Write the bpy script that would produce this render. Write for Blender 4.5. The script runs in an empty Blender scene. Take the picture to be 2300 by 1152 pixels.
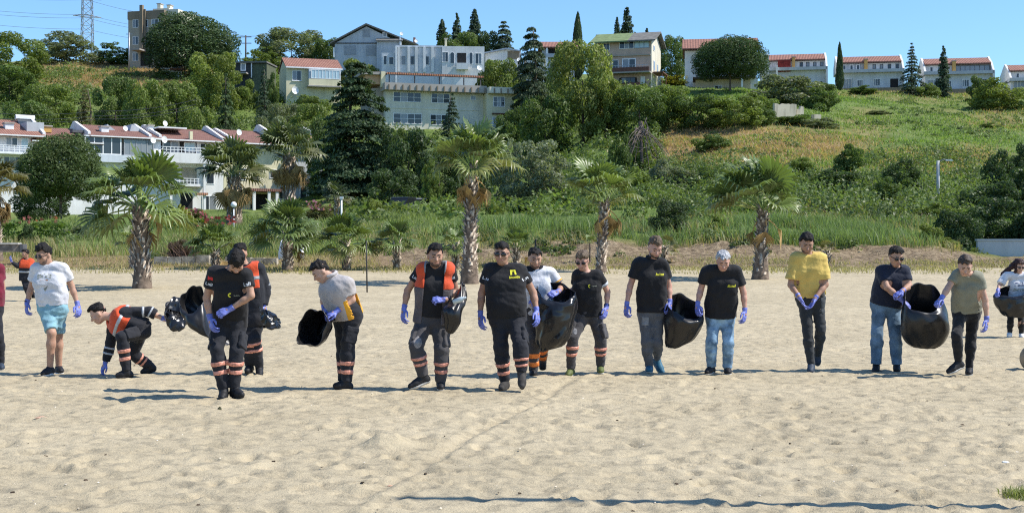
import bpy, math, random, time
import numpy as np
from mathutils import Vector, Matrix
from mathutils.bvhtree import BVHTree
_T0 = time.time()
SC = bpy.context.scene
COL = SC.collection
R = math.radians

# ------------------------------------------------------------------ camera, sky, sun, exposure
F_PX, CX, HZ, CAM_H = 3000.0, 1150.0, 566.0, 1.64      # focal length in photo pixels, centre column, horizon row, eye height
cam_data = bpy.data.cameras.new('camera')
cam = bpy.data.objects.new('camera', cam_data)
COL.objects.link(cam)
cam.location = (0, 0, CAM_H)
cam.rotation_euler = (R(90), 0, 0)
cam_data.sensor_fit = 'HORIZONTAL'
cam_data.sensor_width = 36.0
cam_data.lens = 36.0 * F_PX / 2300.0
cam_data.shift_y = -10.0 / 2300.0
cam_data.clip_start = 0.1
cam_data.clip_end = 8000
SC.camera = cam

SUN_EL, SUN_AZ = 50.0, -4.5       # elevation; azimuth measured from +X (image right) towards +Y (away from the camera)
world = bpy.data.worlds.new('World')
SC.world = world
world.use_nodes = True
wn = world.node_tree
wn.nodes.clear()
w_out = wn.nodes.new('ShaderNodeOutputWorld')
w_bg = wn.nodes.new('ShaderNodeBackground')
w_sky = wn.nodes.new('ShaderNodeTexSky')
w_sky.sky_type = 'NISHITA'
w_sky.sun_disc = False
w_sky.sun_elevation = R(SUN_EL)
w_sky.sun_rotation = R(90 - SUN_AZ)
w_sky.altitude = 0
w_sky.air_density = 1.0
w_sky.dust_density = 0.2
w_sky.ozone_density = 5.0
w_tint = wn.nodes.new('ShaderNodeVectorMath'); w_tint.operation = 'MULTIPLY'; w_tint.inputs[1].default_value = (0.80, 0.98, 1.10)
wn.links.new(w_sky.outputs[0], w_tint.inputs[0])
wn.links.new(w_tint.outputs[0], w_bg.inputs[0])
wn.links.new(w_bg.outputs[0], w_out.inputs[0])
w_bg.inputs[1].default_value = 0.135
sun_data = bpy.data.lights.new('sun', 'SUN')
sun_data.energy = 4.7
sun_data.angle = R(0.55)
sun_data.color = (1.0, 0.95, 0.87)
sun = bpy.data.objects.new('sun', sun_data)
COL.objects.link(sun)
_sd = Vector((math.cos(R(SUN_EL)) * math.cos(R(SUN_AZ)), math.cos(R(SUN_EL)) * math.sin(R(SUN_AZ)), math.sin(R(SUN_EL))))
sun.rotation_euler = _sd.to_track_quat('Z', 'Y').to_euler()
sun.location = (30, 10, 40)
SC.view_settings.view_transform = 'Standard'
SC.view_settings.look = 'None'
SC.view_settings.exposure = 0.45
SC.view_settings.gamma = 1.0
SC.view_settings.use_curve_mapping = False
SC.cycles.max_bounces = 8
SC.cycles.diffuse_bounces = 6
SC.cycles.transparent_max_bounces = 8
SC.cycles.use_denoising = False
SC.cycles.pixel_filter_type = 'BLACKMAN_HARRIS'
SC.cycles.filter_width = 1.15

# ------------------------------------------------------------------ helpers
def W(px, py, d):
    """The point at depth d that the photo shows at (px, py)."""
    return np.array([(px - CX) / F_PX * d, d, CAM_H - (py - HZ) / F_PX * d])

def lin(c):
    """sRGB 0..255 triple to linear."""
    return tuple(((v / 255.0) / 12.92 if v / 255.0 <= 0.04045 else ((v / 255.0 + 0.055) / 1.055) ** 2.4) for v in c)

def tag(o, label=None, cat=None, group=None, kind=None):
    if label: o['label'] = label
    if cat: o['category'] = cat
    if group: o['group'] = group
    if kind: o['kind'] = kind
    return o

def empty(name, loc=(0, 0, 0), rz=0.0, label=None, cat=None, group=None):
    o = bpy.data.objects.new(name, None)
    COL.objects.link(o)
    o.location = loc
    o.rotation_euler = (0, 0, rz)
    o.empty_display_size = 0.1
    return tag(o, label, cat, group)

def link(name, me, parent=None, loc=None):
    o = bpy.data.objects.new(name, me)
    COL.objects.link(o)
    if parent is not None: o.parent = parent
    if loc is not None: o.location = loc
    return o

def np_mesh(name, V, quads=None, tris=None, mat=None, smooth=False, attr=None, mat_idx=None):
    """Fast mesh from numpy arrays; attr = per-vertex float attribute called 'shade'."""
    V = np.asarray(V, np.float32)
    me = bpy.data.meshes.new(name)
    nq = 0 if quads is None else len(quads)
    nt = 0 if tris is None else len(tris)
    me.vertices.add(len(V))
    me.vertices.foreach_set('co', V.ravel())
    parts, starts = [], []
    if nq:
        parts.append(np.asarray(quads, np.int32).ravel())
    if nt:
        parts.append(np.asarray(tris, np.int32).ravel())
    loops = np.concatenate(parts) if parts else np.zeros(0, np.int32)
    st = np.concatenate([np.arange(nq) * 4, nq * 4 + np.arange(nt) * 3]).astype(np.int32)
    me.loops.add(len(loops))
    me.loops.foreach_set('vertex_index', loops)
    me.polygons.add(nq + nt)
    me.polygons.foreach_set('loop_start', st)
    if smooth:
        me.polygons.foreach_set('use_smooth', np.ones(nq + nt, bool))
    if mat_idx is not None:
        me.polygons.foreach_set('material_index', np.asarray(mat_idx, np.int32))
    me.update(calc_edges=True)
    if attr is not None:
        a = me.attributes.new('shade', 'FLOAT', 'POINT')
        a.data.foreach_set('value', np.asarray(attr, np.float32).ravel())
    if mat is not None:
        for m in (mat if isinstance(mat, (list, tuple)) else [mat]):
            me.materials.append(m)
    return me

class MB:
    """Collects boxes, bars and tubes into one mesh."""
    def __init__(s): s.v, s.f = [], []
    def box(s, x0, x1, y0, y1, z0, z1):
        n = len(s.v)
        s.v += [(x0, y0, z0), (x1, y0, z0), (x1, y1, z0), (x0, y1, z0), (x0, y0, z1), (x1, y0, z1), (x1, y1, z1), (x0, y1, z1)]
        s.f += [tuple(n + i for i in q) for q in ((0, 3, 2, 1), (4, 5, 6, 7), (0, 1, 5, 4), (1, 2, 6, 5), (2, 3, 7, 6), (3, 0, 4, 7))]
        return s
    def prism(s, poly, y0, y1, axis='y'):
        """Extrude a polygon of (x, z) along y (or of (y, z) along x)."""
        n, m = len(s.v), len(poly)
        for t in (y0, y1):
            for a, b in poly:
                s.v.append((a, t, b) if axis == 'y' else (t, a, b))
        fl = [tuple(n + i for i in range(m)), tuple(n + m + i for i in reversed(range(m)))]
        for i in range(m):
            j = (i + 1) % m
            fl.append((n + i, n + m + i, n + m + j, n + j))
        if axis != 'y': fl = [tuple(reversed(q)) for q in fl]
        s.f += fl
        return s
    def tube(s, pts, r0, r1=None, k=6, cap=True):
        r1 = r0 if r1 is None else r1
        pts = [np.array(p, float) for p in pts]
        n0, N = len(s.v), len(pts)
        for i, p in enumerate(pts):
            t = pts[min(i + 1, N - 1)] - pts[max(i - 1, 0)]
            t = t / (np.linalg.norm(t) + 1e-9)
            a = np.array([0, 0, 1.0]) if abs(t[2]) < 0.9 else np.array([1.0, 0, 0])
            u = np.cross(t, a); u /= np.linalg.norm(u); w = np.cross(t, u)
            r = r0 + (r1 - r0) * i / max(N - 1, 1)
            for j in range(k):
                an = 2 * math.pi * j / k
                s.v.append(tuple(p + r * (math.cos(an) * u + math.sin(an) * w)))
        for i in range(N - 1):
            for j in range(k):
                a0 = n0 + i * k + j; b0 = n0 + i * k + (j + 1) % k
                s.f.append((a0, b0, b0 + k, a0 + k))
        if cap:
            s.f.append(tuple(n0 + j for j in reversed(range(k))))
            s.f.append(tuple(n0 + (N - 1) * k + j for j in range(k)))
        return s
    def lathe(s, prof, k=12, c=(0, 0, 0), axis=(0, 0, 1)):
        q = Vector((0, 0, 1)).rotation_difference(Vector(axis))
        n0 = len(s.v)
        for r, z in prof:
            for j in range(k):
                an = 2 * math.pi * j / k
                p = q @ Vector((r * math.cos(an), r * math.sin(an), z))
                s.v.append((p.x + c[0], p.y + c[1], p.z + c[2]))
        for i in range(len(prof) - 1):
            for j in range(k):
                a0 = n0 + i * k + j; b0 = n0 + i * k + (j + 1) % k
                s.f.append((a0, b0, b0 + k, a0 + k))
        return s
    def quad(s, a, b, c, d):
        n = len(s.v); s.v += [tuple(a), tuple(b), tuple(c), tuple(d)]; s.f.append((n, n + 1, n + 2, n + 3)); return s
    def mesh(s, name, mat, smooth=False):
        me = bpy.data.meshes.new(name)
        me.from_pydata(s.v, [], s.f)
        if smooth:
            for p in me.polygons: p.use_smooth = True
        me.update()
        me.materials.append(mat)
        return me
    def build(s, name, mat, parent=None, smooth=False, loc=None):
        return link(name, s.mesh(name, mat, smooth), parent, loc)

# noise on numpy arrays
def _hash(ix, iy, seed):
    h = (ix.astype(np.int64) * 374761393 + iy.astype(np.int64) * 668265263 + seed * 1442695041) & 0x7fffffff
    h = ((h ^ (h >> 13)) * 1274126177) & 0x7fffffff
    return ((h ^ (h >> 16)) & 0xffff) / 65535.0
def vnoise(x, y, seed=0):
    ix, iy = np.floor(x), np.floor(y)
    fx, fy = x - ix, y - iy
    fx = fx * fx * (3 - 2 * fx); fy = fy * fy * (3 - 2 * fy)
    a = _hash(ix, iy, seed); b = _hash(ix + 1, iy, seed); c = _hash(ix, iy + 1, seed); d = _hash(ix + 1, iy + 1, seed)
    return (a * (1 - fx) + b * fx) * (1 - fy) + (c * (1 - fx) + d * fx) * fy
def fbm(x, y, seed=0, octv=4):
    s, a, t = 0.0, 0.5, 0.0
    for i in range(octv):
        s = s + a * vnoise(x * 2 ** i, y * 2 ** i, seed + i * 17); t += a; a *= 0.5
    return s / t

# ------------------------------------------------------------------ materials
def new_mat(name):
    m = bpy.data.materials.new(name); m.use_nodes = True
    nt = m.node_tree
    b = nt.nodes['Principled BSDF']
    return m, nt, b
def mat(name, col, rough=0.7, var=0.12, scale=6.0, bump=0.0, bscale=40.0, metal=0.0, spec=0.3, col2=None, sheen=0.0, coord='Object'):
    """Principled with a noise-driven drift between two tones and optional relief."""
    m, nt, b = new_mat(name)
    tc = nt.nodes.new('ShaderNodeTexCoord')
    n = nt.nodes.new('ShaderNodeTexNoise'); n.inputs['Scale'].default_value = scale; n.inputs['Detail'].default_value = 5
    nt.links.new(tc.outputs[coord], n.inputs['Vector'])
    r = nt.nodes.new('ShaderNodeValToRGB')
    c1 = tuple(max(0, v * (1 - var)) for v in col); c2 = tuple(min(1, v * (1 + var)) for v in (col2 or col))
    r.color_ramp.elements[0].position = 0.35; r.color_ramp.elements[1].position = 0.65
    r.color_ramp.elements[0].color = c1 + (1,); r.color_ramp.elements[1].color = c2 + (1,)
    nt.links.new(n.outputs['Fac'], r.inputs['Fac']); nt.links.new(r.outputs['Color'], b.inputs['Base Color'])
    b.inputs['Roughness'].default_value = rough
    b.inputs['Metallic'].default_value = metal
    b.inputs['Specular IOR Level'].default_value = spec
    if sheen: b.inputs['Sheen Weight'].default_value = sheen
    if bump:
        n2 = nt.nodes.new('ShaderNodeTexNoise'); n2.inputs['Scale'].default_value = bscale; n2.inputs['Detail'].default_value = 4
        nt.links.new(tc.outputs[coord], n2.inputs['Vector'])
        bp = nt.nodes.new('ShaderNodeBump'); bp.inputs['Strength'].default_value = bump; bp.inputs['Distance'].default_value = 0.02
        nt.links.new(n2.outputs['Fac'], bp.inputs['Height']); nt.links.new(bp.outputs['Normal'], b.inputs['Normal'])
    return m
def leaf_mat(name, trans=0.42, rough=0.5, spec=0.3):
    """Foliage: object colour times a per-leaf tone, some light passing through the leaf."""
    m, nt, b = new_mat(name)
    oi = nt.nodes.new('ShaderNodeObjectInfo')
    at = nt.nodes.new('ShaderNodeAttribute'); at.attribute_name = 'shade'
    mx = nt.nodes.new('ShaderNodeVectorMath'); mx.operation = 'SCALE'
    nt.links.new(oi.outputs['Color'], mx.inputs[0]); nt.links.new(at.outputs['Fac'], mx.inputs['Scale'])
    nt.links.new(mx.outputs[0], b.inputs['Base Color'])
    b.inputs['Roughness'].default_value = rough
    b.inputs['Specular IOR Level'].default_value = spec
    tr = nt.nodes.new('ShaderNodeBsdfTranslucent')
    m2 = nt.nodes.new('ShaderNodeVectorMath'); m2.operation = 'MULTIPLY'; m2.inputs[1].default_value = (1.15, 1.25, 0.55)
    nt.links.new(mx.outputs[0], m2.inputs[0]); nt.links.new(m2.outputs[0], tr.inputs['Color'])
    ms = nt.nodes.new('ShaderNodeMixShader'); ms.inputs[0].default_value = trans
    nt.links.new(b.outputs[0], ms.inputs[1]); nt.links.new(tr.outputs[0], ms.inputs[2])
    nt.links.new(ms.outputs[0], nt.nodes['Material Output'].inputs['Surface'])
    return m
M_LEAF = leaf_mat('leaf')
M_NEEDLE = leaf_mat('needle', 0.25, 0.6, 0.2)
M_BARK = mat('bark', (0.11, 0.085, 0.065), 0.9, 0.35, 9, 0.6, 18)
M_PALE_BARK = mat('pale_bark', (0.32, 0.29, 0.25), 0.9, 0.3, 9, 0.5, 18)
# ------------------------------------------------------------------ ground: beach and hillside
def beach_z(d):
    return 0.94 * np.clip((np.asarray(d, float) - 27.0) / 28.0, 0, 1.15)
_TP = np.array([-1500, -400, 0, 300, 600, 900, 1150, 1400, 1700, 2000, 2300, 2700, 3800], float)
_TD = np.array([55, 58, 61, 66, 75, 90, 105, 125, 145, 165, 185, 210, 240], float)
_TY = np.array([
    [603, 595, 582, 566, 548, 522, 505, 490, 475, 330, 245, 180, 136],
    [603, 595, 582, 566, 548, 522, 505, 490, 475, 330, 245, 180, 136],
    [603, 594, 580, 562, 545, 520, 505, 490, 475, 330, 245, 180, 136],
    [603, 592, 578, 560, 542, 518, 500, 488, 472, 335, 250, 182, 140],
    [603, 592, 574, 555, 530, 505, 490, 478, 470, 340, 268, 190, 150],
    [603, 590, 566, 535, 508, 492, 480, 466, 440, 335, 270, 195, 150],
    [603, 585, 560, 528, 503, 488, 474, 448, 400, 340, 280, 210, 165],
    [603, 583, 557, 526, 502, 472, 432, 380, 322, 262, 215, 190, 172],
    [603, 584, 558, 526, 502, 466, 415, 345, 292, 246, 216, 197, 182],
    [603, 588, 562, 530, 505, 470, 412, 346, 300, 260, 230, 207, 197],
    [603, 596, 586, 562, 522, 472, 430, 370, 320, 275, 240, 212, 203],
    [603, 596, 586, 562, 522, 472, 430, 370, 320, 275, 240, 212, 203],
    [603, 596, 586, 562, 522, 472, 430, 370, 320, 275, 240, 212, 203]], float)
_TZ = CAM_H - (_TY - HZ) / F_PX * _TD[None, :]
# beyond the crest the land levels off and then falls away
_TD = np.concatenate([_TD, [300, 420, 900, 2500]])
_TZ = np.concatenate([_TZ, _TZ[:, -1:] + 1.0, _TZ[:, -1:] - 2.0, _TZ[:, -1:] - 30, _TZ[:, -1:] - 60], axis=1)
def _hill_raw(px, d):
    px = np.clip(np.asarray(px, float), _TP[0], _TP[-1] - 1e-6); d = np.clip(np.asarray(d, float), _TD[0], _TD[-1] - 1e-6)
    i = np.clip(np.searchsorted(_TP, px, side='right') - 1, 0, len(_TP) - 2); j = np.clip(np.searchsorted(_TD, d, side='right') - 1, 0, len(_TD) - 2)
    u = (px - _TP[i]) / (_TP[i + 1] - _TP[i]); v = (d - _TD[j]) / (_TD[j + 1] - _TD[j])
    u = u * u * (3 - 2 * u)
    return (_TZ[i, j] * (1 - u) + _TZ[i + 1, j] * u) * (1 - v) + (_TZ[i, j + 1] * (1 - u) + _TZ[i + 1, j + 1] * u) * v
def hill_z(x, d):
    """Height of the land behind the beach."""
    x = np.asarray(x, float); d = np.asarray(d, float)
    px = CX + x * F_PX / np.maximum(d, 1)
    z = _hill_raw(px, d)
    a = np.clip((d - 57) / 12, 0, 1)
    z = z + a * (1.3 * (fbm(x / 11, d / 11, 5, 4) - 0.5) + 0.5 * (fbm(x / 2.6, d / 2.6, 9, 3) - 0.5))
    b = np.clip(1 - abs(d - 60.5) / 4.0, 0, 1) * np.clip((px - 820) / 120, 0, 1)          # crumbling earth bank along the beach
    z = z + b * (1.0 * (fbm(x / 2.2, d / 1.6, 31, 4) - 0.42) + 0.35 * (fbm(x / 0.5, d / 0.5, 33, 2) - 0.5))
    return z
def ground_at(px, d):
    x = (px - CX) / F_PX * d
    if d < 55.5: return float(beach_z(d))
    return float(hill_z(np.array([x]), np.array([d]))[0])

rng = np.random.default_rng(7)
# footprints and hollows trodden into the sand
_fp = []
for _ in range(9000):
    dd = 6.5 + 24 * rng.random() ** 0.8
    xx = (rng.random() - 0.5) * (dd * 2600 / 3000 + 1.5)
    _fp.append((xx, dd, 0.06 + 0.09 * rng.random() ** 1.5, 0.008 + 0.034 * rng.random() ** 1.6, rng.random() * math.pi))
def sand_h(x, d):
    h = 0.022 * (fbm(x / 2.2, d / 2.2, 51, 3) - 0.5) + 0.013 * (fbm(x / 0.42, d / 0.42, 53, 3) - 0.5) + 0.022 * (fbm(x / 0.13, d / 0.13, 57, 3) - 0.5)
    return h
cols = np.unique(np.concatenate([np.arange(-900, -60, 60), np.arange(-60, 2360, 8.5), np.arange(2360, 3260, 60)])).astype(float)
rows = [4.0]
while rows[-1] < 57.5: rows.append(rows[-1] + 0.03 + 0.0026 * rows[-1])
rows = np.array(rows)
Pc, Dr = np.meshgrid(cols, rows)
Xs = (Pc - CX) / F_PX * Dr
Zs = sand_h(Xs, Dr)
for (fx, fd, fr, fdep, fa) in _fp:
    j0, j1 = np.searchsorted(rows, fd - 2.2 * fr), np.searchsorted(rows, fd + 2.2 * fr)
    pc = CX + fx * F_PX / fd; w = 2.2 * fr * F_PX / fd
    i0, i1 = np.searchsorted(cols, pc - w), np.searchsorted(cols, pc + w)
    if j1 <= j0 or i1 <= i0: continue
    ux = Xs[j0:j1, i0:i1] - fx; uy = Dr[j0:j1, i0:i1] - fd
    a = (ux * math.cos(fa) + uy * math.sin(fa)) / (fr * 1.35); b = (-ux * math.sin(fa) + uy * math.cos(fa)) / (fr * 0.75)
    q = a * a + b * b
    Zs[j0:j1, i0:i1] += fdep * (-1.0 * np.exp(-q * 1.6) + 0.32 * np.exp(-(np.sqrt(q) - 1.25) ** 2 * 7))
# a furrow dragged through the sand, and a low mound beside it
fa_, fb_ = W(760, 1152, 8.4), W(1320, 832, 18.3)
tx = fb_[0] - fa_[0]; ty = fb_[1] - fa_[1]; L_ = math.hypot(tx, ty)
s_ = ((Xs - fa_[0]) * ty - (Dr - fa_[1]) * tx) / L_ + 0.10 * (fbm(Dr / 1.5, Dr * 0, 3, 2) - 0.5)
al = ((Xs - fa_[0]) * tx + (Dr - fa_[1]) * ty) / L_
inside = np.clip(al / 0.5, 0, 1) * np.clip((L_ - al) / 2, 0, 1)
Zs += inside * (0.018 * np.exp(-((s_ - 0.08) / 0.06) ** 2) - 0.028 * np.exp(-((s_ + 0.02) / 0.08) ** 2))
mx_, my_ = W(870, 1000, 11.3)[:2]
Zs += 0.13 * np.exp(-(((Xs - mx_) / 0.16) ** 2 + ((Dr - my_) / 0.2) ** 2))
fade = np.clip((57.5 - Dr) / 20, 0.35, 1)
Zs = Zs * fade + beach_z(Dr)
_SAND_GRID = (cols, rows, Zs)
def sand_at(x, d):
    """Height of the sand at a point."""
    px = CX + x * F_PX / d
    i = int(np.clip(np.searchsorted(cols, px), 1, len(cols) - 1)); j = int(np.clip(np.searchsorted(rows, d), 1, len(rows) - 1))
    return float(Zs[j, i])
ncol = len(cols)
ii = (np.arange(len(rows) - 1)[:, None] * ncol + np.arange(ncol - 1)[None, :]).ravel()
quads = np.stack([ii, ii + 1, ii + ncol + 1, ii + ncol], 1)

m, nt, b = new_mat('sand')
tc = nt.nodes.new('ShaderNodeTexCoord')
def _noise(nt, tc, scale, detail=6, rough=0.6):
    n = nt.nodes.new('ShaderNodeTexNoise'); n.inputs['Scale'].default_value = scale; n.inputs['Detail'].default_value = detail; n.inputs['Roughness'].default_value = rough
    nt.links.new(tc.outputs['Object'], n.inputs['Vector']); return n
def _ramp(nt, src, stops):
    r = nt.nodes.new('ShaderNodeValToRGB')
    while len(r.color_ramp.elements) < len(stops): r.color_ramp.elements.new(0.5)
    for e, (p, c) in zip(r.color_ramp.elements, stops): e.position = p; e.color = tuple(c) + (1,)
    nt.links.new(src, r.inputs['Fac']); return r
def _mix(nt, fac, a, b_, mode='MIX'):
    x = nt.nodes.new('ShaderNodeMix'); x.data_type = 'RGBA'; x.blend_type = mode
    if isinstance(fac, float): x.inputs[0].default_value = fac
    else: nt.links.new(fac, x.inputs[0])
    nt.links.new(a, x.inputs[6]); nt.links.new(b_, x.inputs[7]); return x.outputs[2]
n1 = _noise(nt, tc, 0.55, 5); n2 = _noise(nt, tc, 5.0, 7, 0.7); n3 = _noise(nt, tc, 90.0, 2, 0.5)
r1 = _ramp(nt, n1.outputs['Fac'], [(0.3, (0.445, 0.372, 0.245)), (0.7, (0.55, 0.464, 0.312))])
r2 = _ramp(nt, n2.outputs['Fac'], [(0.36, (0.66, 0.67, 0.69)), (0.52, (1.0, 1.0, 1.0))])
r3 = _ramp(nt, n3.outputs['Fac'], [(0.3, (0.72, 0.72, 0.72)), (0.7, (1.0, 1.0, 1.0))])
c_ = _mix(nt, 1.0, r1.outputs['Color'], r2.outputs['Color'], 'MULTIPLY')
c_ = _mix(nt, 0.6, c_, r3.outputs['Color'], 'MULTIPLY')
nt.links.new(c_, b.inputs['Base Color'])
b.inputs['Roughness'].default_value = 0.95; b.inputs['Specular IOR Level'].default_value = 0.1
bp = nt.nodes.new('ShaderNodeBump'); bp.inputs['Strength'].default_value = 0.9; bp.inputs['Distance'].default_value = 0.03
nb = _noise(nt, tc, 11.0, 8, 0.72); nt.links.new(nb.outputs['Fac'], bp.inputs['Height']); nt.links.new(bp.outputs['Normal'], b.inputs['Normal'])
M_SAND = m
beach = link('sand_beach', np_mesh('sand_beach', np.stack([Xs.ravel(), Dr.ravel(), Zs.ravel()], 1), quads, None, M_SAND, True))
tag(beach, 'pale trampled sand beach', None, None, 'structure')

# hillside sheet
hc = np.unique(np.concatenate([np.arange(-1500, -200, 60), np.arange(-200, 2500, 14), np.arange(2500, 3801, 60)])).astype(float)
hr = np.concatenate([np.arange(54.5, 70, 0.32), np.arange(70, 110, 0.9), np.arange(110, 250, 1.6), np.arange(250, 420, 12), [450, 520, 650, 900, 1400, 2400]])
Ph, Dh = np.meshgrid(hc, hr)
Xh = (Ph - CX) / F_PX * Dh
Zh = hill_z(Xh, Dh)
Zh = np.where(Dh < 56.0, beach_z(Dh) - 0.25, Zh)
Yh = CAM_H - Zh; PYh = HZ + Yh * F_PX / Dh
dry = np.zeros_like(Xh)
def _blob(cx, cy, rx, ry): return np.exp(-(((Ph - cx) / rx) ** 2 + ((PYh - cy) / ry) ** 2) ** 1.5)
dry += 1.6 * _blob(1700, 328, 220, 42) + 0.9 * _blob(1560, 330, 90, 60) + 0.8 * _blob(2120, 360, 130, 30) + 1.0 * _blob(260, 165, 240, 40) + 0.3 * _blob(2200, 270, 160, 30)
dry += 0.4 * _blob(2050, 215, 200, 14) + 0.7 * _blob(1540, 460, 60, 50) + 0.6 * _blob(1900, 475, 140, 25) + 0.5 * _blob(1950, 270, 60, 30)
dry += 0.9 * np.clip((64 - Dh) / 4, 0, 1)
dry += 0.9 * (fbm(Xh / 7, Dh / 9, 77, 4) - 0.58)
dry = np.clip(dry, 0, 1)
earth = np.clip((63.2 - Dh) / 1.5, 0, 1) * np.clip((Ph - 780) / 150, 0.25, 1)
nch = len(hc)
ii = (np.arange(len(hr) - 1)[:, None] * nch + np.arange(nch - 1)[None, :]).ravel()
me = np_mesh('hillside', np.stack([Xh.ravel(), Dh.ravel(), Zh.ravel()], 1), np.stack([ii, ii + 1, ii + nch + 1, ii + nch], 1), None, None, True, dry)
a_ = me.attributes.new('earth', 'FLOAT', 'POINT'); a_.data.foreach_set('value', earth.ravel().astype(np.float32))
m, nt, b = new_mat('hillside')
tc = nt.nodes.new('ShaderNodeTexCoord')
at = nt.nodes.new('ShaderNodeAttribute'); at.attribute_name = 'shade'
ae = nt.nodes.new('ShaderNodeAttribute'); ae.attribute_name = 'earth'
g1 = _noise(nt, tc, 0.35, 6, 0.65); g2 = _noise(nt, tc, 1.6, 6, 0.7); g3 = _noise(nt, tc, 3.5, 6, 0.75)
rg = _ramp(nt, g1.outputs['Fac'], [(0.32, (0.085, 0.135, 0.035)), (0.5, (0.15, 0.215, 0.055)), (0.68, (0.21, 0.25, 0.085))])
rd = _ramp(nt, g2.outputs['Fac'], [(0.3, (0.25, 0.155, 0.08)), (0.6, (0.42, 0.285, 0.15))])
re_ = _ramp(nt, g3.outputs['Fac'], [(0.33, (0.13, 0.095, 0.06)), (0.5, (0.27, 0.20, 0.125)), (0.68, (0.42, 0.33, 0.21))])
c_ = _mix(nt, at.outputs['Fac'], rg.outputs['Color'], rd.outputs['Color'])
c_ = _mix(nt, ae.outputs['Fac'], c_, re_.outputs['Color'])
rs = _ramp(nt, g3.outputs['Fac'], [(0.3, (0.6, 0.6, 0.6)), (0.6, (1, 1, 1))])
c_ = _mix(nt, 0.8, c_, rs.outputs['Color'], 'MULTIPLY')
nt.links.new(c_, b.inputs['Base Color']); b.inputs['Roughness'].default_value = 0.95; b.inputs['Specular IOR Level'].default_value = 0.1
bp = nt.nodes.new('ShaderNodeBump'); bp.inputs['Strength'].default_value = 0.8; bp.inputs['Distance'].default_value = 0.25
nt.links.new(g3.outputs['Fac'], bp.inputs['Height']); nt.links.new(bp.outputs['Normal'], b.inputs['Normal'])
me.materials.append(m)
tag(link('hillside', me), 'grassy hillside rising behind the beach', None, None, 'structure')

# ------------------------------------------------------------------ grass, reeds and scrub (uncountable)
def blades(n, sampler, h0, h1, wid, lean, seed, curve=0.25, segs=1):
    """n tapering blades; sampler(k) -> x, y, z arrays. Returns V, tris, shade."""
    g = np.random.default_rng(seed)
    x, y, z = sampler(n, g)
    n = len(x)
    hgt = h0 + (h1 - h0) * g.random(n) ** 1.3
    an = g.random(n) * 2 * np.pi
    ux, uy = np.cos(an) * wid * (0.6 + 0.8 * g.random(n)), np.sin(an) * wid * (0.6 + 0.8 * g.random(n))
    la = g.random(n) * 2 * np.pi; ln = lean * hgt * g.random(n)
    lx, ly = np.cos(la) * ln - 0.10 * hgt, np.sin(la) * ln
    B = np.stack([x, y, z], 1)
    p0 = B + np.stack([-ux, -uy, np.full(n, -0.03)], 1); p1 = B + np.stack([ux, uy, np.full(n, -0.03)], 1)
    mid = B + np.stack([lx * 0.35, ly * 0.35, hgt * 0.6], 1)
    p2 = mid + np.stack([ux, uy, 0 * ux], 1) * 0.8; p3 = mid - np.stack([ux, uy, 0 * ux], 1) * 0.8
    p4 = B + np.stack([lx, ly, hgt], 1)
    V = np.stack([p0, p1, p2, p3, p4], 1).reshape(-1, 3)
    k = np.arange(n) * 5
    q = np.stack([k, k + 1, k + 2, k + 3], 1); t = np.stack([k + 3, k + 2, k + 4], 1)
    sh = np.repeat(0.65 + 0.7 * g.random(n), 5)
    return V, q, t, sh
def region(fn, pxr, dr, dens=None):
    """Sampler over a px/depth rectangle, keeping points where dens(px, d, py, x) beats a random draw."""
    def s(n, g):
        xs, ys, zs, got = [], [], [], 0
        for _ in range(40):
            px = pxr[0] + (pxr[1] - pxr[0]) * g.random(n); d = np.sqrt(dr[0] ** 2 + (dr[1] ** 2 - dr[0] ** 2) * g.random(n))
            x = (px - CX) / F_PX * d; z = fn(x, d)
            if dens is not None:
                py = HZ + (CAM_H - z) * F_PX / d
                k = g.random(n) < dens(px, d, py, x)
                x, d, z = x[k], d[k], z[k]
            xs.append(x); ys.append(d); zs.append(z); got += len(x)
            if got >= n: break
        return np.concatenate(xs)[:n], np.concatenate(ys)[:n], np.concatenate(zs)[:n]
    return s
def stuff(name, label, V, q, t, sh, col, m=None):
    o = link(name, np_mesh(name, V, q, t, m or M_LEAF, False, sh))
    o.color = tuple(col) + (1,)
    return tag(o, label, None, None, 'stuff')
def patchy(x, d, sc, seed, lo=0.45, hi=0.6): return np.clip((fbm(x / sc, d / sc, seed, 3) - lo) / (hi - lo), 0, 1)
stuff('reeds', 'tall blue green reeds growing along the top of the earth bank',
      *blades(24000, region(hill_z, (880, 2160), (62, 73), lambda p, d, y, x: patchy(x, d, 3.5, 101, 0.44, 0.62) * np.clip((p - 860) / 60, 0, 1) * np.clip((2140 - p) / 120, 0, 1) * np.where((p > 1660) & (p < 1990), 1.0, 0.45)), 0.15, 0.85, 0.016, 0.7, 1), (0.20, 0.265, 0.10))
stuff('meadow_grass', 'long pale green grass between the small palms and the gardens',
      *blades(38000, region(hill_z, (-80, 980), (61, 100), lambda p, d, y, x: (0.35 + 0.65 * patchy(x, d, 6, 103)) * np.where(p < 330, 0.35, 1.0)), 0.12, 0.55, 0.02, 0.8, 2), (0.235, 0.28, 0.095))
stuff('hill_grass', 'short green grass covering the open slope under the row houses',
      *blades(80000, region(hill_z, (1330, 2420), (78, 215), lambda p, d, y, x: (0.15 + 0.85 * patchy(x, d, 7, 105)) * np.clip((p - 1300) / 300, 0, 1)), 0.08, 0.30, 0.05, 1.8, 3), (0.21, 0.295, 0.075))
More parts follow.
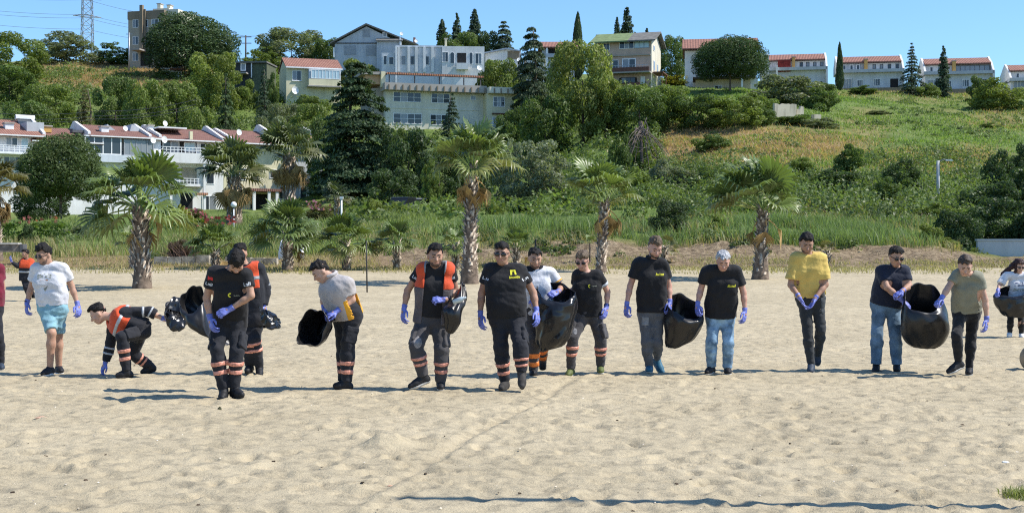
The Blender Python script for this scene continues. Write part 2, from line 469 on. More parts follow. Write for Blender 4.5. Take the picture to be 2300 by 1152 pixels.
def _drydens(p, d, y, x):
    b = lambda cx, cy, rx, ry: np.exp(-(((p - cx) / rx) ** 2 + ((y - cy) / ry) ** 2) ** 1.5)
    return np.clip(b(1720, 335, 220, 42) + b(1560, 330, 80, 55) + b(2120, 365, 120, 28) + b(250, 165, 200, 38) + 0.25 * b(2060, 212, 180, 10) + 0.7 * b(1900, 475, 130, 25) + 0.3 * b(2250, 260, 60, 40), 0, 1) * (0.3 + 0.7 * patchy(x, d, 4, 107))
stuff('dry_grass', 'straw coloured dry grass in patches on the hillside',
      *blades(56000, region(hill_z, (20, 2400), (84, 235), _drydens), 0.10, 0.48, 0.032, 1.8, 4), (0.45, 0.315, 0.165))
stuff('bank_straw', 'dry straw and thin weeds fringing the back of the beach',
      *blades(26000, region(lambda x, d: np.where(d < 56.2, beach_z(d), np.maximum(hill_z(x, d), beach_z(d))), (-60, 2360), (50.5, 63.5), lambda p, d, y, x: (0.1 + 0.9 * patchy(x, d, 2.2, 109)) * np.clip((d - 50) / 4, 0.05, 1) * np.where(p > 850, np.clip((59.2 - d) / 1.0, 0.06, 1), 1.0)), 0.03, 0.20, 0.014, 1.4, 5), (0.36, 0.31, 0.16))
# scrub: leafy clumps over the slope
def leaf_quads(C, N, su, sv, g):
    """Diamond leaves centred at C with normals N."""
    N = N / (np.linalg.norm(N, axis=1, keepdims=True) + 1e-9)
    r = g.normal(size=N.shape); U = np.cross(N, r); U /= (np.linalg.norm(U, axis=1, keepdims=True) + 1e-9)
    Vv = np.cross(N, U)
    su = su[:, None]; sv = sv[:, None]
    V = np.stack([C - U * su, C - Vv * sv + N * sv * 0.25, C + U * su, C + Vv * sv + N * sv * 0.25], 1).reshape(-1, 3)
    k = np.arange(len(C)) * 4
    return V, np.stack([k, k + 1, k + 2, k + 3], 1)
def scrub(name, label, n_cl, per, sampler, r0, r1, leaf, col, seed, flat=0.7):
    g = np.random.default_rng(seed)
    x, y, z = sampler(n_cl, g); n = len(x)
    rr = r0 + (r1 - r0) * g.random(n) ** 1.8
    dirs = g.normal(size=(n, per, 3)); dirs /= np.linalg.norm(dirs, axis=2, keepdims=True); dirs[:, :, 2] = np.abs(dirs[:, :, 2]) * 1.1 - 0.15
    rad = (0.55 + 0.5 * g.random((n, per)))
    C = np.stack([x, y, z], 1)[:, None, :] + dirs * (rr[:, None] * rad)[:, :, None] * np.array([1, 1, flat])
    N = dirs + 0.7 * g.normal(size=dirs.shape)
    sz = leaf * (0.6 + 0.8 * g.random(n * per))
    V, q = leaf_quads(C.reshape(-1, 3), N.reshape(-1, 3), sz, sz * 0.6, g)
    sh = np.repeat((np.repeat(0.7 + 0.6 * g.random(n), per) * (0.75 + 0.5 * g.random(n * per))), 4)
    return stuff(name, label, V, q, None, sh, col)
stuff('meadow_straw', 'dry straw stalks mixed into the meadow and reeds',
      *blades(16000, region(hill_z, (-80, 2160), (61, 80), lambda p, d, y, x: patchy(x, d, 3, 113, 0.42, 0.6)), 0.12, 0.6, 0.016, 0.9, 12), (0.36, 0.30, 0.15))
scrub('bank_scrub', 'patchy mid green bushes and weeds along the top of the bank', 330, 80,
      region(hill_z, (860, 2180), (62, 78), lambda p, d, y, x: patchy(x, d, 4, 133, 0.45, 0.6)), 0.25, 0.85, 0.065, (0.14, 0.19, 0.065), 25, 0.9)
scrub('meadow_scrub', 'grey green low bushes in the meadow before the gardens', 260, 80,
      region(hill_z, (-80, 900), (66, 98), lambda p, d, y, x: patchy(x, d, 4, 137, 0.48, 0.6)), 0.25, 0.8, 0.07, (0.15, 0.195, 0.07), 26, 0.8)
scrub('undergrowth', 'low dark green scrub covering the wooded slope', 2600, 60,
      region(hill_z, (-120, 1480), (84, 225), lambda p, d, y, x: np.where((p < 780) & (d < 158), 0.0, 0.9) * (0.3 + 0.7 * patchy(x, d, 8, 121))), 0.8, 2.6, 0.16, (0.15, 0.20, 0.06), 21)
def _mid(p, d, y, x):
    return np.where((y > 330) & (y < 505), 1.0, 0.0) * np.clip((p - 1280) / 80, 0, 1) * np.clip((2240 - p) / 60, 0, 1) * np.clip((y - 335 - 45 * np.exp(-((p - 1700) / 130) ** 2)) / 30, 0, 1) * patchy(x, d, 7, 131, 0.36, 0.5)
scrub('slope_thicket', 'mixed grey green thicket over the lower slope between the palms', 620, 150,
      region(hill_z, (1280, 2240), (74, 128), _mid), 0.6, 2.3, 0.11, (0.14, 0.185, 0.062), 24, 0.9)
scrub('hill_scrub', 'scattered low grey green bushes on the open grass slope', 900, 50,
      region(hill_z, (1340, 2420), (68, 205), lambda p, d, y, x: patchy(x, d, 9, 123, 0.5, 0.62)), 0.3, 1.1, 0.11, (0.15, 0.20, 0.07), 22)
scrub('bank_weeds', 'green weeds hanging over the earth bank', 420, 34,
      region(hill_z, (330, 2200), (59.5, 66), lambda p, d, y, x: patchy(x, d, 2.5, 125, 0.5, 0.6)), 0.12, 0.5, 0.07, (0.115, 0.15, 0.055), 23)
# ------------------------------------------------------------------ buildings
def wall_mat(name, col, rough=0.9, stain=0.16):
    """Plaster with vertical rain streaks and blotches."""
    m, nt, b = new_mat(name)
    tc = nt.nodes.new('ShaderNodeTexCoord')
    mp = nt.nodes.new('ShaderNodeMapping'); mp.inputs['Scale'].default_value = (1.6, 1.6, 0.22)
    nt.links.new(tc.outputs['Object'], mp.inputs['Vector'])
    n1 = nt.nodes.new('ShaderNodeTexNoise'); n1.inputs['Scale'].default_value = 1.2; n1.inputs['Detail'].default_value = 6
    nt.links.new(mp.outputs[0], n1.inputs['Vector'])
    n2 = nt.nodes.new('ShaderNodeTexNoise'); n2.inputs['Scale'].default_value = 0.5; n2.inputs['Detail'].default_value = 5
    nt.links.new(tc.outputs['Object'], n2.inputs['Vector'])
    r1 = _ramp(nt, n1.outputs['Fac'], [(0.3, (1 - stain, 1 - stain, 1 - stain * 1.05)), (0.55, (1, 1, 1))])
    r2 = _ramp(nt, n2.outputs['Fac'], [(0.3, tuple(v * 0.85 for v in col)), (0.65, col)])
    c = _mix(nt, 0.8, r2.outputs['Color'], r1.outputs['Color'], 'MULTIPLY')
    nt.links.new(c, b.inputs['Base Color']); b.inputs['Roughness'].default_value = rough; b.inputs['Specular IOR Level'].default_value = 0.2
    return m
def tile_mat(name, c1, c2):
    m, nt, b = new_mat(name)
    tc = nt.nodes.new('ShaderNodeTexCoord')
    wv = nt.nodes.new('ShaderNodeTexWave'); wv.inputs['Scale'].default_value = 1.3; wv.inputs['Distortion'].default_value = 0.6; wv.bands_direction = 'X'
    nt.links.new(tc.outputs['Object'], wv.inputs['Vector'])
    n = nt.nodes.new('ShaderNodeTexNoise'); n.inputs['Scale'].default_value = 2.2; n.inputs['Detail'].default_value = 6
    nt.links.new(tc.outputs['Object'], n.inputs['Vector'])
    r = _ramp(nt, n.outputs['Fac'], [(0.3, c1), (0.7, c2)])
    r2 = _ramp(nt, wv.outputs['Fac'], [(0.1, (0.62, 0.6, 0.6)), (0.5, (1, 1, 1))])
    c = _mix(nt, 0.7, r.outputs['Color'], r2.outputs['Color'], 'MULTIPLY')
    nt.links.new(c, b.inputs['Base Color']); b.inputs['Roughness'].default_value = 0.9
    bp = nt.nodes.new('ShaderNodeBump'); bp.inputs['Distance'].default_value = 0.06; bp.inputs['Strength'].default_value = 0.7
    nt.links.new(wv.outputs['Fac'], bp.inputs['Height']); nt.links.new(bp.outputs['Normal'], b.inputs['Normal'])
    return m
B_WHITE = wall_mat('white_plaster', (0.76, 0.75, 0.73)); B_COOL = wall_mat('cool_white_plaster', (0.60, 0.64, 0.68))
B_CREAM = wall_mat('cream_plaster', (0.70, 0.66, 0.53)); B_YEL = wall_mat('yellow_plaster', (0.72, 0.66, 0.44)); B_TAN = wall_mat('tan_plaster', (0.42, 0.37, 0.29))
B_TAND = wall_mat('brown_plaster', (0.27, 0.215, 0.15)); B_GREY = wall_mat('grey_plaster', (0.50, 0.52, 0.54)); B_SALM = wall_mat('salmon_plaster', (0.56, 0.41, 0.32))
B_ORNG = wall_mat('orange_plaster', (0.66, 0.42, 0.26)); B_DARK = mat('dark_boarding', (0.035, 0.04, 0.042), 0.8, 0.3, 4); B_BRN = mat('brown_rail', (0.15, 0.07, 0.05), 0.8, 0.25, 4)
B_RED = mat('dark_red_panel', (0.20, 0.025, 0.02), 0.8, 0.25, 2); B_OCHRE = wall_mat('ochre_plaster', (0.6, 0.36, 0.12)); B_BEIGE = wall_mat('beige_stone', (0.62, 0.50, 0.35)); B_RUIN = wall_mat('ruin_plaster', (0.72, 0.62, 0.47), 0.9, 0.6)
T_RED = tile_mat('red_roof_tiles', (0.23, 0.10, 0.07), (0.34, 0.17, 0.12)); T_DKR = tile_mat('dark_red_roof_tiles', (0.17, 0.08, 0.06), (0.27, 0.135, 0.10)); T_ORG = tile_mat('orange_roof_tiles', (0.33, 0.135, 0.075), (0.44, 0.21, 0.125))
T_GRN = mat('green_roof_felt', (0.17, 0.22, 0.10), 0.9, 0.2, 2); T_GRY = mat('grey_roof_felt', (0.16, 0.155, 0.14), 0.9, 0.2, 2)
B_TRIM = mat('white_trim', (0.78, 0.78, 0.77), 0.6, 0.08, 3); B_METAL = mat('grey_metal', (0.35, 0.36, 0.38), 0.4, 0.15, 4, metal=0.6); B_SHUT = mat('grey_shutter', (0.30, 0.315, 0.33), 0.7, 0.1, 3)
B_SLAB = wall_mat('concrete_slab', (0.40, 0.37, 0.33)); B_TRIMD = mat('dark_trim', (0.10, 0.10, 0.105), 0.7, 0.15, 3)
B_SHADE = mat('shade_black', (0.022, 0.021, 0.021), 0.8, 0.2, 3); B_AWN = mat('brown_canopy', (0.085, 0.055, 0.045), 0.8, 0.2, 3)  # B_SHADE paints the shade inside openings and porches; also tyres and a flue
m, nt, b = new_mat('window_glass'); b.inputs['Base Color'].default_value = (0.035, 0.045, 0.055, 1); b.inputs['Roughness'].default_value = 0.08; b.inputs['Specular IOR Level'].default_value = 0.6; B_GLASS = m
m, nt, b = new_mat('curtained_glass'); b.inputs['Base Color'].default_value = (0.22, 0.235, 0.25, 1); b.inputs['Roughness'].default_value = 0.12; b.inputs['Specular IOR Level'].default_value = 0.6; B_CURT = m
m, nt, b = new_mat('pale_blue_glass'); b.inputs['Base Color'].default_value = (0.42, 0.55, 0.60, 1); b.inputs['Roughness'].default_value = 0.1; b.inputs['Specular IOR Level'].default_value = 0.6; B_BLUEG = m

class House:
    """A building at depth d; every measure below is given in photo pixels of its own facade plane."""
    def __init__(s, name, label, px, py, d, rz=0, cat='house', group=None):
        s.px, s.py, s.k, s.c = px, py, d / F_PX, math.cos(R(rz))
        p = W(px, py, d)
        s.root = empty(name, tuple(p), R(rz), label, cat, group)
    def X(s, px): return (px - s.px) * s.k / s.c
    def Z(s, py): return (s.py - py) * s.k
    def ZY(s, py, y): return (HZ - py) * s.k * (1 + y / (s.k * F_PX)) - (HZ - s.py) * s.k
    def part(s, name, m, mb, parent=None): return mb.build(name, m, parent or s.root)
    def box(s, name, m, px0, py0, px1, py1, y0=0.0, y1=8.0, parent=None, extra=0.0):
        """Block spanning columns px0..px1, rows py0 (top)..py1; y0 front, y1 back in metres."""
        return s.part(name, m, MB().box(s.X(px0), s.X(px1), y0, y1, s.Z(py1) - extra, s.Z(py0)), parent)
    def win(s, px0, py0, px1, py1, n=2, y=0.0, glass=None, fm=None, fw=0.07, rows=1, name='window', sill=False):
        x0, x1, z0, z1 = s.X(px0), s.X(px1), s.Z(py1), s.Z(py0)
        mb = MB()
        mb.box(x0 - fw, x0, y - 0.07, y + 0.01, z0 - fw, z1 + fw).box(x1, x1 + fw, y - 0.07, y + 0.01, z0 - fw, z1 + fw)
        mb.box(x0, x1, y - 0.068, y + 0.01, z1, z1 + fw).box(x0, x1, y - 0.068, y + 0.01, z0 - fw, z0)
        for i in range(1, n):
            xx = x0 + (x1 - x0) * i / n; mb.box(xx - fw * 0.4, xx + fw * 0.4, y - 0.06, y + 0.01, z0, z1)
        for i in range(1, rows):
            zz = z0 + (z1 - z0) * i / rows; mb.box(x0, x1, y - 0.056, y + 0.01, zz - fw * 0.35, zz + fw * 0.35)
        f = s.part(name, fm or B_TRIM, mb)
        for i in range(n):
            a, b_ = x0 + (x1 - x0) * i / n, x0 + (x1 - x0) * (i + 1) / n
            MB().box(a + 0.012, b_ - 0.012, y - 0.025, y + 0.008, z0 + 0.01, z1 - 0.01).build('pane', glass or (B_GLASS if (i + int(px0)) % 3 else B_CURT), f)
        if sill: MB().box(x0 - 0.15, x1 + 0.15, y - 0.16, y - 0.002, z0 - fw - 0.07, z0 - fw - 0.002).build('sill', B_TRIM, f)
        return f
    def arch(s, px0, py0, px1, py1, y=0.0, glass=None, fm=None):
        x0, x1, z0, z1 = s.X(px0), s.X(px1), s.Z(py1), s.Z(py0); r = (x1 - x0) / 2; c = (x0 + x1) / 2
        poly = lambda e: [(x0 - e, z0 - e), (x1 + e, z0 - e)] + [(c + (r + e) * math.cos(t), z1 - r + (r + e) * math.sin(t)) for t in np.linspace(0, math.pi, 9)]
        f = s.part('arched_window', fm or B_TRIM, MB().prism(poly(0.09)[::-1], y - 0.05, y + 0.01))
        MB().prism(poly(0.0)[::-1], y - 0.075, y + 0.005).build('pane', glass or B_GLASS, f)
    def shed(s, name, m, px0, px1, py_top, py_eave, y0, y1, th=0.18, parent=None):
        """Roof plane: low edge at the front (y0), high edge at the back (y1)."""
        za, zb = s.ZY(py_eave, y0), s.ZY(py_top, y1)
        return s.part(name, m, MB().prism([(y0, za), (y1, zb), (y1, zb + th), (y0, za + th)], s.X(px0), s.X(px1), 'x'), parent)
    def gable_x(s, name, m, px0, px1, py_ridge, py_eave, y0, y1, th=0.16):
        """Ridge running left to right."""
        ym = (y0 + y1) / 2; ze, zr = s.Z(py_eave), s.ZY(py_ridge, ym)
        return s.part(name, m, MB().prism([(y0, ze), (ym, zr), (y1, ze), (y1, ze + th), (ym, zr + th * 1.2), (y0, ze + th)], s.X(px0), s.X(px1), 'x'))
    def dish(s, px, py, r_px, y=-0.3, tilt=0.35, parent=None):
        r = r_px * s.k * 0.8; c = (s.X(px), y, s.Z(py))
        mb = MB().lathe([(0.01, 0.0), (r * 0.5, r * 0.06), (r, r * 0.24), (r * 0.98, r * 0.27), (r * 0.5, r * 0.10), (0.01, 0.04)], 14, c, (0.35, -1, tilt))
        o = s.part('satellite_dish', B_TRIM, mb, parent)
        MB().tube([c, (c[0], c[1] + 0.1, c[2] - r * 1.6)], 0.04).tube([c, (c[0] + 0.2 * r, c[1] - 0.8 * r, c[2] - 0.1 * r)], 0.02).build('dish_arm', B_METAL, o)
    def rail(s, px0, py0, px1, py1, y=0.0, m=None, step=0.5, nh=3):
        x0, x1, z0, z1 = s.X(px0), s.X(px1), s.Z(py1), s.Z(py0); mb = MB()
        for i in range(nh):
            z = z0 + (z1 - z0) * (i + 1) / nh; mb.box(x0, x1, y - 0.03, y + 0.03, z - 0.03, z + 0.03)
        for x in np.arange(x0, x1 + 0.01, max(step, (x1 - x0) / 24)): mb.box(x - 0.025, x + 0.025, y - 0.026, y + 0.026, z0, z1 - 0.02)
        return s.part('railing', m or B_TRIM, mb)
    def chimney(s, px0, py0, px1, py1, y=3.0, dp=0.8, m=None):
        o = s.box('chimney', m or B_BEIGE, px0, py0, px1, py1, y, y + dp)
        MB().box(s.X(px0) - 0.1, s.X(px1) + 0.1, y - 0.1, y + dp + 0.1, s.Z(py0) + 0.003, s.Z(py0) + 0.14).build('cap', B_SLAB, o)
    def gable_wall(s, name, m, x, y0, y1, z0, ze, zr, th, parent=None):
        ym = (y0 + y1) / 2
        return s.part(name, m, MB().prism([(y0, z0), (y1, z0), (y1, ze), (ym, zr), (y0, ze)], x, x + th, 'x'), parent)

# tan tower block at upper left
h = House('apartment_tower', 'tall narrow tan tower block beside the huge dark pine', 288, 152, 230, -14, 'tower block')
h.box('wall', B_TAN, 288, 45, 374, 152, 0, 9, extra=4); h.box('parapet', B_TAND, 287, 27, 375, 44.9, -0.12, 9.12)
h.box('lit_tone_side', B_CREAM, 374.3, 24, 402, 152, 0.8, 8.8, extra=4)  # right face in paler plaster to look sunlit beside the tan front
h.box('flue', B_TAND, 320, 15, 327, 112, -0.7, -0.125); h.box('service_shaft', B_TAND, 327.5, 24, 332, 112, -0.35, -0.125)
h.box('stair_head', B_CREAM, 333, 18, 372, 26.8, 2, 7); h.chimney(341, 7, 349, 17.8, 2.4, 1.0, B_CREAM); h.chimney(362, 10, 370, 17.8, 2.8, 1.0, B_CREAM)
for y0 in (46, 84, 121): h.win(300, y0, 312, y0 + 17, 2)
for y0 in (46, 84): h.win(328, y0 + 1, 335, y0 + 17, 1); h.win(345, y0 + 1, 360, y0 + 17, 2)
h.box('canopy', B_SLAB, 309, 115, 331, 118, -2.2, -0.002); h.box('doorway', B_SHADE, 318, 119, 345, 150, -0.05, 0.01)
# small white hut
h = House('garden_hut', 'tiny white hut with a round dish under the tower block pine', 364, 178, 218, 0, 'hut')
h.box('wall', B_WHITE, 364, 158, 402, 178, 0, 3, extra=2); h.shed('roof', B_TRIM, 362, 405, 149, 156, -0.4, 3.3); h.box('awning', T_RED, 386, 156, 419, 160, -1.4, -0.405)
h.box('doorway', B_SHADE, 383, 163, 393, 178, -0.04, 0.01); h.dish(399, 173, 4.2, -1.2, 0.1)
# yellow house
h = House('yellow_house', 'small yellow house with a red tiled roof and glazed veranda', 643, 215, 193, 18)
h.box('wall', B_YEL, 643, 152, 760, 215, 0, 7, extra=3)
h.gable_wall('gable_wall', B_YEL, -0.02, 0.02, 6.98, h.Z(152), h.Z(152) + 0.1, h.Z(132), 0.3)
h.gable_x('roof', T_RED, 641, 763, 133, 153, -0.5, 7.5); h.box('fascia', B_TRIM, 641, 150.5, 763, 153.5, -0.58, -0.502)
h.win(657, 159, 674, 180, 2, rows=1, sill=True); h.box('veranda', B_YEL, 688, 178, 757, 192, -1.4, -0.002); h.box('veranda_floor', B_SLAB, 686, 192.2, 759, 195, -1.5, -0.002)
h.win(694, 158, 754, 176, 8, -1.35, B_BLUEG, B_TRIM, 0.08, name='veranda_glazing'); h.box('veranda_back', B_COOL, 689, 156, 757, 177.5, -1.27, -0.003)
h.box('flue', B_SHADE, 678, 134, 683, 141, 2.2, 2.7); h.dish(660, 204, 11, -0.6, 0.05)
# dark shed
h = House('dark_shed', 'dark boarded shed with one white framed window', 528, 176, 200, -6, 'shed')
h.box('wall', B_DARK, 528, 143, 566, 176, 0, 5, extra=3); h.box('annex', mat('green_boards', (0.10, 0.115, 0.07), 0.85, 0.25, 5), 566.4, 144, 600, 176, 0.1, 5, extra=3)
h.box('roof', T_GRY, 526, 139.5, 602, 142.9, -0.4, 5.3); h.win(543, 145, 551, 158, 1, fw=0.14); h.box('canopy', B_SLAB, 535, 166, 560, 168.5, -1.5, -0.002)
h.box('corner_post', B_TRIM, 565, 143, 567.2, 176, -0.12, -0.002)
# grey gabled house
h = House('gabled_house', 'large grey gabled house on the skyline with closed shutters', 748, 152, 216, 0)
h.box('wall', B_GREY, 752, 98, 900, 152, 0, 9, extra=3)
h.part('gable_wall', B_GREY, MB().prism([(h.X(752), h.Z(97.9)), (h.X(900), h.Z(97.9)), (h.X(823), h.Z(60))][::-1], 0, 0.3))
x0, xr, x1 = h.X(742), h.X(823), h.X(940); z0, zr, z1 = h.Z(100), h.Z(57), h.Z(104); th = 0.22
h.part('roof', T_GRY, MB().prism([(x0, z0), (xr, zr - 0.02), (x1, z1), (x1, z1 + th), (xr, zr + th), (x0, z0 + th)][::-1], -0.6, 9.5))
h.box('string_course', B_TRIMD, 750, 96.5, 902, 99, -0.1, -0.002); h.box('corner_post', B_TRIM, 749, 108, 752, 130, -0.4, -0.1)
for a in ((773, 103, 799, 124), (822, 103, 844, 126), (815, 67, 831, 84)):
    o = h.box('shutter', B_SHUT, *a, -0.06, -0.002)
h.box('wing', B_GREY, 848, 93, 903, 152, -1.0, -0.105, extra=3); h.shed('wing_roof', T_GRY, 846, 906, 88, 93, -1.5, 0.5)
h.win(861, 75, 868, 83, 1, -0.02, fw=0.12); h.box('post', B_TRIM, 899, 88, 902, 118, -1.4, -1.1); h.dish(900, 73, 5, 1.5, 0.2); h.box('flue', T_RED, 925, 78, 930, 94, 3, 3.5); h.dish(934, 92, 5, 0.4, 0.2)
# white flat-roofed house: shade painted into the front as blue-grey, lit bay left white
h = House('flat_roofed_house', 'white, shade tinted flat roofed house with an arched corner bay', 857, 162, 202, 4)
h.box('wall', B_COOL, 890, 106, 992, 162, 0, 9, extra=4); h.box('low_wing', B_COOL, 857, 118, 889.7, 162, 0.5, 9, extra=4); h.box('parapet', B_COOL, 888, 102, 994, 105.9, -0.15, 9.1)
for px in (893, 915, 932, 950, 968): h.box('pilaster', B_WHITE, px, 106, px + 6, 162, -0.35, -0.002)
for px in (903, 923, 956): h.win(px, 127, px + 6, 144, 1, fw=0.05, fm=B_SHUT)
h.win(862, 125, 868, 144, 1, 0.5, fw=0.06); h.win(874, 128, 883, 144, 1, 0.5, fw=0.06); h.box('entry_post', B_TRIM, 888, 105, 892, 162, -0.5, -0.36, extra=3)
h.box('corner_bay', B_WHITE, 992.3, 105, 1087, 162, -1.0, 8.5, extra=4)
h.box('bay_opening', B_SHADE, 1026, 120, 1046, 144, -1.05, -0.99); h.box('balcony', B_WHITE, 1024, 144, 1050, 158, -1.9, -1.06)
h.arch(1011, 119, 1019, 143, -1.0); h.arch(1054, 119, 1060, 144, -1.0); h.win(993, 119, 1005, 140, 2, -1.0); h.win(1067, 121, 1080, 144, 2, -1.0)
h.chimney(999, 82, 1004, 104.5, 2, 0.5, B_YEL); h.dish(1075, 155, 8, -2, 0.2)
# cream house
h = House('cream_house', 'wide cream three storey house with barred windows and a roof terrace', 866, 306, 176, 17)
h.box('wall', B_CREAM, 866, 204, 1084, 306, 0, 10, extra=7); h.box('bay', B_YEL, 1084.3, 206, 1146, 306, -1.6, 10, extra=7); h.box('left_wing', B_TAN, 842, 196, 865.7, 300, 1.5, 10, extra=7)
h.box('eaves_slab', B_SLAB, 860, 188, 1086, 203.8, -1.3, 10.2); h.box('bay_eaves', B_CREAM, 1086.4, 192, 1153, 205.8, -2.6, 10.2)
for i in range(19):
    px = 868 + i * 15.2
    if px < 1084: h.box('bracket', B_TAND, px, 192, px + 2.2, 205, -1.42, -1.302)
    else: h.box('bracket', B_TAND, px, 195, px + 2.2, 207, -2.72, -2.602)
h.box('terrace_wall', B_AWN, 872, 179, 1080, 187.9, 3, 9); h.shed('terrace_canopy', B_AWN, 868, 1082, 165, 168, -0.4, 8, 0.2); h.box('canopy_edge', T_ORG, 868, 163.5, 1082, 167.5, -0.5, -0.402)
for px in (874, 930, 985, 1040, 1078): h.box('terrace_post', B_TRIMD, px, 168, px + 2, 187.9, 0.2, 0.35)
h.box('penthouse', B_ORNG, 826, 168, 868, 187.9, 1.0, 8); h.box('penthouse_roof', B_SLAB, 815, 162, 870, 167.8, 0.3, 9); h.box('penthouse_post', B_YEL, 857, 161, 866, 196, 0.1, 0.9)
h.win(884, 207, 943, 227, 4, rows=2, fm=B_TRIM); h.win(968, 207, 1007, 227, 3, rows=2); h.win(1056, 209, 1066, 218, 1); h.win(1100, 213, 1124, 234, 3, -1.6, rows=2)
h.win(884, 255, 945, 276, 4, rows=2); h.win(965, 255, 1002, 277, 3, rows=2); h.win(1098, 260, 1128, 283, 3, -1.6, rows=2, sill=True)
h.box('window_hood', B_BRN, 1096, 250, 1131, 252, -2.1, -1.602); h.box('floor_band', B_CREAM, 866, 240, 1084, 243, -0.06, -0.002)
# small white shed-roofed houses, terracotta house behind
h = House('small_white_house', 'small white house with a sloped metal roof between cedar and flat house', 1090, 160, 208, 0)
h.part('wall', B_WHITE, MB().prism([(h.X(1090), h.Z(175)), (h.X(1168), h.Z(175)), (h.X(1168), h.Z(116)), (h.X(1136), h.Z(112)), (h.X(1090), h.Z(121))][::-1], 0, 6))
h.part('roof', B_METAL, MB().prism([(h.X(1087), h.Z(122)), (h.X(1136), h.Z(112.4)), (h.X(1170), h.Z(117)), (h.X(1170), h.Z(114.5)), (h.X(1136), h.Z(109)), (h.X(1087), h.Z(119))][::-1], -0.5, 6.5))
h.box('doorway', B_TAND, 1140, 116, 1167, 134, -0.05, 0.01)
h = House('white_gable_house', 'white gable end with a dish at the foot of the tall narrow cedar', 1182, 168, 204, 0)
h.part('wall', B_WHITE, MB().prism([(h.X(1182), h.Z(185)), (h.X(1222), h.Z(185)), (h.X(1222), h.Z(134)), (h.X(1200), h.Z(121)), (h.X(1182), h.Z(128))][::-1], 0, 7)); h.dish(1166, 137, 7, -0.5, 0.3)
h.part('roof', B_TRIM, MB().prism([(h.X(1178), h.Z(130)), (h.X(1200), h.Z(121)), (h.X(1227), h.Z(136)), (h.X(1227), h.Z(133.5)), (h.X(1200), h.Z(118)), (h.X(1178), h.Z(127))][::-1], -0.4, 7.4))
h = House('red_roofed_house', 'house with long red roof and shaded balconies behind the poplar', 1212, 172, 222, 0)
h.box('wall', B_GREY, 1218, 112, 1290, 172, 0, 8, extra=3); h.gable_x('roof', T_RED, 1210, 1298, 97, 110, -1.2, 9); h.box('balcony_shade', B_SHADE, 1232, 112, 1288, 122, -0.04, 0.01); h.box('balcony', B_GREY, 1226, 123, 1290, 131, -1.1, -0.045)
h.box('post', B_TRIM, 1226, 110, 1230, 172, -1.05, -0.75, extra=2); h.win(1240, 138, 1256, 160, 2)
# salmon house
h = House('salmon_house', 'salmon pink three storey house with half green roof', 1340, 196, 200, -16)
h.box('wall', B_SALM, 1340, 95, 1458, 196, 0, 8.0, extra=5)
zr, ze = h.ZY(83, 4.0), h.Z(97)
h.part('side_wall', B_CREAM, MB().prism([(0.0, h.Z(196) - 5), (8.0, h.Z(196) - 5), (8.0, ze), (4.0, zr), (0.0, ze)], h.X(1458) + 0.004, h.X(1460), 'x'))  # side in cream plaster to look sunlit against the shaded pink front
h.shed('green_roof', T_GRN, 1328, 1410, 81, 97.5, -1.0, 4.2, 0.2); h.shed('grey_roof', T_GRY, 1410.3, 1470, 81, 97.5, -1.0, 4.2, 0.2)
h.part('rear_roof', T_GRY, MB().prism([(4.2, h.ZY(81, 4.2)), (9.0, h.Z(97)), (9.0, h.Z(97) + 0.2), (4.2, h.ZY(81, 4.2) + 0.2)], h.X(1328), h.X(1470), 'x'))
h.win(1354, 100, 1368, 114, 2); h.win(1391, 96, 1421, 112, 3); h.win(1423, 96, 1454, 112, 3, 0, B_BLUEG, B_SHUT); h.box('floor_band', B_TAN, 1340, 127, 1458, 129.5, -0.25, -0.002)
h.win(1376, 138, 1387, 156, 1); h.win(1398, 137, 1424, 156, 2, fw=0.14); h.box('balcony', B_BRN, 1372, 157.5, 1458, 167, -1.5, -1.38); h.box('balcony_slab', B_SLAB, 1370, 167.2, 1460, 170, -1.7, -0.002)
h.rail(1372, 153, 1456, 157.3, -1.44, B_METAL, 0.5, 1)
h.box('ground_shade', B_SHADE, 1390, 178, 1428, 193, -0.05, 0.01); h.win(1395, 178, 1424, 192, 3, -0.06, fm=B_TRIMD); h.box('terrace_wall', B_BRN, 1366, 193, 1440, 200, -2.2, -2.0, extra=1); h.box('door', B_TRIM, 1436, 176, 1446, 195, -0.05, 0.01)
for (y0, y1, za, zb) in ((1.2, 2.4, 104, 116), (1.4, 2.6, 138, 160), (4.4, 5.4, 140, 158)):
    f = h.part('side_window', B_TRIM, MB().box(h.X(1460) + 0.005, h.X(1460) + 0.06, y0, y1, h.Z(zb), h.Z(za)))
    MB().box(h.X(1460) + 0.02, h.X(1460) + 0.075, y0 + 0.1, y1 - 0.1, h.Z(zb) + 0.1, h.Z(za) - 0.1).build('pane', B_CURT, f)
h.part('porch_canopy', B_BRN, MB().prism([(0.3, h.Z(168)), (4.5, h.Z(168)), (4.5, h.Z(168) + 0.15), (0.3, h.Z(168) + 0.15)], h.X(1460) + 0.08, h.X(1484), 'x'))
for y_ in (0.5, 4.2): h.part('porch_post', B_BRN, MB().box(h.X(1480), h.X(1482), y_, y_ + 0.15, h.Z(196) - 3, h.Z(168) - 0.005))
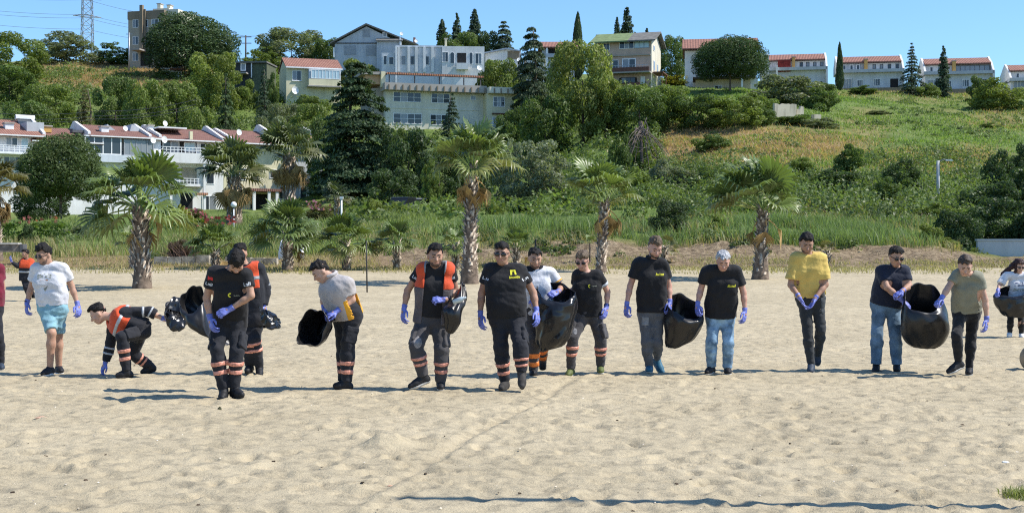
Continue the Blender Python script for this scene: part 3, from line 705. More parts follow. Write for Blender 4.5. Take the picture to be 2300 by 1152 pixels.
# white house behind the umbrella pine
h = House('white_red_house', 'white house with red roof mostly hidden by the umbrella pine', 1536, 222, 203, -8)
h.box('wall', B_WHITE, 1538, 115, 1690, 222, 0, 8, extra=3); h.gable_x('roof', T_RED, 1532, 1700, 92, 114, -1.0, 9.0)
h.gable_wall('end_wall', B_BEIGE, h.X(1690) + 0.003, 0, 8, h.Z(200), h.Z(114), h.Z(92), 0.25)
h.box('annex', B_BEIGE, 1562, 186, 1680, 222, -3.0, -0.004, extra=3); h.box('annex_end', B_WHITE, 1680.3, 184, 1696, 224, -2.9, 2, extra=3); h.box('annex_awning', B_AWN, 1556, 182, 1690, 185.8, -4.2, -0.005); h.win(1604, 200, 1618, 214, 2, -3.0); h.box('porch_post', B_TRIM, 1660, 186, 1664, 224, -4.1, -3.85, extra=2)  # annex end whitened as if sunlit, its front kept beige
h.box('flag_pole', B_METAL, 1682, 78, 1683, 92, 3.9, 4.0)
# row houses along the crest
def row_house(label, px0, px1, base, ridge, d, left_grey=False, glazed=False, red=False, cut=False):
    h = House('row_house', label, px0, base, d, -10, 'row house', 'row houses along the hill crest')
    s_ = (px1 - px0) / 165.0; q = lambda f: px0 + f * s_ * 165
    up, eave, bal = ridge + 20, ridge + 10, ridge + 28
    h.box('wall', B_COOL, px0, bal + 6, px1, base, 0, 7, extra=4); h.box('upper_wall', B_GREY if left_grey else B_WHITE, px0 + 2, eave, q(0.46), bal, 1.2, 7); h.box('upper_wall', B_WHITE, q(0.46) + 0.3, eave, px1 - 2, bal, 1.2, 7)
    h.box('balcony_slab', B_GREY, px0 - 4, bal - 1, px1, bal + 5.9, -0.9, 1.19)
    h.shed('roof', T_RED, px0, px1 - 3, ridge, eave + 1, 0.6, 4.2, 0.2); h.part('rear_roof', T_RED, MB().prism([(4.2, h.ZY(ridge, 4.2)), (7.6, h.Z(eave)), (7.6, h.Z(eave) + 0.2), (4.2, h.ZY(ridge, 4.2) + 0.2)], h.X(px0), h.X(px1 - 3), 'x'))
    for (xa, nm) in ((px1 - 2.9, 'end_wall'), (px0 - 3, 'party_wall')):
        h.part(nm, B_WHITE, MB().prism([(-0.9, h.Z(base) - 4 if nm == 'end_wall' else h.Z(bal)), (8.0, h.Z(base) - 4 if nm == 'end_wall' else h.Z(bal)), (8.0, h.Z(eave) + 0.1), (4.2, h.ZY(ridge, 4.2) + 0.35), (1.2, h.Z(eave) + 0.3), (-0.3, h.Z(bal) + 0.4), (-0.9, h.Z(bal) + 0.1)], h.X(xa), h.X(xa) + 0.3, 'x'))
    h.chimney(q(0.41), ridge + 3, q(0.46), bal - 2, 0.5, 0.7, B_OCHRE); h.chimney(q(0.51), ridge - 5, q(0.56), ridge + 4, 3.4, 0.8, B_TAND)
    if glazed: h.win(q(0.46), eave + 3, px1 - 6, bal - 2, 7, 1.0, B_CURT, B_TRIMD, 0.09, name='balcony_glazing')
    else:
        for f in (0.55, 0.66, 0.78, 0.90): h.win(q(f), eave + 4, q(f) + 5, eave + 12, 1, 1.2, fm=B_TRIMD)
    for f in (0.09, 0.20, 0.30):
        if red: break
        h.win(q(f), eave + 4, q(f) + 5, eave + 13, 1, 1.2, fm=B_TRIM, fw=0.12)
    if red:
        h.box('red_panel', B_RED, px0 + 20, eave, px0 + 48, bal + 8, -0.3, -0.05)
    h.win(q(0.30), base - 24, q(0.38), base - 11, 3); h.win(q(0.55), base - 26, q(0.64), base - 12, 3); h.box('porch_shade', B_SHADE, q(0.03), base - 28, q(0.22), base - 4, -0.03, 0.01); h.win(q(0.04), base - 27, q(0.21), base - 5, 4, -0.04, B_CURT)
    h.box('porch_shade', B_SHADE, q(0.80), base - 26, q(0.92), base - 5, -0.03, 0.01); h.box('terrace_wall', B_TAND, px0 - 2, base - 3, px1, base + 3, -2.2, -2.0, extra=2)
    return h
h = row_house('row house with a dark red panel, first of the row', 1726, 1852, 212, 127, 212, red=True); h.box('grey_tower', B_COOL, 1708, 128, 1727, 212, -1.4, 5, extra=4); h.box('post', B_TRIM, 1742, 150, 1746, 175, -1.2, -0.9)
row_house('row house with grey left half, between cypress and fir', 1882, 2022, 206, 132, 214, left_grey=True)
row_house('row house with a glazed upper balcony at the right end', 2078, 2222, 208, 136, 214, glazed=True)
row_house('row house cut off by the right photo edge', 2270, 2440, 206, 150, 216)

# white apartment terrace at lower left, stepped blocks
def block(label, px0, px1, base, eave, ridge, d, wm, rm, floors, rz=32, name='apartment_house', cat='house'):
    h = House(name, label, px0, base, d, rz, cat)
    h.box('wall', wm, px0, eave, px1, base, 0, 9, extra=3)
    h.shed('roof', rm, px0 - 2, px1 + 2, ridge, eave + 1, -0.9, 6.0, 0.2); h.part('rear_roof', rm, MB().prism([(6.0, h.ZY(ridge, 6)), (9.8, h.Z(eave)), (9.8, h.Z(eave) + 0.2), (6.0, h.ZY(ridge, 6) + 0.2)], h.X(px0 - 2), h.X(px1 + 2), 'x'))
    h.box('gutter', B_TRIM, px0 - 2, eave - 1.6, px1 + 2, eave + 1, -1.05, -0.905)
    for xa in (px0 - 3, px1 - 1):
        h.part('party_wall', B_WHITE, MB().prism([(-0.2, h.Z(eave)), (9.0, h.Z(eave)), (9.0, h.Z(eave) + 0.5), (6.0, h.ZY(ridge, 6) + 0.45), (5.4, h.ZY(ridge, 6) + 0.45), (-0.2, h.Z(eave) + 0.5)], h.X(xa), h.X(xa) + 0.28, 'x'))
    return h
h = block('white house end with brick red roof at the far left edge', -60, 68, 470, 302, 271, 130, B_WHITE, T_RED, 3)
h.win(0, 306, 20, 326, 2); h.win(28, 306, 40, 330, 1, glass=B_BLUEG); h.box('balcony_slab', B_TRIM, -50, 340, 50, 345, -1.6, -0.002); h.rail(-50, 326, 50, 340, -1.5); h.win(-4, 350, 26, 380, 3); h.box('orange_gable', B_ORNG, 54, 300, 67, 330, -0.3, -0.003)
h.chimney(4, 271, 20, 290, 1.5, 1.0, B_TRIM)
h = block('white apartment house with dark red roof and a solar water heater', 70, 200, 475, 318, 290, 132.9, B_WHITE, T_DKR, 3)
o = h.box('water_tank', B_TRIM, 62, 250, 98, 257, 5, 5.6); MB().tube([(h.X(62), 5.3, h.Z(254)), (h.X(98), 5.3, h.Z(254))], 0.28, k=10).build('tank', B_TRIM, o)
h.part('solar_panel', B_GLASS, MB().prism([(4.2, h.Z(272)), (5.2, h.Z(258)), (5.2, h.Z(256)), (4.2, h.Z(270))], h.X(64), h.X(98), 'x')); h.box('stair_house', B_GREY, 66, 272, 98, 312, 1.0, 6); h.chimney(105, 277, 121, 290, 3, 1.0, B_OCHRE)
h.win(76, 330, 110, 372, 3)
h = block('white apartment house with enclosed glass balcony under a long red roof', 200, 335, 475, 307, 285, 135.9, B_WHITE, T_DKR, 3)
h.win(190, 308, 255, 345, 4, -0.75, B_GLASS, B_TRIM, 0.12, name='balcony_glazing'); h.win(264, 313, 318, 345, 5, -0.75, B_CURT, B_SHUT, 0.1, name='balcony_glazing'); h.box('balcony_front', B_COOL, 188, 347, 322, 364, -0.9, -0.003)
h.chimney(231, 281, 245, 297, 1.5, 1.0, B_TRIM); h.box('roof_hatch', B_TRIMD, 175, 291, 205, 297, 1.2, 2.4); h.dish(282, 280, 8, 2.5, 0.2)
h.part('roof_gable', B_GREY, MB().prism([(h.X(240), h.Z(298)), (h.X(282), h.Z(298)), (h.X(250), h.Z(271))][::-1], 3.0, 5.0)); h.box('upper_balcony', B_TRIM, 320, 310, 335, 345, -0.6, -0.003)
h.win(215, 380, 250, 410, 3); h.win(270, 380, 300, 410, 2)
h = block('white apartment house with open balconies and an arched window', 337, 500, 478, 314, 291, 139.2, B_WHITE, T_DKR, 3)
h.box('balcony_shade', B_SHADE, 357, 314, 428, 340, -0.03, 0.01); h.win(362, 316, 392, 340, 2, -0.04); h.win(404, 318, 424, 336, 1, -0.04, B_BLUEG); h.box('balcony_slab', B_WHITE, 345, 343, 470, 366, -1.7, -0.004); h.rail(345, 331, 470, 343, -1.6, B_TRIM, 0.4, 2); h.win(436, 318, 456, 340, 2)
h.box('loggia', B_TAN, 398, 374, 428, 410, -0.04, 0.01); h.rail(372, 400, 430, 412, -1.3, B_TRIM, 0.4, 2); h.box('balcony_slab', B_WHITE, 366, 412, 436, 418, -1.4, -0.004); h.box('column', B_WHITE, 432, 366, 437, 475, -1.6, -1.3, extra=2); h.box('column', B_WHITE, 366, 366, 371, 475, -1.6, -1.3, extra=2)
h.arch(449, 375, 462, 408, 0); h.win(440, 438, 466, 470, 2); h.box('doorway', B_SHADE, 396, 432, 420, 474, -0.04, 0.01); h.box('awning', T_ORG, 418, 432, 440, 437, -1.8, -1.0)
h.dish(353, 316, 10, -1.9, 0.1); h.dish(334, 318, 9, -1.5, 0.1); h.dish(380, 271, 8, 2.5, 0.2); h.part('roof_gable', B_GREY, MB().prism([(h.X(313), h.Z(298)), (h.X(362), h.Z(298)), (h.X(318), h.Z(275))][::-1], 3.0, 5.0)); h.box('roof_canopy', B_TRIM, 362, 280, 418, 283, 1.5, 4.5); h.chimney(352, 277, 362, 292, 3.2, 0.9, B_TRIM); h.box('roof_post', B_YEL, 411, 292, 417, 312, -0.6, -0.2)
h = block('yellow apartment house with brown roof right of the open balconies', 502, 622, 470, 322, 295, 143.4, B_YEL, T_DKR, 3)
h.win(556, 326, 582, 340, 2); h.win(596, 378, 608, 396, 1); h.win(522, 378, 546, 402, 2); h.box('porch_canopy', T_DKR, 540, 424, 618, 430, -2.4, -0.004)
for px in (546, 576, 592, 612): h.box('porch_post', B_WHITE, px, 430.3, px + 5, 470, -2.3, -2.0, extra=2)
h.box('porch_shade', B_SHADE, 556, 434, 590, 468, -0.04, 0.01); h.dish(529, 297, 9, -0.5, 0.1); h.dish(684, 284, 11, 3.0, 0.2); h.dish(667, 280, 10, 3.4, 0.2)
h = block('grey apartment house with arched ground floor windows', 624, 716, 472, 318, 292, 146.7, B_GREY, T_ORG, 3)
h.win(640, 330, 664, 352, 2); h.win(688, 374, 706, 392, 2); h.box('balcony', B_COOL, 676, 390, 718, 404, -1.2, -0.004); h.box('porch_roof', T_DKR, 672, 404.3, 722, 412, -2.2, -0.005); h.arch(670, 418, 681, 446, 0); h.arch(688, 418, 699, 446, 0); h.win(628, 420, 640, 446, 1); h.box('porch_column', B_WHITE, 706, 428, 713, 470, -2.1, -1.7, extra=2)

# ruined wall on the slope
rw = House('ruined_wall', 'crumbling cream wall standing alone on the green slope', 1740, 268, 154, 14, 'ruin')
g = np.random.default_rng(3); xs = np.linspace(rw.X(1740), rw.X(1792), 12); tops = [rw.Z(232 + 2.5 * g.random()) for _ in xs]; tops[3] = rw.Z(236)
rw.part('wall', B_RUIN, MB().prism(([(xs[0], -2.0), (xs[-1], -2.0)] + list(zip(xs[::-1], tops[::-1])))[::-1], 0, 0.5))
rw.part('stub', B_RUIN, MB().prism([(rw.X(1794), -1.5), (rw.X(1812), -1.5), (rw.X(1812), rw.Z(238)), (rw.X(1806), rw.Z(236)), (rw.X(1803), rw.Z(244)), (rw.X(1796), rw.Z(243))][::-1], 0.3, 0.8)); rw.part('block', B_RUIN, MB().box(rw.X(1836), rw.X(1854), 0.3, 1.0, -1.0, rw.Z(254)))
# white garden wall at right, its shade painted in as grey plaster
gw = House('garden_wall', 'plain white wall greyed as if shaded at the right edge behind the beach', 2196, 574, 64, -6, 'wall')
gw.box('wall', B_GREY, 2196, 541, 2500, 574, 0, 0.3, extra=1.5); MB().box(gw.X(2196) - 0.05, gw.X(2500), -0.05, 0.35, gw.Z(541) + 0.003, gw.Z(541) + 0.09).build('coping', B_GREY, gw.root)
# low stone wall behind the small palms
def low_wall(label, px0, px1, top, base, d, m):
    h = House('low_wall', label, px0, base, d, 0, 'wall'); g = np.random.default_rng(int(px0))
    n = int((px1 - px0) / 26)
    for i in range(n):
        a, b_ = px0 + (px1 - px0) * i / n, px0 + (px1 - px0) * (i + 1) / n
        h.part('stone', m, MB().box(h.X(a) + 0.012, h.X(b_) - 0.012, -0.03 * g.random(), 0.4 + 0.04 * g.random(), -0.4, h.Z(top + 4 * g.random())))
    return h
M_STONE = mat('low_wall_stone', (0.36, 0.31, 0.24), 0.95, 0.3, 3, 0.5, 12, col2=(0.45, 0.40, 0.32))
low_wall('low rough stone wall with dry twigs behind the leftmost workers', 345, 470, 573, 598, 57.2, M_STONE)
low_wall('low rough stone wall between the young palms', 505, 622, 576, 600, 57.2, M_STONE)
lb = House('timber_block', 'long grey weathered timber lying at the far left of the beach', -60, 564, 57.5, 8, 'timber')
lb.box('beam', mat('grey_timber', (0.20, 0.17, 0.14), 0.9, 0.3, 5), -60, 549, 40, 566, 0, 0.6); lb.box('end_cap', B_TRIMD, 40.3, 548, 47, 567, -0.1, 0.7); lb.box('top_board', mat('pale_board', (0.5, 0.46, 0.4), 0.9, 0.2, 5), -60, 545, 36, 548.7, -0.05, 0.65)
# ------------------------------------------------------------------ trees
def crown_from_lobes(lobes, n, leaf, seed, mat_, name, squash=1.0, rnd=0.65, up=0.0, elong=0.6):
    """Leaf-sized faces spread through ellipsoid lobes (x, y, z, rx, ry, rz)."""
    g = np.random.default_rng(seed)
    L = np.array(lobes, float)
    w = (L[:, 3] * L[:, 4] + L[:, 3] * L[:, 5] + L[:, 4] * L[:, 5]); w /= w.sum()
    k = g.choice(len(L), n, p=w)
    D = g.normal(size=(n, 3)); D /= np.linalg.norm(D, axis=1, keepdims=True)
    rad = 1.0 - 0.45 * g.random(n) ** 1.7
    C = L[k, :3] + D * L[k, 3:6] * rad[:, None]
    N = D / L[k, 3:6]; N /= np.linalg.norm(N, axis=1, keepdims=True)
    N = N + rnd * g.normal(size=(n, 3)); N[:, 2] += up
    # drop leaves buried inside other lobes
    keep = np.ones(n, bool)
    for i in range(len(L)):
        q = (((C - L[i, :3]) / L[i, 3:6]) ** 2).sum(1)
        keep &= ~((q < 0.45) & (k != i) & (g.random(n) < 0.8))
    C, N, k = C[keep], N[keep], k[keep]
    tone = 0.8 + 0.4 * g.random(len(L))
    sz = leaf * (0.55 + 0.9 * g.random(len(C)))
    V, q = leaf_quads(C, N, sz, sz * elong, g)
    sh = np.repeat(tone[k] * (0.72 + 0.56 * g.random(len(C))), 4)
    return np_mesh(name, V, q, None, mat_, False, sh)
def broad_lobes(seed, nl=15, r0=0.15, r1=0.27, flat=0.0, pw=1.0):
    g = np.random.default_rng(seed); out = []
    for i in range(nl):
        a = 2 * np.pi * (i / nl * 2.618 * 3 + 0.2 * g.random()); z = (i + 0.5) / nl
        z = flat + (1 - flat) * z
        rr = r0 + (r1 - r0) * g.random()
        prof = math.sqrt(max(0.0, 1 - (2 * (0.12 + 0.80 * z) - 1) ** 2)) ** pw
        R0 = max(0.0, 0.5 * prof - rr * 0.55) * (0.75 + 0.4 * g.random())
        out.append((R0 * math.cos(a), R0 * math.sin(a), min(max(z, rr * 0.7), 1 - rr * 0.8), rr, rr, rr * 0.85))
    return out
def conifer_crown(seed, name, whorls=18, per=9, n=9500, droop=0.25, prof=0.85, gap=0.0, leaf=0.02, tuft=0.5, irregular=0.25):
    """Spire of branches in whorls, each carrying flat sprays of needles."""
    g = np.random.default_rng(seed); C, N, S = [], [], []
    br = []
    for i in range(whorls):
        t = (i + 0.3 * g.random()) / whorls
        for j in range(per):
            if g.random() < gap: continue
            ln = 0.5 * (1 - t) ** prof * (1 - irregular + irregular * 1.3 * g.random()) + 0.012
            br.append((t, g.random() * 2 * np.pi, ln))
    tot = sum(b[2] ** 1.2 for b in br)
    for t, a, ln in br:
        m_ = max(5, int(n * ln ** 1.2 / tot))
        u = g.random(m_) ** 0.75
        side = g.normal(size=m_) * ln * 0.22 * (0.35 + 1.1 * u * (1 - u) * 2)
        ca, sa = math.cos(a), math.sin(a)
        x = ln * u * ca - side * sa; y = ln * u * sa + side * ca
        z = t * 0.97 + ln * (0.28 * u - droop * u * u * 2) * (0.55) + 0.006 * g.normal(size=m_) - np.abs(side) * 0.12
        C.append(np.stack([x, y, z], 1))
        nn = np.stack([0.5 * ca + tuft * g.normal(size=m_), 0.5 * sa + tuft * g.normal(size=m_), 0.9 + tuft * g.normal(size=m_)], 1); N.append(nn)
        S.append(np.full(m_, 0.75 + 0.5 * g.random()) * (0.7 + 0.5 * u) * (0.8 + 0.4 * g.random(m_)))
    C, N, S = np.concatenate(C), np.concatenate(N), np.concatenate(S)
    C[:, 2] = np.clip(C[:, 2], 0.0, 1.02)
    sz = leaf * (0.6 + 0.8 * g.random(len(C)))
    V, q = leaf_quads(C, N, sz, sz * 0.5, g)
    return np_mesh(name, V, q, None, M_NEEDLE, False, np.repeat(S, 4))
def cypress_crown(seed, name, n=7000):
    g = np.random.default_rng(seed)
    z = g.random(n) ** 0.9; a = g.random(n) * 2 * np.pi
    pr = 0.5 * np.clip(z / 0.18, 0, 1) ** 0.5 * (1 - z) ** 0.55 * 1.25 * (0.75 + 0.35 * vnoise(a * 1.5, z * 9, seed))
    r = pr * (1 - 0.4 * g.random(n) ** 2)
    C = np.stack([r * np.cos(a), r * np.sin(a), z], 1)
    N = np.stack([np.cos(a), np.sin(a), 0.3 + 0 * a], 1) + 0.5 * g.normal(size=(n, 3))
    sz = 0.035 * (0.6 + 0.8 * g.random(n))
    V, q = leaf_quads(C, N, sz, sz * 0.5, g)
    return np_mesh(name, V, q, None, M_NEEDLE, False, np.repeat(0.65 + 0.6 * g.random(n), 4))
def shrub_lobes(seed, nl=30, r0=0.09, r1=0.2):
    g = np.random.default_rng(seed); out = []
    while len(out) < nl:
        p = np.array([g.random() - 0.5, g.random() - 0.5, g.random()]) * np.array([0.86, 0.86, 0.86]); r = r0 + (r1 - r0) * g.random()
        if (p[0] / 0.44) ** 2 + (p[1] / 0.44) ** 2 + (p[2] / 0.88) ** 2 > 1.0 + 0.25 * g.random(): continue
        out.append((p[0], p[1], p[2] + 0.02, r, r, r * 0.85))
    return out
def dome_lobes(seed, nl=46):
    """Umbrella of a stone pine: many small tufts over a dome with a hollow underside."""
    g = np.random.default_rng(seed); out = []
    for i in range(nl):
        u = (i + 0.5) / nl; a = i * 2.39996
        th = math.acos(1 - 1.5 * u)
        rr = 0.12 + 0.06 * g.random()
        out.append(((0.5 - rr * 0.6) * math.sin(th) * math.cos(a), (0.5 - rr * 0.6) * math.sin(th) * math.sin(a), 0.42 + (0.58 - rr) * math.cos(th) + 0.03 * g.normal(), rr, rr, rr * 1.05))
    for i in range(8):
        a = 2 * np.pi * i / 8
        out.append((0.22 * math.cos(a), 0.22 * math.sin(a), 0.36, 0.22, 0.22, 0.22))
    return out
CROWN = {
    'broad': [crown_from_lobes(broad_lobes(s, 26, 0.10, 0.22), 13000, 0.021, s, M_LEAF, 'broadleaf_crown') for s in (1, 2, 3, 4)],
    'poplar': [crown_from_lobes(broad_lobes(s, 40, 0.08, 0.19, 0.0, 0.55), 17000, 0.019, s, M_LEAF, 'poplar_crown', rnd=0.9) for s in (11, 12)],
    'loose': [crown_from_lobes(shrub_lobes(s, 110, 0.04, 0.11), 15000, 0.017, s, M_LEAF, 'loose_crown', rnd=0.9) for s in (21, 22, 23)],
    'conifer': [conifer_crown(s, 'conifer_crown') for s in (31, 32, 33)],
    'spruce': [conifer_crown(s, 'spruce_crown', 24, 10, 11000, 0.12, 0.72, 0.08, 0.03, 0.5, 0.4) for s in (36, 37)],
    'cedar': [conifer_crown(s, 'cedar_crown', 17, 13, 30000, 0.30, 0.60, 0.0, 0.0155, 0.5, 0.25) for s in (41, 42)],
    'cypress': [cypress_crown(s, 'cypress_crown') for s in (51, 52)],
    'pine': [crown_from_lobes(dome_lobes(s), 52000, 0.0165, s, M_NEEDLE, 'stone_pine_crown', rnd=0.7, elong=0.4) for s in (61, 62)],
    'shrub': [crown_from_lobes(shrub_lobes(s), 11000, 0.024, s, M_LEAF, 'shrub_foliage', rnd=0.8) for s in (71, 72, 73, 74)],
}
NAMES = {'broad': 'broadleaf_tree', 'poplar': 'poplar_tree', 'loose': 'light_crowned_tree', 'conifer': 'conifer_tree', 'spruce': 'spruce_tree', 'cedar': 'cedar_tree', 'cypress': 'cypress_tree', 'pine': 'stone_pine', 'shrub': 'shrub'}
LABELLED = []
def plant(kind, label, px, top, width, d, tint, trunk=0.12, var=0, group=None, base_py=None, depth=0.9, tr=None, lean=0.0, cat=None):
    """A tree or shrub rooted on the land at (px, d); its top reaches photo row `top`, its crown is `width` photo pixels wide."""
    g = np.random.default_rng(int(abs(px) * 7 + abs(top) * 13 + d))
    x = (px - CX) / F_PX * d
    zg = ground_at(px, d) - 0.1
    zt = CAM_H - (top - HZ) / F_PX * d
    H = max(0.5, zt - zg); w = width / F_PX * d
    me = CROWN[kind][var % len(CROWN[kind])]
    rz = float(g.random() * 6.28)
    if kind == 'shrub':
        o = link('shrub', me, None, (x, d, zg - 0.03 * H)); o.scale = (w, w * depth, H * 1.03); o.rotation_euler = (0, 0, rz * 0 + (rz if abs(depth - 0.9) < 0.2 else 0))
        o.color = tuple(tint) + (1,)
        return tag(o, label, cat or 'shrub', group)
    root = empty(NAMES[kind], (x, d, zg), 0, label, cat or 'tree', group)
    c = link('crown', me, root, (0, 0, trunk * H)); c.scale = (w, w * depth, H * (1 - trunk)); c.rotation_euler = (lean, 0, rz)
    c.color = tuple(tint) + (1,)
    r = tr or max(0.08, 0.018 * H)
    mb = MB()
    b1, b2 = 0.03 * H * g.normal(), 0.03 * H * g.normal()
    topf = 0.9 if kind in ('conifer', 'spruce', 'cedar', 'cypress') else max(trunk + 0.3, 0.62)
    axis = [np.array([b1 * math.sin(3 * t), b2 * math.sin(2.2 * t), t * H]) for t in np.linspace(0, topf, 7)]
    mb.tube([(0, 0, -0.4)] + axis, r * 1.15, r * 0.3, 7)
    if kind in ('broad', 'poplar', 'loose', 'pine'):
        for i in range(6):
            t = trunk + (0.55 - trunk * 0.4) * (0.1 + 0.8 * i / 6); a = g.random() * 6.28
            p = np.array([b1 * math.sin(3 * t), b2 * math.sin(2.2 * t), t * H])
            e = p + np.array([math.cos(a) * w * 0.30, math.sin(a) * w * 0.27, H * 0.16])
            mb.tube([p, (p + e) / 2 + np.array([0, 0, 0.02 * H]), e], r * 0.42, r * 0.12, 5)
    mb.build('trunk', M_BARK, root, True)
    return root
G1, G2, G3, G4, G5 = (0.115, 0.165, 0.046), (0.17, 0.22, 0.056), (0.20, 0.24, 0.058), (0.25, 0.285, 0.085), (0.18, 0.205, 0.11)
DK, DC, OL, BR = (0.068, 0.105, 0.042), (0.062, 0.094, 0.052), (0.23, 0.255, 0.165), (0.15, 0.145, 0.06)
T = [
 # skyline, left to right
 ('broad', 'big glossy fig tree at the upper left edge of the hill', 22, 78, 150, 205, G2, .08, 0),
 ('loose', 'hazy grey green tree below the lattice pylon', 150, 66, 160, 234, G5, .02, 0),
 ('loose', 'small dark half bare tree between pylon and tan tower block', 258, 92, 100, 236, G1, .03, 1),
 ('pine', 'huge dark rounded pine covering the right side of the tan tower block', 432, 30, 205, 218, DK, .05, 0),
 ('broad', 'broad grey green tree on the skyline left of the gabled house', 655, 66, 150, 232, G5, .05, 1),
 ('broad', 'dark tree squeezed against the left eave of the gabled house', 738, 88, 80, 228, G1, .05, 2),
 ('loose', 'low feathery tree behind the dark shed', 590, 100, 110, 226, G2, .05, 2),
 ('broad', 'green tree right of the yellow house foot', 700, 236, 100, 164, G2, .04, 0),
 ('broad', 'dull tree behind the shaggy tall palm crown', 615, 262, 84, 156, G5, .04, 1),
 ('broad', 'mid green tree left of the great cedar', 735, 262, 90, 146, G1, .04, 2),
 ('spruce', 'pointed conifer, first of the skyline row above the flat roofed house', 993, 38, 58, 232, DC, .05, 0),
 ('spruce', 'slender conifer, second of the skyline row above the flat roofed house', 1026, 24, 52, 234, DC, .05, 1),
 ('spruce', 'tallest conifer of the skyline row above the flat roofed house', 1066, 14, 66, 236, DC, .05, 0),
 ('broad', 'dark round tree between two conifers above the flat roofed house', 1098, 72, 66, 230, DK, .05, 3),
 ('broad', 'mid green tree under the skyline conifers beside a roof chimney', 1032, 76, 110, 229, G1, .05, 0),
 ('cedar', 'layered cedar with flat boughs, last of the skyline row', 1132, 40, 84, 228, DC, .05, 1),
 ('cypress', 'dark cypress spike above the red roofed house', 1298, 30, 30, 230, DK, .02, 0),
 ('spruce', 'tall ragged conifer rising behind the salmon house roof', 1408, 10, 70, 228, DC, .05, 1),
 ('spruce', 'thin leaning conifer just left of the ragged one behind the salmon house', 1386, 32, 40, 226, DC, .05, 0),
 ('spruce', 'short slanting conifer tip at the right end of the salmon house roof', 1453, 58, 44, 230, DC, .05, 0),
 ('loose', 'small tree peeping over the left end of the green roof', 1338, 72, 30, 224, G1, .05, 1),
 ('broad', 'dark tree between the salmon house and the white house', 1510, 82, 70, 226, G1, .05, 1),
 ('pine', 'large umbrella pine standing before the white red roofed house', 1640, 78, 172, 188, DK, .17, 1),
 ('cypress', 'thin bent cypress left of the middle row house', 1886, 97, 20, 209, DK, .02, 1),
 ('conifer', 'full blue green fir hiding the right end of the middle row house', 2048, 90, 70, 200, DC, .02, 0),
 ('spruce', 'slim grey green fir before the right row house', 2119, 98, 44, 200, DC, .02, 1),
 # wooded slope behind the white apartments
 ('broad', 'dark leafy tree below the fig at the left edge', 20, 150, 130, 190, G1, .05, 2),
 ('broad', 'light green tree left of the brown cypress', 110, 190, 110, 176, G2, .05, 3),
 ('conifer', 'brown green columnar conifer behind the first red roof', 190, 183, 86, 162, BR, .02, 1),
 ('broad', 'dark glossy tree right of the brown columnar conifer', 258, 176, 100, 172, G1, .05, 0),
 ('broad', 'bright green tree in the wood above the satellite dishes', 328, 180, 90, 168, G2, .05, 1),
 ('broad', 'dull green tree on the slope under the small white hut', 400, 186, 100, 176, G2, .05, 2),
 ('poplar', 'tall yellow green tree between the tower block pine and the dark shed', 482, 118, 110, 188, G3, .05, 0),
 ('conifer', 'dark conifer before the yellow green tree', 508, 152, 84, 160, DK, .02, 2),
 ('conifer', 'narrow dark conifer left of the yellow house', 592, 140, 66, 172, DC, .02, 0),
 ('broad', 'grey green tree under the yellow house', 640, 232, 90, 168, G5, .05, 3),
 ('broad', 'shady tree at the foot of the slope behind the first dish', 60, 228, 110, 160, G1, .05, 1),
 ('broad', 'tree filling the gap behind the middle white roof', 440, 238, 90, 158, G2, .05, 0),
 # centre
 ('cedar', 'great dark cedar with drooping boughs left of the cream house', 802, 118, 262, 126, (0.052, 0.082, 0.038), .10, 0),
 ('broad', 'dense dark tree right of the great cedar', 915, 290, 130, 124, DK, .05, 1),
 ('conifer', 'pyramid conifer before the cream house windows', 1016, 202, 84, 160, DC, .02, 1),
 ('cedar', 'tall narrow cedar right of the cream house', 1194, 48, 130, 178, (0.065, 0.09, 0.046), .05, 1),
 ('broad', 'leafy tree on the terrace behind the cream house roof', 1118, 134, 100, 186, G2, .05, 2),
 ('poplar', 'tall sunlit poplar with pale leaves left of the salmon house', 1312, 94, 150, 152, G4, .04, 1),
 ('broad', 'dark bushy tree under the narrow cedar', 1226, 214, 130, 150, G1, .04, 3),
 ('poplar', 'lower pale crowned tree at the foot of the tall poplar', 1360, 180, 90, 150, G3, .04, 0),
 ('broad', 'dark tree right of the poplar under the salmon house', 1438, 198, 130, 149, G1, .04, 0),
 ('broad', 'round green tree on the slope below the salmon house balcony', 1502, 194, 120, 154, G2, .03, 1),
 ('broad', 'green tree below the yellow flowers beside the white house', 1570, 214, 130, 149, G1, .03, 2),
 ('broad', 'wide bright bush tree under the umbrella pine', 1650, 220, 140, 147, G2, .03, 3),
 ('broad', 'dark bush tree left of the ruined cream wall', 1700, 242, 80, 149, G1, .03, 0),
 ('loose', 'silvery olive tree with pale blossom behind the tall palm', 1210, 300, 170, 112, OL, .06, 0),
 ('loose', 'second silvery tree leaning out left of the olive', 1145, 300, 90, 116, OL, .06, 1),
 ('broad', 'dark tree under the cream house behind the tall palm', 1060, 320, 120, 128, DK, .04, 3),
 ('broad', 'shadowy tree behind the parked cars', 985, 340, 110, 122, DK, .04, 0),
 ('loose', 'slim young tree beside the parked cars', 968, 345, 60, 108, G2, .2, 2),
 ('pine', 'wide stone pine in the garden before the white apartments', 137, 298, 200, 103, (0.085, 0.12, 0.04), .18, 0),
 ('broad', 'shady tree behind the garden stone pine', 95, 415, 130, 112, DK, .05, 1),
 ('broad', 'dark tree behind the great cedar trunk', 835, 330, 150, 132, DK, .04, 2),
 ('broad', 'dark tree filling the shade right of the cedar trunk', 880, 380, 130, 116, DK, .03, 3),
]
for t_ in T:
    plant(t_[0], t_[1], t_[2], t_[3], t_[4], t_[5], t_[6], t_[7], t_[8])
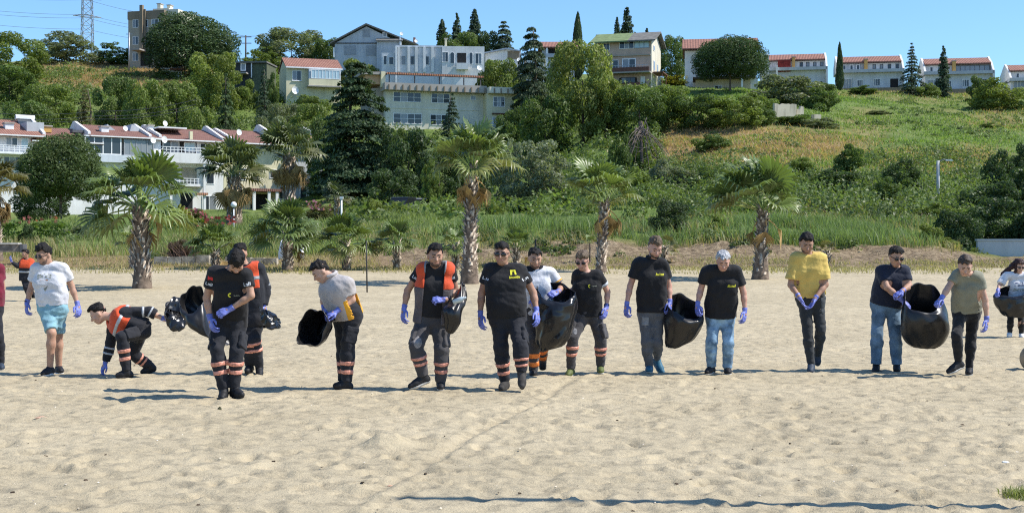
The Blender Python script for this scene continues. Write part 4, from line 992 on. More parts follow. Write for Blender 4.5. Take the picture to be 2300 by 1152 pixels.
S = [
 # shrubs: label, px, top, width, d, tint, var
 ('grey green thicket below the left row house', 1768, 162, 170, 172, G5, 0, .8),
 ('dark leafy bush right of the ruined wall', 1838, 194, 90, 168, G1, 1, .8),
 ('bright bush with pale tips below the right row house', 2236, 170, 130, 180, G3, 2, .8),
 ('dark bush at the left foot of the right row house', 2195, 168, 50, 190, G1, 3, .8),
 ('wide dark thicket between the dry slope and the last palm', 1885, 378, 135, 98, (0.075, 0.115, 0.04), 0, .8),
 ('green bush above the wide dark thicket', 1905, 320, 95, 112, G1, 1, .8),
 ('tall rounded bush on the slope left of the grey utility post', 2025, 350, 105, 96, (0.08, 0.12, 0.042), 2, .8),
 ('low spreading bush under the rounded one by the utility post', 1990, 395, 70, 92, G1, 3, .8),
 ('single dark bush in the middle of the open grass', 1972, 248, 54, 168, G5, 0, .8),
 ('small dark bush high on the right of the grass slope', 2222, 276, 50, 158, G1, 1, .8),
 ('round clipped dark bush on a short stem above the right thicket', 2243, 328, 82, 104, DK, 2, .9),
 ('dark bush cut by the right photo edge above the thicket', 2300, 318, 60, 106, DK, 3, .9),
 ('tall dark thicket towering over the white garden wall', 2225, 400, 150, 82, DK, 0, .8),
 ('dark thicket on the right edge above the white wall', 2310, 372, 150, 84, DK, 1, .8),
 ('bushy green shrub at the left end of the dark thicket', 2110, 452, 110, 80, G2, 2, .8),
 ('dark shrub hanging in front of the white wall corner', 2190, 470, 90, 76, DK, 3, .8),
 ('big dark bush standing on the bank behind the polo shirt man', 1505, 440, 120, 66, (0.07, 0.10, 0.045), 0, .8),
 ('leafy bush on the bank left of the last big palm', 1610, 480, 70, 68, G2, 1, .8),
 ('olive bush on the dry slope above the bank', 1490, 350, 90, 108, OL, 2, .8),
 ('grey green bush beside the fallen dead branches', 1530, 372, 90, 106, G5, 3, .8),
 ('mid green bush behind the slender palm crown', 1420, 370, 120, 100, G2, 0, .8),
 ('dark bush right of the slender palm', 1580, 372, 80, 104, G1, 1, .8),
 ('green bush under the slender palm crown', 1455, 410, 80, 92, G2, 2, .8),
 ('yellow green bush beside the last big palm crown', 1800, 352, 70, 110, G2, 3, .8),
 ('shrub with pale new leaves beside the parked cars', 835, 442, 70, 92, G3, 0, .8),
 ('bushy green shrub on the crest left of the ruined wall', 1700, 205, 90, 160, G2, 2, .8),
 ('low dark bush under the ruined wall', 1790, 258, 110, 150, G1, 3, .8),
 ('broad bush right under the salmon house terrace', 1420, 190, 100, 172, G2, 1, .8),
 ('grey bush above the dry grass patch', 1840, 262, 90, 148, G5, 0, .8),
 ('dark scrub bush left of the dry grass patch', 1600, 296, 100, 132, G1, 2, .8),
 ('dark leafy mass at the left end of the white garden wall', 2150, 462, 120, 67, DK, 0, .7),
 ('dark leafy mass standing right behind the white garden wall', 2240, 440, 150, 69, DK, 1, .7),
 ('dark leafy mass behind the wall at the right edge', 2340, 425, 150, 68, DK, 2, .7),
 ('pale weedy shrub before the dark mass by the wall', 2085, 500, 70, 65, G3, 3, .7),
 ('low leafy shrub in front of the parked cars', 925, 462, 70, 100, G2, 1, .8),
 ('leafy bush crowding the fallen dead branches from the left', 1392, 292, 70, 116, G1, 2, .8),
 ('leafy bush crowding the fallen dead branches from above', 1445, 262, 110, 121, G2, 0, .8),
 ('bush before the terrace of the middle row house', 1940, 192, 70, 198, G1, 1, .8),
 ('bush between the fir and the slim grey green fir', 2085, 182, 60, 199, G2, 2, .8),
 ('low hedge like bush before the first row house', 1850, 184, 60, 196, G1, 3, .7),
 ('dark bush hugging the right corner of the cream house', 1150, 232, 80, 170, G1, 0, .8),
 ('pink flowering shrub in front of the grey arched porch', 712, 452, 90, 92, BR, 1, .8),
 ('bright garden shrub between the cedar and the cars', 890, 450, 60, 96, G3, 2, .8),
 ('dark garden shrub right of the parked cars', 1010, 462, 60, 92, G1, 3, .8),
 ('round shrub under the silvery olive tree', 1110, 448, 60, 96, G3, 0, .8),
 ('low dark shrub right of the tall palm trunk', 1180, 440, 90, 98, DK, 1, .8),
 ('green shrub at the foot of the olive tree', 1262, 430, 80, 100, G1, 2, .8),
 ('dry brown twiggy bush behind the low wall', 405, 536, 90, 59, (0.12, 0.085, 0.055), 3, .8),
 ('round dark bush in the left garden hedge', 60, 498, 44, 70, DK, 0, .8),
 ('grey green shrub by the left garden hedge', 180, 506, 110, 78, G5, 1, .8),
 ('red flowering bush in the garden behind the first palm', 470, 486, 70, 84, BR, 2, .8),
 ('pink rose bush before the white apartment steps', 440, 468, 60, 98, BR, 3, .8),
 ('young dark shrub on the earth bank by the sapling', 1300, 520, 60, 64, G1, 0, .8),
 ('yellow broom bush between the salmon and white houses', 1520, 168, 60, 204, (0.30, 0.26, 0.04), 1, .8),
 ('round weedy bush at the right end of the earth bank', 2120, 530, 90, 64, G3, 2, .8),
 ('hedge like bush along the house terrace above the yellow roof', 800, 130, 110, 204, G3, 3, .5),
 ('leafy shrub below the yellow house wall', 700, 208, 90, 186, G2, 0, .6),
 ('climbing bush on the left gable of the yellow house', 612, 160, 34, 192, G1, 1, .8),
 ('green bush under the cream house corner', 905, 282, 80, 158, G2, 2, .7),
 ('bush hiding the foot of the dark shed', 556, 178, 60, 192, G2, 3, .8),
 ('shrub in front of the small white hut', 372, 156, 60, 214, G1, 0, .7),
]
for lb, px, top, wd, d, tint, v, dp in S:
    plant('shrub', lb, px, top, wd, d, tint, 0, v, depth=dp)
# clipped hedges
def hedge(label, px0, px1, top, d, tint, th=1.2):
    g = np.random.default_rng(int(px0 + top))
    x0, x1 = (px0 - CX) / F_PX * d, (px1 - CX) / F_PX * d
    zg = min(ground_at(px0, d), ground_at(px1, d)) - 0.1; zt = CAM_H - (top - HZ) / F_PX * d
    n = int(2200 * (x1 - x0) / 6)
    u = g.random((n, 3)); f = g.integers(0, 4, n)
    C = np.stack([x0 + u[:, 0] * (x1 - x0), d + (u[:, 1] - 0.5) * th, zg + u[:, 2] * (zt - zg)], 1)
    N = np.zeros((n, 3))
    C[f == 0, 1] = d - th / 2; N[f == 0, 1] = -1; C[f == 1, 1] = d + th / 2; N[f == 1, 1] = 1; C[f >= 2, 2] = zt; N[f >= 2, 2] = 1
    C += 0.06 * g.normal(size=C.shape); N += 0.6 * g.normal(size=N.shape)
    sz = 0.09 * (0.6 + 0.8 * g.random(n))
    V, q = leaf_quads(C, N, sz, sz * 0.6, g)
    me = np_mesh('hedge', V - np.array([x0, d, zg]), q, None, M_LEAF, False, np.repeat(0.7 + 0.6 * g.random(n), 4))
    o = link('hedge', me, None, (x0, d, zg)); o.color = tuple(tint) + (1,)
    return tag(o, label, 'hedge')
hedge('low bright hedge at the left garden edge', -40, 42, 505, 70, (0.10, 0.16, 0.03))
hedge('low bright hedge under the garden stone pine', 76, 150, 505, 71, (0.10, 0.155, 0.03))
hedge('yellow green hedge behind the first big palm', 385, 475, 496, 86, (0.16, 0.22, 0.04))
# flowers
def flowers(label, px, py, rx, ry, d, col, n=90):
    g = np.random.default_rng(int(px))
    C = np.stack([(px + rx * (g.random(n) * 2 - 1) - CX) / F_PX * d, d - 0.5 + 0.5 * g.random(n), CAM_H - (py + ry * (g.random(n) * 2 - 1) - HZ) / F_PX * d], 1)
    N = g.normal(size=C.shape); N[:, 1] -= 1
    sz = 0.11 * (0.6 + 0.8 * g.random(n))
    V, q = leaf_quads(C, N, sz, sz * 0.9, g)
    o = link('flowers', np_mesh('flowers', V, q, None, M_LEAF, False, np.repeat(0.8 + 0.4 * g.random(n), 4))); o.color = tuple(col) + (1,)
    tag(o, label, None, None, 'stuff')
flowers('pink roses in bloom', 440, 480, 26, 12, 97.2, (0.36, 0.10, 0.14), 40)
flowers('red and white flowers in bloom', 490, 500, 40, 14, 83, (0.34, 0.07, 0.07), 34)
flowers('pale red flowers along the left garden', 60, 494, 70, 8, 86, (0.34, 0.12, 0.11), 36)
flowers('pink blossom before the grey porch', 715, 462, 36, 10, 91, (0.36, 0.16, 0.21), 34)
flowers('yellow broom blossom by the salmon house', 1518, 180, 26, 10, 203, (0.75, 0.55, 0.04), 120)

# fallen dead tree with bare branches
root = empty('dead_tree', tuple(W(1432, 355, 118)), 0, 'grey bare dead tree with branches fanning down the slope', 'dead tree')
g = np.random.default_rng(5); mb = MB()
o_ = W(1432, 355, 118)
top_ = W(1440, 286, 119) - o_
for i in range(24):
    a = -0.85 + 1.7 * g.random(); ln = 1.4 + 2.4 * g.random()
    e = top_ + np.array([math.sin(a) * ln, -0.8 - 1.2 * g.random(), -abs(math.cos(a)) * ln * 1.15])
    mdl = (top_ + e) / 2 + np.array([0, -0.2, 0.5 * g.random()])
    mb.tube([top_ + 0.35 * g.normal(size=3), mdl, e], 0.055, 0.015, 4)
    for k in range(2):
        s_ = mdl + (e - mdl) * g.random(); mb.tube([s_, s_ + np.array([0.6 * g.normal(), -0.2, -0.7 * g.random()])], 0.03, 0.012, 3)
mb.build('branches', mat('dead_wood', (0.15, 0.12, 0.10), 0.9, 0.3, 6), root)
MB().tube([top_ + np.array([0, 0.5, 0.5]), top_ * 0.4 + np.array([0.2, 0, 0]), np.array([0.4, 0, -0.5])], 0.22, 0.12, 7).build('trunk', M_BARK, root)
for sx, sy in ((405, 548), (385, 556)):
    pass
# brown twigs in the dry bush behind the low wall
mb = MB(); g = np.random.default_rng(9); d_ = 58.2; bx, bz = (405 - CX) / F_PX * d_, ground_at(405, d_)
for i in range(70):
    s_ = np.array([bx + 0.8 * (g.random() - 0.5), d_ + 0.4 * (g.random() - 0.5), bz - 0.1]); a = g.random() * 6.28
    e = s_ + np.array([0.75 * math.cos(a), 0.4 * math.sin(a), 0.5 + 0.7 * g.random()])
    mb.tube([s_, (s_ + e) / 2 + np.array([0, 0, 0.15]), e], 0.016, 0.006, 3, False)
tag(mb.build('dry_bush', mat('dry_twig', (0.16, 0.10, 0.07), 0.9, 0.3)), 'heap of reddish dry twigs on the low wall', 'bush')

# ------------------------------------------------------------------ palms
M_FROND = leaf_mat('frond', 0.28, 0.38, 0.5)
M_DEAD = leaf_mat('dead_frond', 0.15, 0.8, 0.15)
M_BOOT = mat('leaf_base', (0.22, 0.165, 0.12), 0.9, 0.45, 5, 0.3, 20, col2=(0.46, 0.39, 0.31))
M_PALMTRUNK = mat('palm_trunk', (0.16, 0.12, 0.09), 0.95, 0.4, 6, 0.8, 14)
def frond_mesh(elev, seed, petiole=1.0, blade=1.0, spread=2.0, nseg=22, droop=0.3, dead=False):
    """Fan leaf: a bent stalk from the origin along +X and a pleated fan of split segments."""
    g = np.random.default_rng(seed)
    e = R(elev); pts = []; p = np.zeros(3); k = 5
    for i in range(k + 1):
        pts.append(p.copy())
        ee = e - droop * 0.9 * (i / k) ** 1.3
        p = p + np.array([math.cos(ee), 0, math.sin(ee)]) * petiole / k
    hub = pts[-1]; ed = e - droop * 1.1
    fx = np.array([math.cos(ed), 0, math.sin(ed)]); fz = np.array([-math.sin(ed), 0, math.cos(ed)]); fy = np.array([0, 1.0, 0])
    mb = MB(); mb.tube(pts, 0.028, 0.014, 4, False)
    V = [tuple(v) for v in mb.v]; Q = [f for f in mb.f]; Tt = []; S_ = [2.1] * len(V)
    for s in range(nseg):
        a = -spread + 2 * spread * (s + 0.5) / nseg
        ln = blade * (0.70 + 0.30 * math.cos(a * 0.75)) * (0.88 + 0.2 * g.random())
        hw = ln * spread / nseg * 0.66
        da = np.array([math.cos(a), math.sin(a), 0.0]); dn = np.array([-math.sin(a), math.cos(a), 0.0])
        n0 = len(V); sh = 0.75 + 0.45 * g.random(); tipd = (0.30 + 0.5 * g.random()) * (1.6 if dead else 1.0)
        for r, wf, zf in ((0.03, 0.1, 0.0), (0.55, 0.95, 0.03), (0.78, 0.5, -0.03)):
            c = da * ln * r
            lift = zf * ln + 0.34 * abs(math.sin(a)) ** 1.5 * ln * r
            gz = -0.10 * tipd * r * r * ln
            for side in (-1, 0, 1):
                q = c + dn * hw * wf * side
                z = lift + (0.55 * hw * wf if side == 0 else 0)
                V.append(tuple(hub + fx * q[0] + fy * q[1] + fz * z + np.array([0, 0, gz]))); S_.append(sh * (1.12 if side == 0 else 0.95))
        q = da * ln * (1.0 - 0.12 * tipd)
        V.append(tuple(hub + fx * q[0] + fy * q[1] + fz * 0.02 + np.array([0, 0, -0.42 * tipd * ln * (1 if elev < 60 else 0.5)]))); S_.append(sh * 1.1)
        for j in (0, 3):
            Q += [(n0 + j, n0 + j + 1, n0 + j + 4, n0 + j + 3), (n0 + j + 1, n0 + j + 2, n0 + j + 5, n0 + j + 4)]
        Tt += [(n0 + 6, n0 + 7, n0 + 9), (n0 + 7, n0 + 8, n0 + 9)]
    return np_mesh('frond', V, Q, Tt, M_DEAD if dead else M_FROND, False, S_)
FROND = {e: [frond_mesh(e, 100 + e + s, 0.92, 0.92, 1.7 + 0.2 * s, 17, 0.2 if e > 50 else 0.32) for s in (0, 1)] for e in (84, 70, 62, 52, 40, 18, -4, -22)}
DEADF = [frond_mesh(e, 200 + e, 0.55, 0.7, 1.2, 16, 0.8, True) for e in (-28, -48, -62)]
PALM_GREEN, PALM_DRY = (0.135, 0.185, 0.05), (0.30, 0.20, 0.085)
def palm(label, px, base_py, hub_py, d, frond_px, n, n_dead, r_base, r_top, px_top=None, tint=PALM_GREEN, elevs=(84, 70, 62, 52, 40, 18), seed=0, boots=True, wind=0.0, size_var=0.15, base_z=None, boot_len=0.20):
    g = np.random.default_rng(500 + int(px) + seed)
    x = (px - CX) / F_PX * d
    zg = ground_at(px, d) if base_z is None else base_z
    hub = W(px if px_top is None else px_top, hub_py, d)
    root = empty('palm_tree', (x, d, zg), 0, label, 'palm tree')
    h = hub - np.array([x, d, zg]); Ht = h[2]
    mb = MB()
    axis = [np.array([h[0] * t ** 1.5, 0, Ht * t]) for t in np.linspace(0, 1, 11)]
    n0 = len(mb.v); K = 10
    rings = [np.array([0, 0, -0.3])] + axis
    for i, p in enumerate(rings):
        t = max(0, (i - 1) / 10); r = (r_base * (1 + 0.35 * (1 - t) ** 6) * (1 - t) + r_top * t) * (0.93 + 0.14 * g.random())
        for j in range(K):
            a = 2 * math.pi * j / K; rr = r * (0.94 + 0.12 * g.random())
            mb.v.append((p[0] + rr * math.cos(a), p[1] + rr * math.sin(a), p[2]))
    for i in range(len(rings) - 1):
        for j in range(K):
            a0 = i * K + j; b0 = i * K + (j + 1) % K
            mb.f.append((a0, b0, b0 + K, a0 + K))
    mb.build('trunk', M_PALMTRUNK, root, True)
    if boots:
        V, Tt, Qq = [], [], []
        nb = int(Ht * 46)
        for i in range(nb):
            t = (i + g.random()) / nb; a = i * 2.39996 + 0.3 * g.normal()
            r = (r_base * (1 - t) + r_top * t); c = np.array([h[0] * t ** 1.5, 0, Ht * t])
            rd = np.array([math.cos(a), math.sin(a), 0]); tg = np.array([-math.sin(a), math.cos(a), 0])
            ln = boot_len * (0.5 + 0.9 * g.random()); hw = 0.04 + 0.04 * g.random(); out = 0.06 + 0.10 * g.random()
            b0 = c + rd * r * 0.9
            k = len(V)
            tip = b0 + rd * out + np.array([0, 0, ln])
            V += [b0 - tg * hw, b0 + tg * hw, tip + tg * hw * 0.55, tip - tg * hw * 0.55, b0 + np.array([0, 0, ln * 0.5]), tip + rd * 0.0 - np.array([0, 0, 0.03])]
            Qq += [(k, k + 1, k + 2, k + 3), (k + 1, k, k + 4, k + 4)][:1]; Tt += [(k, k + 3, k + 4), (k + 1, k + 4, k + 2), (k + 3, k + 2, k + 4)]
        me = np_mesh('leaf_bases', V, Qq, Tt, M_BOOT)
        o = link('leaf_bases', me, root); o['kind'] = 'stuff'
    L = frond_px / F_PX * d / 1.62
    for i in range(n):
        u = (i + 0.5) / n; a = i * 2.39996 + 0.35 * g.normal()
        ei = min(len(elevs) - 1, int(u ** 0.9 * len(elevs)))
        f = link('frond', FROND[elevs[ei]][i % 2], root, tuple(h + np.array([0.06 * math.cos(a), 0.06 * math.sin(a), -0.10 * u])))
        s = L * (1 - size_var + 2 * size_var * g.random()) * (1 + wind * -math.cos(a))
        f.scale = (s, s, s); f.rotation_euler = (0.25 * g.normal(), -0.12 * g.normal(), a)
        k = 0.8 + 0.45 * g.random(); yl = max(0, u - 0.72) * g.random() * 1.6
        c = [tint[q] * k * (1 - yl) + PALM_DRY[q] * yl for q in range(3)]
        f.color = tuple(c) + (1,)
    for i in range(n_dead):
        a = i * 2.39996 + 0.5 * g.normal()
        f = link('dead_frond', DEADF[i % 3], root, tuple(h + np.array([0.1 * math.cos(a), 0.1 * math.sin(a), -0.15 - 0.25 * g.random()])))
        s = L * (0.8 + 0.35 * g.random()); f.scale = (s, s, s); f.rotation_euler = (0.2 * g.normal(), 0, a)
        k = 0.75 + 0.5 * g.random(); f.color = tuple(PALM_DRY[q] * k for q in range(3)) + (1,)
    return root
palm('largest palm at left with a shaggy trunk, before the white apartments', 320, 648, 462, 42, 120, 36, 3, 0.25, 0.23, 314, boot_len=0.28, elevs=(84, 62, 62, 40, 18, -4), seed=1)
palm('tallest beach palm, bare slim trunk, beside the man in sunglasses', 1054, 637, 378, 44.5, 104, 34, 8, 0.24, 0.14, 1062, tint=(0.155, 0.205, 0.06), seed=2)
palm('palm with a thin curved trunk right of the tallest beach palm', 1350, 610, 452, 52.5, 92, 30, 6, 0.17, 0.16, 1360, tint=(0.155, 0.205, 0.062), wind=0.12, seed=3)
palm('windswept palm on the right half of the beach', 1708, 627, 468, 47.2, 108, 36, 3, 0.23, 0.16, 1714, tint=(0.13, 0.18, 0.052), wind=0.22, seed=4)
palm('shaggy palm with a thick skirt before the white apartment wall', 526, 508, 398, 88, 84, 38, 26, 0.48, 0.42, tint=(0.12, 0.145, 0.06), boot_len=0.4, seed=5)
palm('shaggy tall palm before the yellow wall and grey porch', 650, 498, 352, 92, 78, 36, 34, 0.46, 0.40, tint=(0.12, 0.145, 0.06), boot_len=0.4, seed=6)
palm('brownish palm cut by the left photo edge', -12, 578, 428, 60, 78, 30, 22, 0.28, 0.24, tint=(0.14, 0.13, 0.05), seed=7)
palm('short palm trunk hidden behind the largest left palm', 303, 606, 545, 55, 50, 10, 3, 0.20, 0.17, seed=8)
palm('young palm behind the heads of the two workers on the left', 484, 594, 560, 55, 60, 26, 1, 0.14, 0.12, elevs=(84, 62, 40, 18), seed=9)
palm('young palm with the thickest trunk in the small row', 646, 606, 528, 53.5, 82, 34, 1, 0.20, 0.17, elevs=(84, 62, 40, 18, -4), tint=(0.12, 0.165, 0.05), seed=10)
palm('young palm beside the thin black pole', 778, 602, 545, 54, 66, 30, 0, 0.15, 0.13, elevs=(84, 62, 40, 18, -4), seed=11)
palm('young palm above the vest wearing man at left', 891, 600, 548, 54.4, 56, 26, 0, 0.12, 0.11, elevs=(84, 62, 40, 18, -4), tint=(0.12, 0.165, 0.05), seed=12)
palm('small palm just left of the tallest palm trunk', 1023, 600, 553, 55, 44, 20, 1, 0.12, 0.11, elevs=(62, 40, 18, -4), seed=13)
palm('small palm behind the man in the round sunglasses', 1160, 592, 556, 56, 46, 20, 1, 0.13, 0.11, elevs=(84, 62, 40, 18), seed=14)
palm('spindly sapling palm left of the thin curved palm', 1325, 592, 546, 57, 20, 7, 0, 0.04, 0.035, elevs=(84, 62, 40), boots=False, seed=15)
palm('small palm behind the first polo shirt man', 1493, 594, 556, 57, 32, 14, 3, 0.10, 0.09, elevs=(62, 40, 18, -4), tint=(0.17, 0.17, 0.07), seed=16)
palm('tiny spiky palm on the bank above the yellow shirt man', 1858, 584, 566, 58, 26, 14, 2, 0.10, 0.09, elevs=(84, 62, 40, 18), tint=(0.22, 0.20, 0.07), seed=17)
palm('dark garden palm beside the white lamp post', 757, 482, 446, 84, 38, 20, 3, 0.16, 0.14, elevs=(84, 62, 40, 18, -4), tint=(0.08, 0.10, 0.04), seed=18)
# ------------------------------------------------------------------ pylon, poles, wires, lamps, cars
def on_ground(px, d): return np.array([(px - CX) / F_PX * d, d, ground_at(px, d)])
d_ = 330.0
p = W(196, 170, d_)
root = empty('lattice_pylon', tuple(p), 0.5, 'tall steel lattice pylon carrying wires at the upper left', 'pylon')
mb = MB(); k = d_ / F_PX; Hh = 340 * k; w0, w1 = 1.6, 0.7
ws = lambda t: w0 + (w1 - w0) * t
for sx in (-1, 1):
    for sy in (-1, 1): mb.tube([(sx * ws(0), sy * ws(0), -6), (sx * ws(1), sy * ws(1), Hh)], 0.10, 0.09, 4)
mb.build('legs', B_METAL, root); mb = MB()
n = 18
for i in range(n):
    a, b_ = i / n, (i + 1) / n
    for q in ((-1, -1, 1, -1), (1, -1, 1, 1), (1, 1, -1, 1), (-1, 1, -1, -1)):
        wa, wb = ws(a), ws(b_)
        mb.tube([(q[0] * wa, q[1] * wa, a * Hh), (q[2] * wb, q[3] * wb, b_ * Hh)], 0.055, k=4); mb.tube([(q[2] * wa, q[3] * wa, a * Hh), (q[0] * wb, q[1] * wb, b_ * Hh)], 0.055, k=4)
        mb.tube([(q[0] * wb, q[1] * wb, b_ * Hh), (q[2] * wb, q[3] * wb, b_ * Hh)], 0.05, k=4)
mb.build('bracing', B_METAL, root)
arms = []
for zz in (132, 172, 206): 
    z = zz * k
    mb = MB(); mb.tube([(-3.4, 0, z), (0, 0.5, z + 0.6), (3.4, 0, z)], 0.09, k=4).tube([(-3.4, 0, z), (0, -0.5, z - 0.2), (3.4, 0, z)], 0.09, k=4)
    mb.build('cross_arm', B_METAL, root)
M_WIRE = mat('wire', (0.06, 0.065, 0.075), 0.6, 0.05, 3)
def wire(label, pts, r, sag=0.0):
    P = []
    for (a, b_) in zip(pts[:-1], pts[1:]):
        a, b_ = np.array(a), np.array(b_)
        for t in np.linspace(0, 1, 14): P.append(a + (b_ - a) * t - np.array([0, 0, 4 * sag * t * (1 - t)]))
    tag(MB().tube(P, r, r, 5).build('overhead_wire', M_WIRE), label, 'wire')
for i, (y0, y1, y2) in enumerate(((-8, 0, 26), (17, 33, 54), (26, 41, 60), (48, 66, 80))):
    wire(['topmost power line crossing the pylon', 'second power line from the top at the pylon', 'third power line from the top at the pylon', 'lowest power line crossing the pylon'][i], [W(-200, y0 - 18, 300), W(196, y1, 330), W(420, y2 + 12, 350)], 0.035, 1.0)
for i, y in enumerate((250, 261, 268)):
    wire(['upper thin cable above the lower red roofs', 'middle thin cable above the lower red roofs', 'lower thin cable above the lower red roofs'][i], [W(-60, y, 148), W(215, y, 150), W(440, y - 26, 152)], 0.025, 0.4)
def pole(name, label, px, top, d, r0, r1, m, cat='pole', base=None, lean=0.0):
    p = on_ground(px, d) if base is None else W(px, base, d)
    zt = CAM_H - (top - HZ) / F_PX * d - p[2]
    root = empty(name, tuple(p), 0, label, cat)
    MB().tube([(0, 0, -0.4), (lean, 0, zt)], r0, r1, 8).build('shaft', m, root, True)
    return root, zt
r_, z = pole('utility_pole', 'dark utility pole on the skyline right of the huge pine', 552, 80, 236, 0.16, 0.12, M_BARK)
for dz in (0.3, 1.4): MB().box(-1.0, 1.0, -0.06, 0.06, z - dz - 0.06, z - dz + 0.06).build('cross_arm', M_BARK, r_)
wire('thin cable running right from the skyline utility pole', [W(500, 62, 236), W(552, 82, 236), W(640, 70, 236)], 0.03, 0.3)
r_, z = pole('utility_pole', 'grey slim pole in front of the tan tower block corner', 290, 74, 222, 0.15, 0.11, B_METAL)
MB().box(-0.5, 0.5, -0.05, 0.05, z - 0.3, z - 0.2).build('cross_arm', B_METAL, r_)
r_, z = pole('utility_pole', 'grey post standing alone on the right green slope', 2107, 361, 94, 0.13, 0.11, mat('weathered_post', (0.42, 0.42, 0.41), 0.8, 0.15, 3))
MB().tube([(0, 0, z - 0.1), (0.35, -0.1, z + 0.08), (0.65, -0.15, z + 0.03)], 0.04, 0.035, 6).build('lamp_arm', B_METAL, r_); MB().box(0.5, 0.95, -0.22, -0.08, z - 0.03, z + 0.05).build('lamp_head', B_TRIM, r_)
r_, z = pole('thin_pole', 'thin black pole stuck in the sand by a young palm', 825, 540, 40, 0.022, 0.02, mat('black_pole', (0.03, 0.03, 0.03), 0.6, 0.1, 3), lean=-0.03)
r_, z = pole('thin_pole', 'thin dark stake showing above the white polo man', 1203, 537, 52, 0.035, 0.03, mat('dark_stake', (0.05, 0.045, 0.04), 0.8, 0.1, 3))
r_, z = pole('garden_lamp', 'white globe lamp in the garden beside the shaggy palm', 525, 466, 84, 0.045, 0.04, B_TRIM, 'lamp post')
MB().lathe([(0.0, -0.19)] + [(0.19 * math.cos(t), 0.19 * math.sin(t)) for t in np.linspace(-1.4, 1.4, 9)] + [(0, 0.19)], 12, (0, 0, z + 0.17)).build('globe', B_TRIM, r_, True); MB().lathe([(0.08, -0.06), (0.08, 0.02)], 8, (0, 0, z)).build('collar', B_TRIMD, r_)
r_, z = pole('garden_lamp', 'tall white lamp post without globe beside the dark garden palm', 767, 447, 80, 0.06, 0.05, B_TRIM, 'lamp post'); MB().box(-0.1, 0.1, -0.1, 0.1, z, z + 0.14).build('head', B_TRIM, r_)
# unseen mast added off to the right to cast the foreground shadow
r_, z = pole('shadow_mast', 'unseen tall mast added at the right to cast the near sand shadow', 2820, -1160, 8.5, 0.075, 0.055, B_METAL, 'mast')
mb = MB()
for i in range(7): mb.box(-0.16, 0.16, -0.05, 0.05, 0.9 + i * 0.75, 1.0 + i * 0.75)
mb.build('rungs', B_METAL, r_)

# parked cars in the shade under the trees
def car(label, px, py, d, rz, col):
    g = ground_at(px, d); x = (px - CX) / F_PX * d
    z0 = g - 0.25
    root = empty('parked_car', (x, d, z0), R(rz), label, 'car')
    body = [(-2.1, 0.35), (-2.12, 0.62), (-1.95, 0.85), (-1.2, 0.95), (1.55, 0.98), (2.05, 0.92), (2.15, 0.6), (2.1, 0.35)]
    cab = [(-1.2, 0.952), (-0.55, 1.42), (0.9, 1.46), (1.62, 0.985)]
    paint = mat('car_paint', col, 0.25, 0.03, 2, spec=0.6)
    MB().prism(body[::-1], -0.86, 0.86).build('body', paint, root); MB().prism(cab[::-1], -0.74, 0.74).build('cabin', mat('car_glass', (0.012, 0.014, 0.016), 0.3, 0.05, 2, spec=0.3), root)
    MB().prism([(-0.62, 1.425), (-0.5, 1.49), (0.85, 1.52), (0.98, 1.465)][::-1], -0.72, 0.72).build('roof', paint, root)
    for wx in (-1.35, 1.35):
        for wy in (-0.88, 0.68):
            w_ = MB().lathe([(0.0, 0.0), (0.31, 0.0), (0.33, 0.04), (0.33, 0.17), (0.31, 0.2), (0.0, 0.2)], 14, (wx, wy, 0.32), (0, 1, 0)).build('wheel', B_SHADE, root)
            MB().lathe([(0.0, -0.012), (0.19, -0.012), (0.2, 0.003)], 12, (wx, wy, 0.32), (0, 1, 0)).build('rim', B_METAL, w_)
    for wy in (-0.72, 0.42): MB().box(-2.14, -2.05, wy, wy + 0.3, 0.62, 0.76).build('headlight', B_BLUEG, root)
    MB().box(-2.16, -2.1, -0.26, 0.26, 0.42, 0.53).build('number_plate', B_TRIM, root)
car('dark car in deep shade, left of the two parked under the trees', 905, 476, 106, 70, (0.03, 0.035, 0.045))
car('silver grey car with a lit windscreen right of the dark parked car', 932, 476, 107.5, 62, (0.32, 0.34, 0.36))

# ------------------------------------------------------------------ things lying on the sand
g = np.random.default_rng(77)
V, Q, S_ = [], [], []
for _ in range(330):
    d = 7.6 + 30 * g.random() ** 1.4; x = (g.random() - 0.5) * d * 0.80; z = sand_at(x, d)
    a = g.random() * 6.28; ln = 0.004 + 0.013 * g.random() ** 2; wd = ln * (0.25 + 0.5 * g.random()); hh = ln * 0.6
    u = np.array([math.cos(a), math.sin(a), 0.0]) * ln; v = np.array([-math.sin(a), math.cos(a), 0.0]) * wd; c = np.array([x, d, z]); k = len(V)
    V += [c - u - v, c + u - v, c + u + v, c - u + v, c - u * 0.7 + np.array([0, 0, hh]), c + u * 0.8 + np.array([0, 0, hh * 1.3])]
    Q += [(k, k + 1, k + 5, k + 4), (k + 2, k + 3, k + 4, k + 5), (k, k + 4, k + 3, k + 3)[:3] + (k + 3,), (k + 1, k + 2, k + 5, k + 5)[:3] + (k + 5,)][:2]
    S_ += [0.5 + g.random()] * 6
o = link('debris', np_mesh('debris', V, Q, None, M_DEAD, False, S_)); o.color = (0.07, 0.05, 0.035, 1); tag(o, 'dark twigs and bits of seaweed scattered on the sand', None, None, 'stuff')
V, Q, S_ = [], [], []
for _ in range(520):
    d = 7.2 + 16 * g.random() ** 1.6; x = (g.random() - 0.5) * d * 0.80; z = sand_at(x, d); r = 0.003 + 0.007 * g.random() ** 2
    c = np.array([x, d, z + r * 0.3]); k = len(V)
    V += [c + r * np.array(q) for q in ((-1, -0.7, 0), (0.8, -0.9, 0), (1, 0.8, 0), (-0.8, 0.7, 0), (0.1, 0, 1.0))]; S_ += [0.5 + g.random()] * 5
    Q += [(k, k + 1, k + 4), (k + 1, k + 2, k + 4), (k + 2, k + 3, k + 4), (k + 3, k, k + 4)]
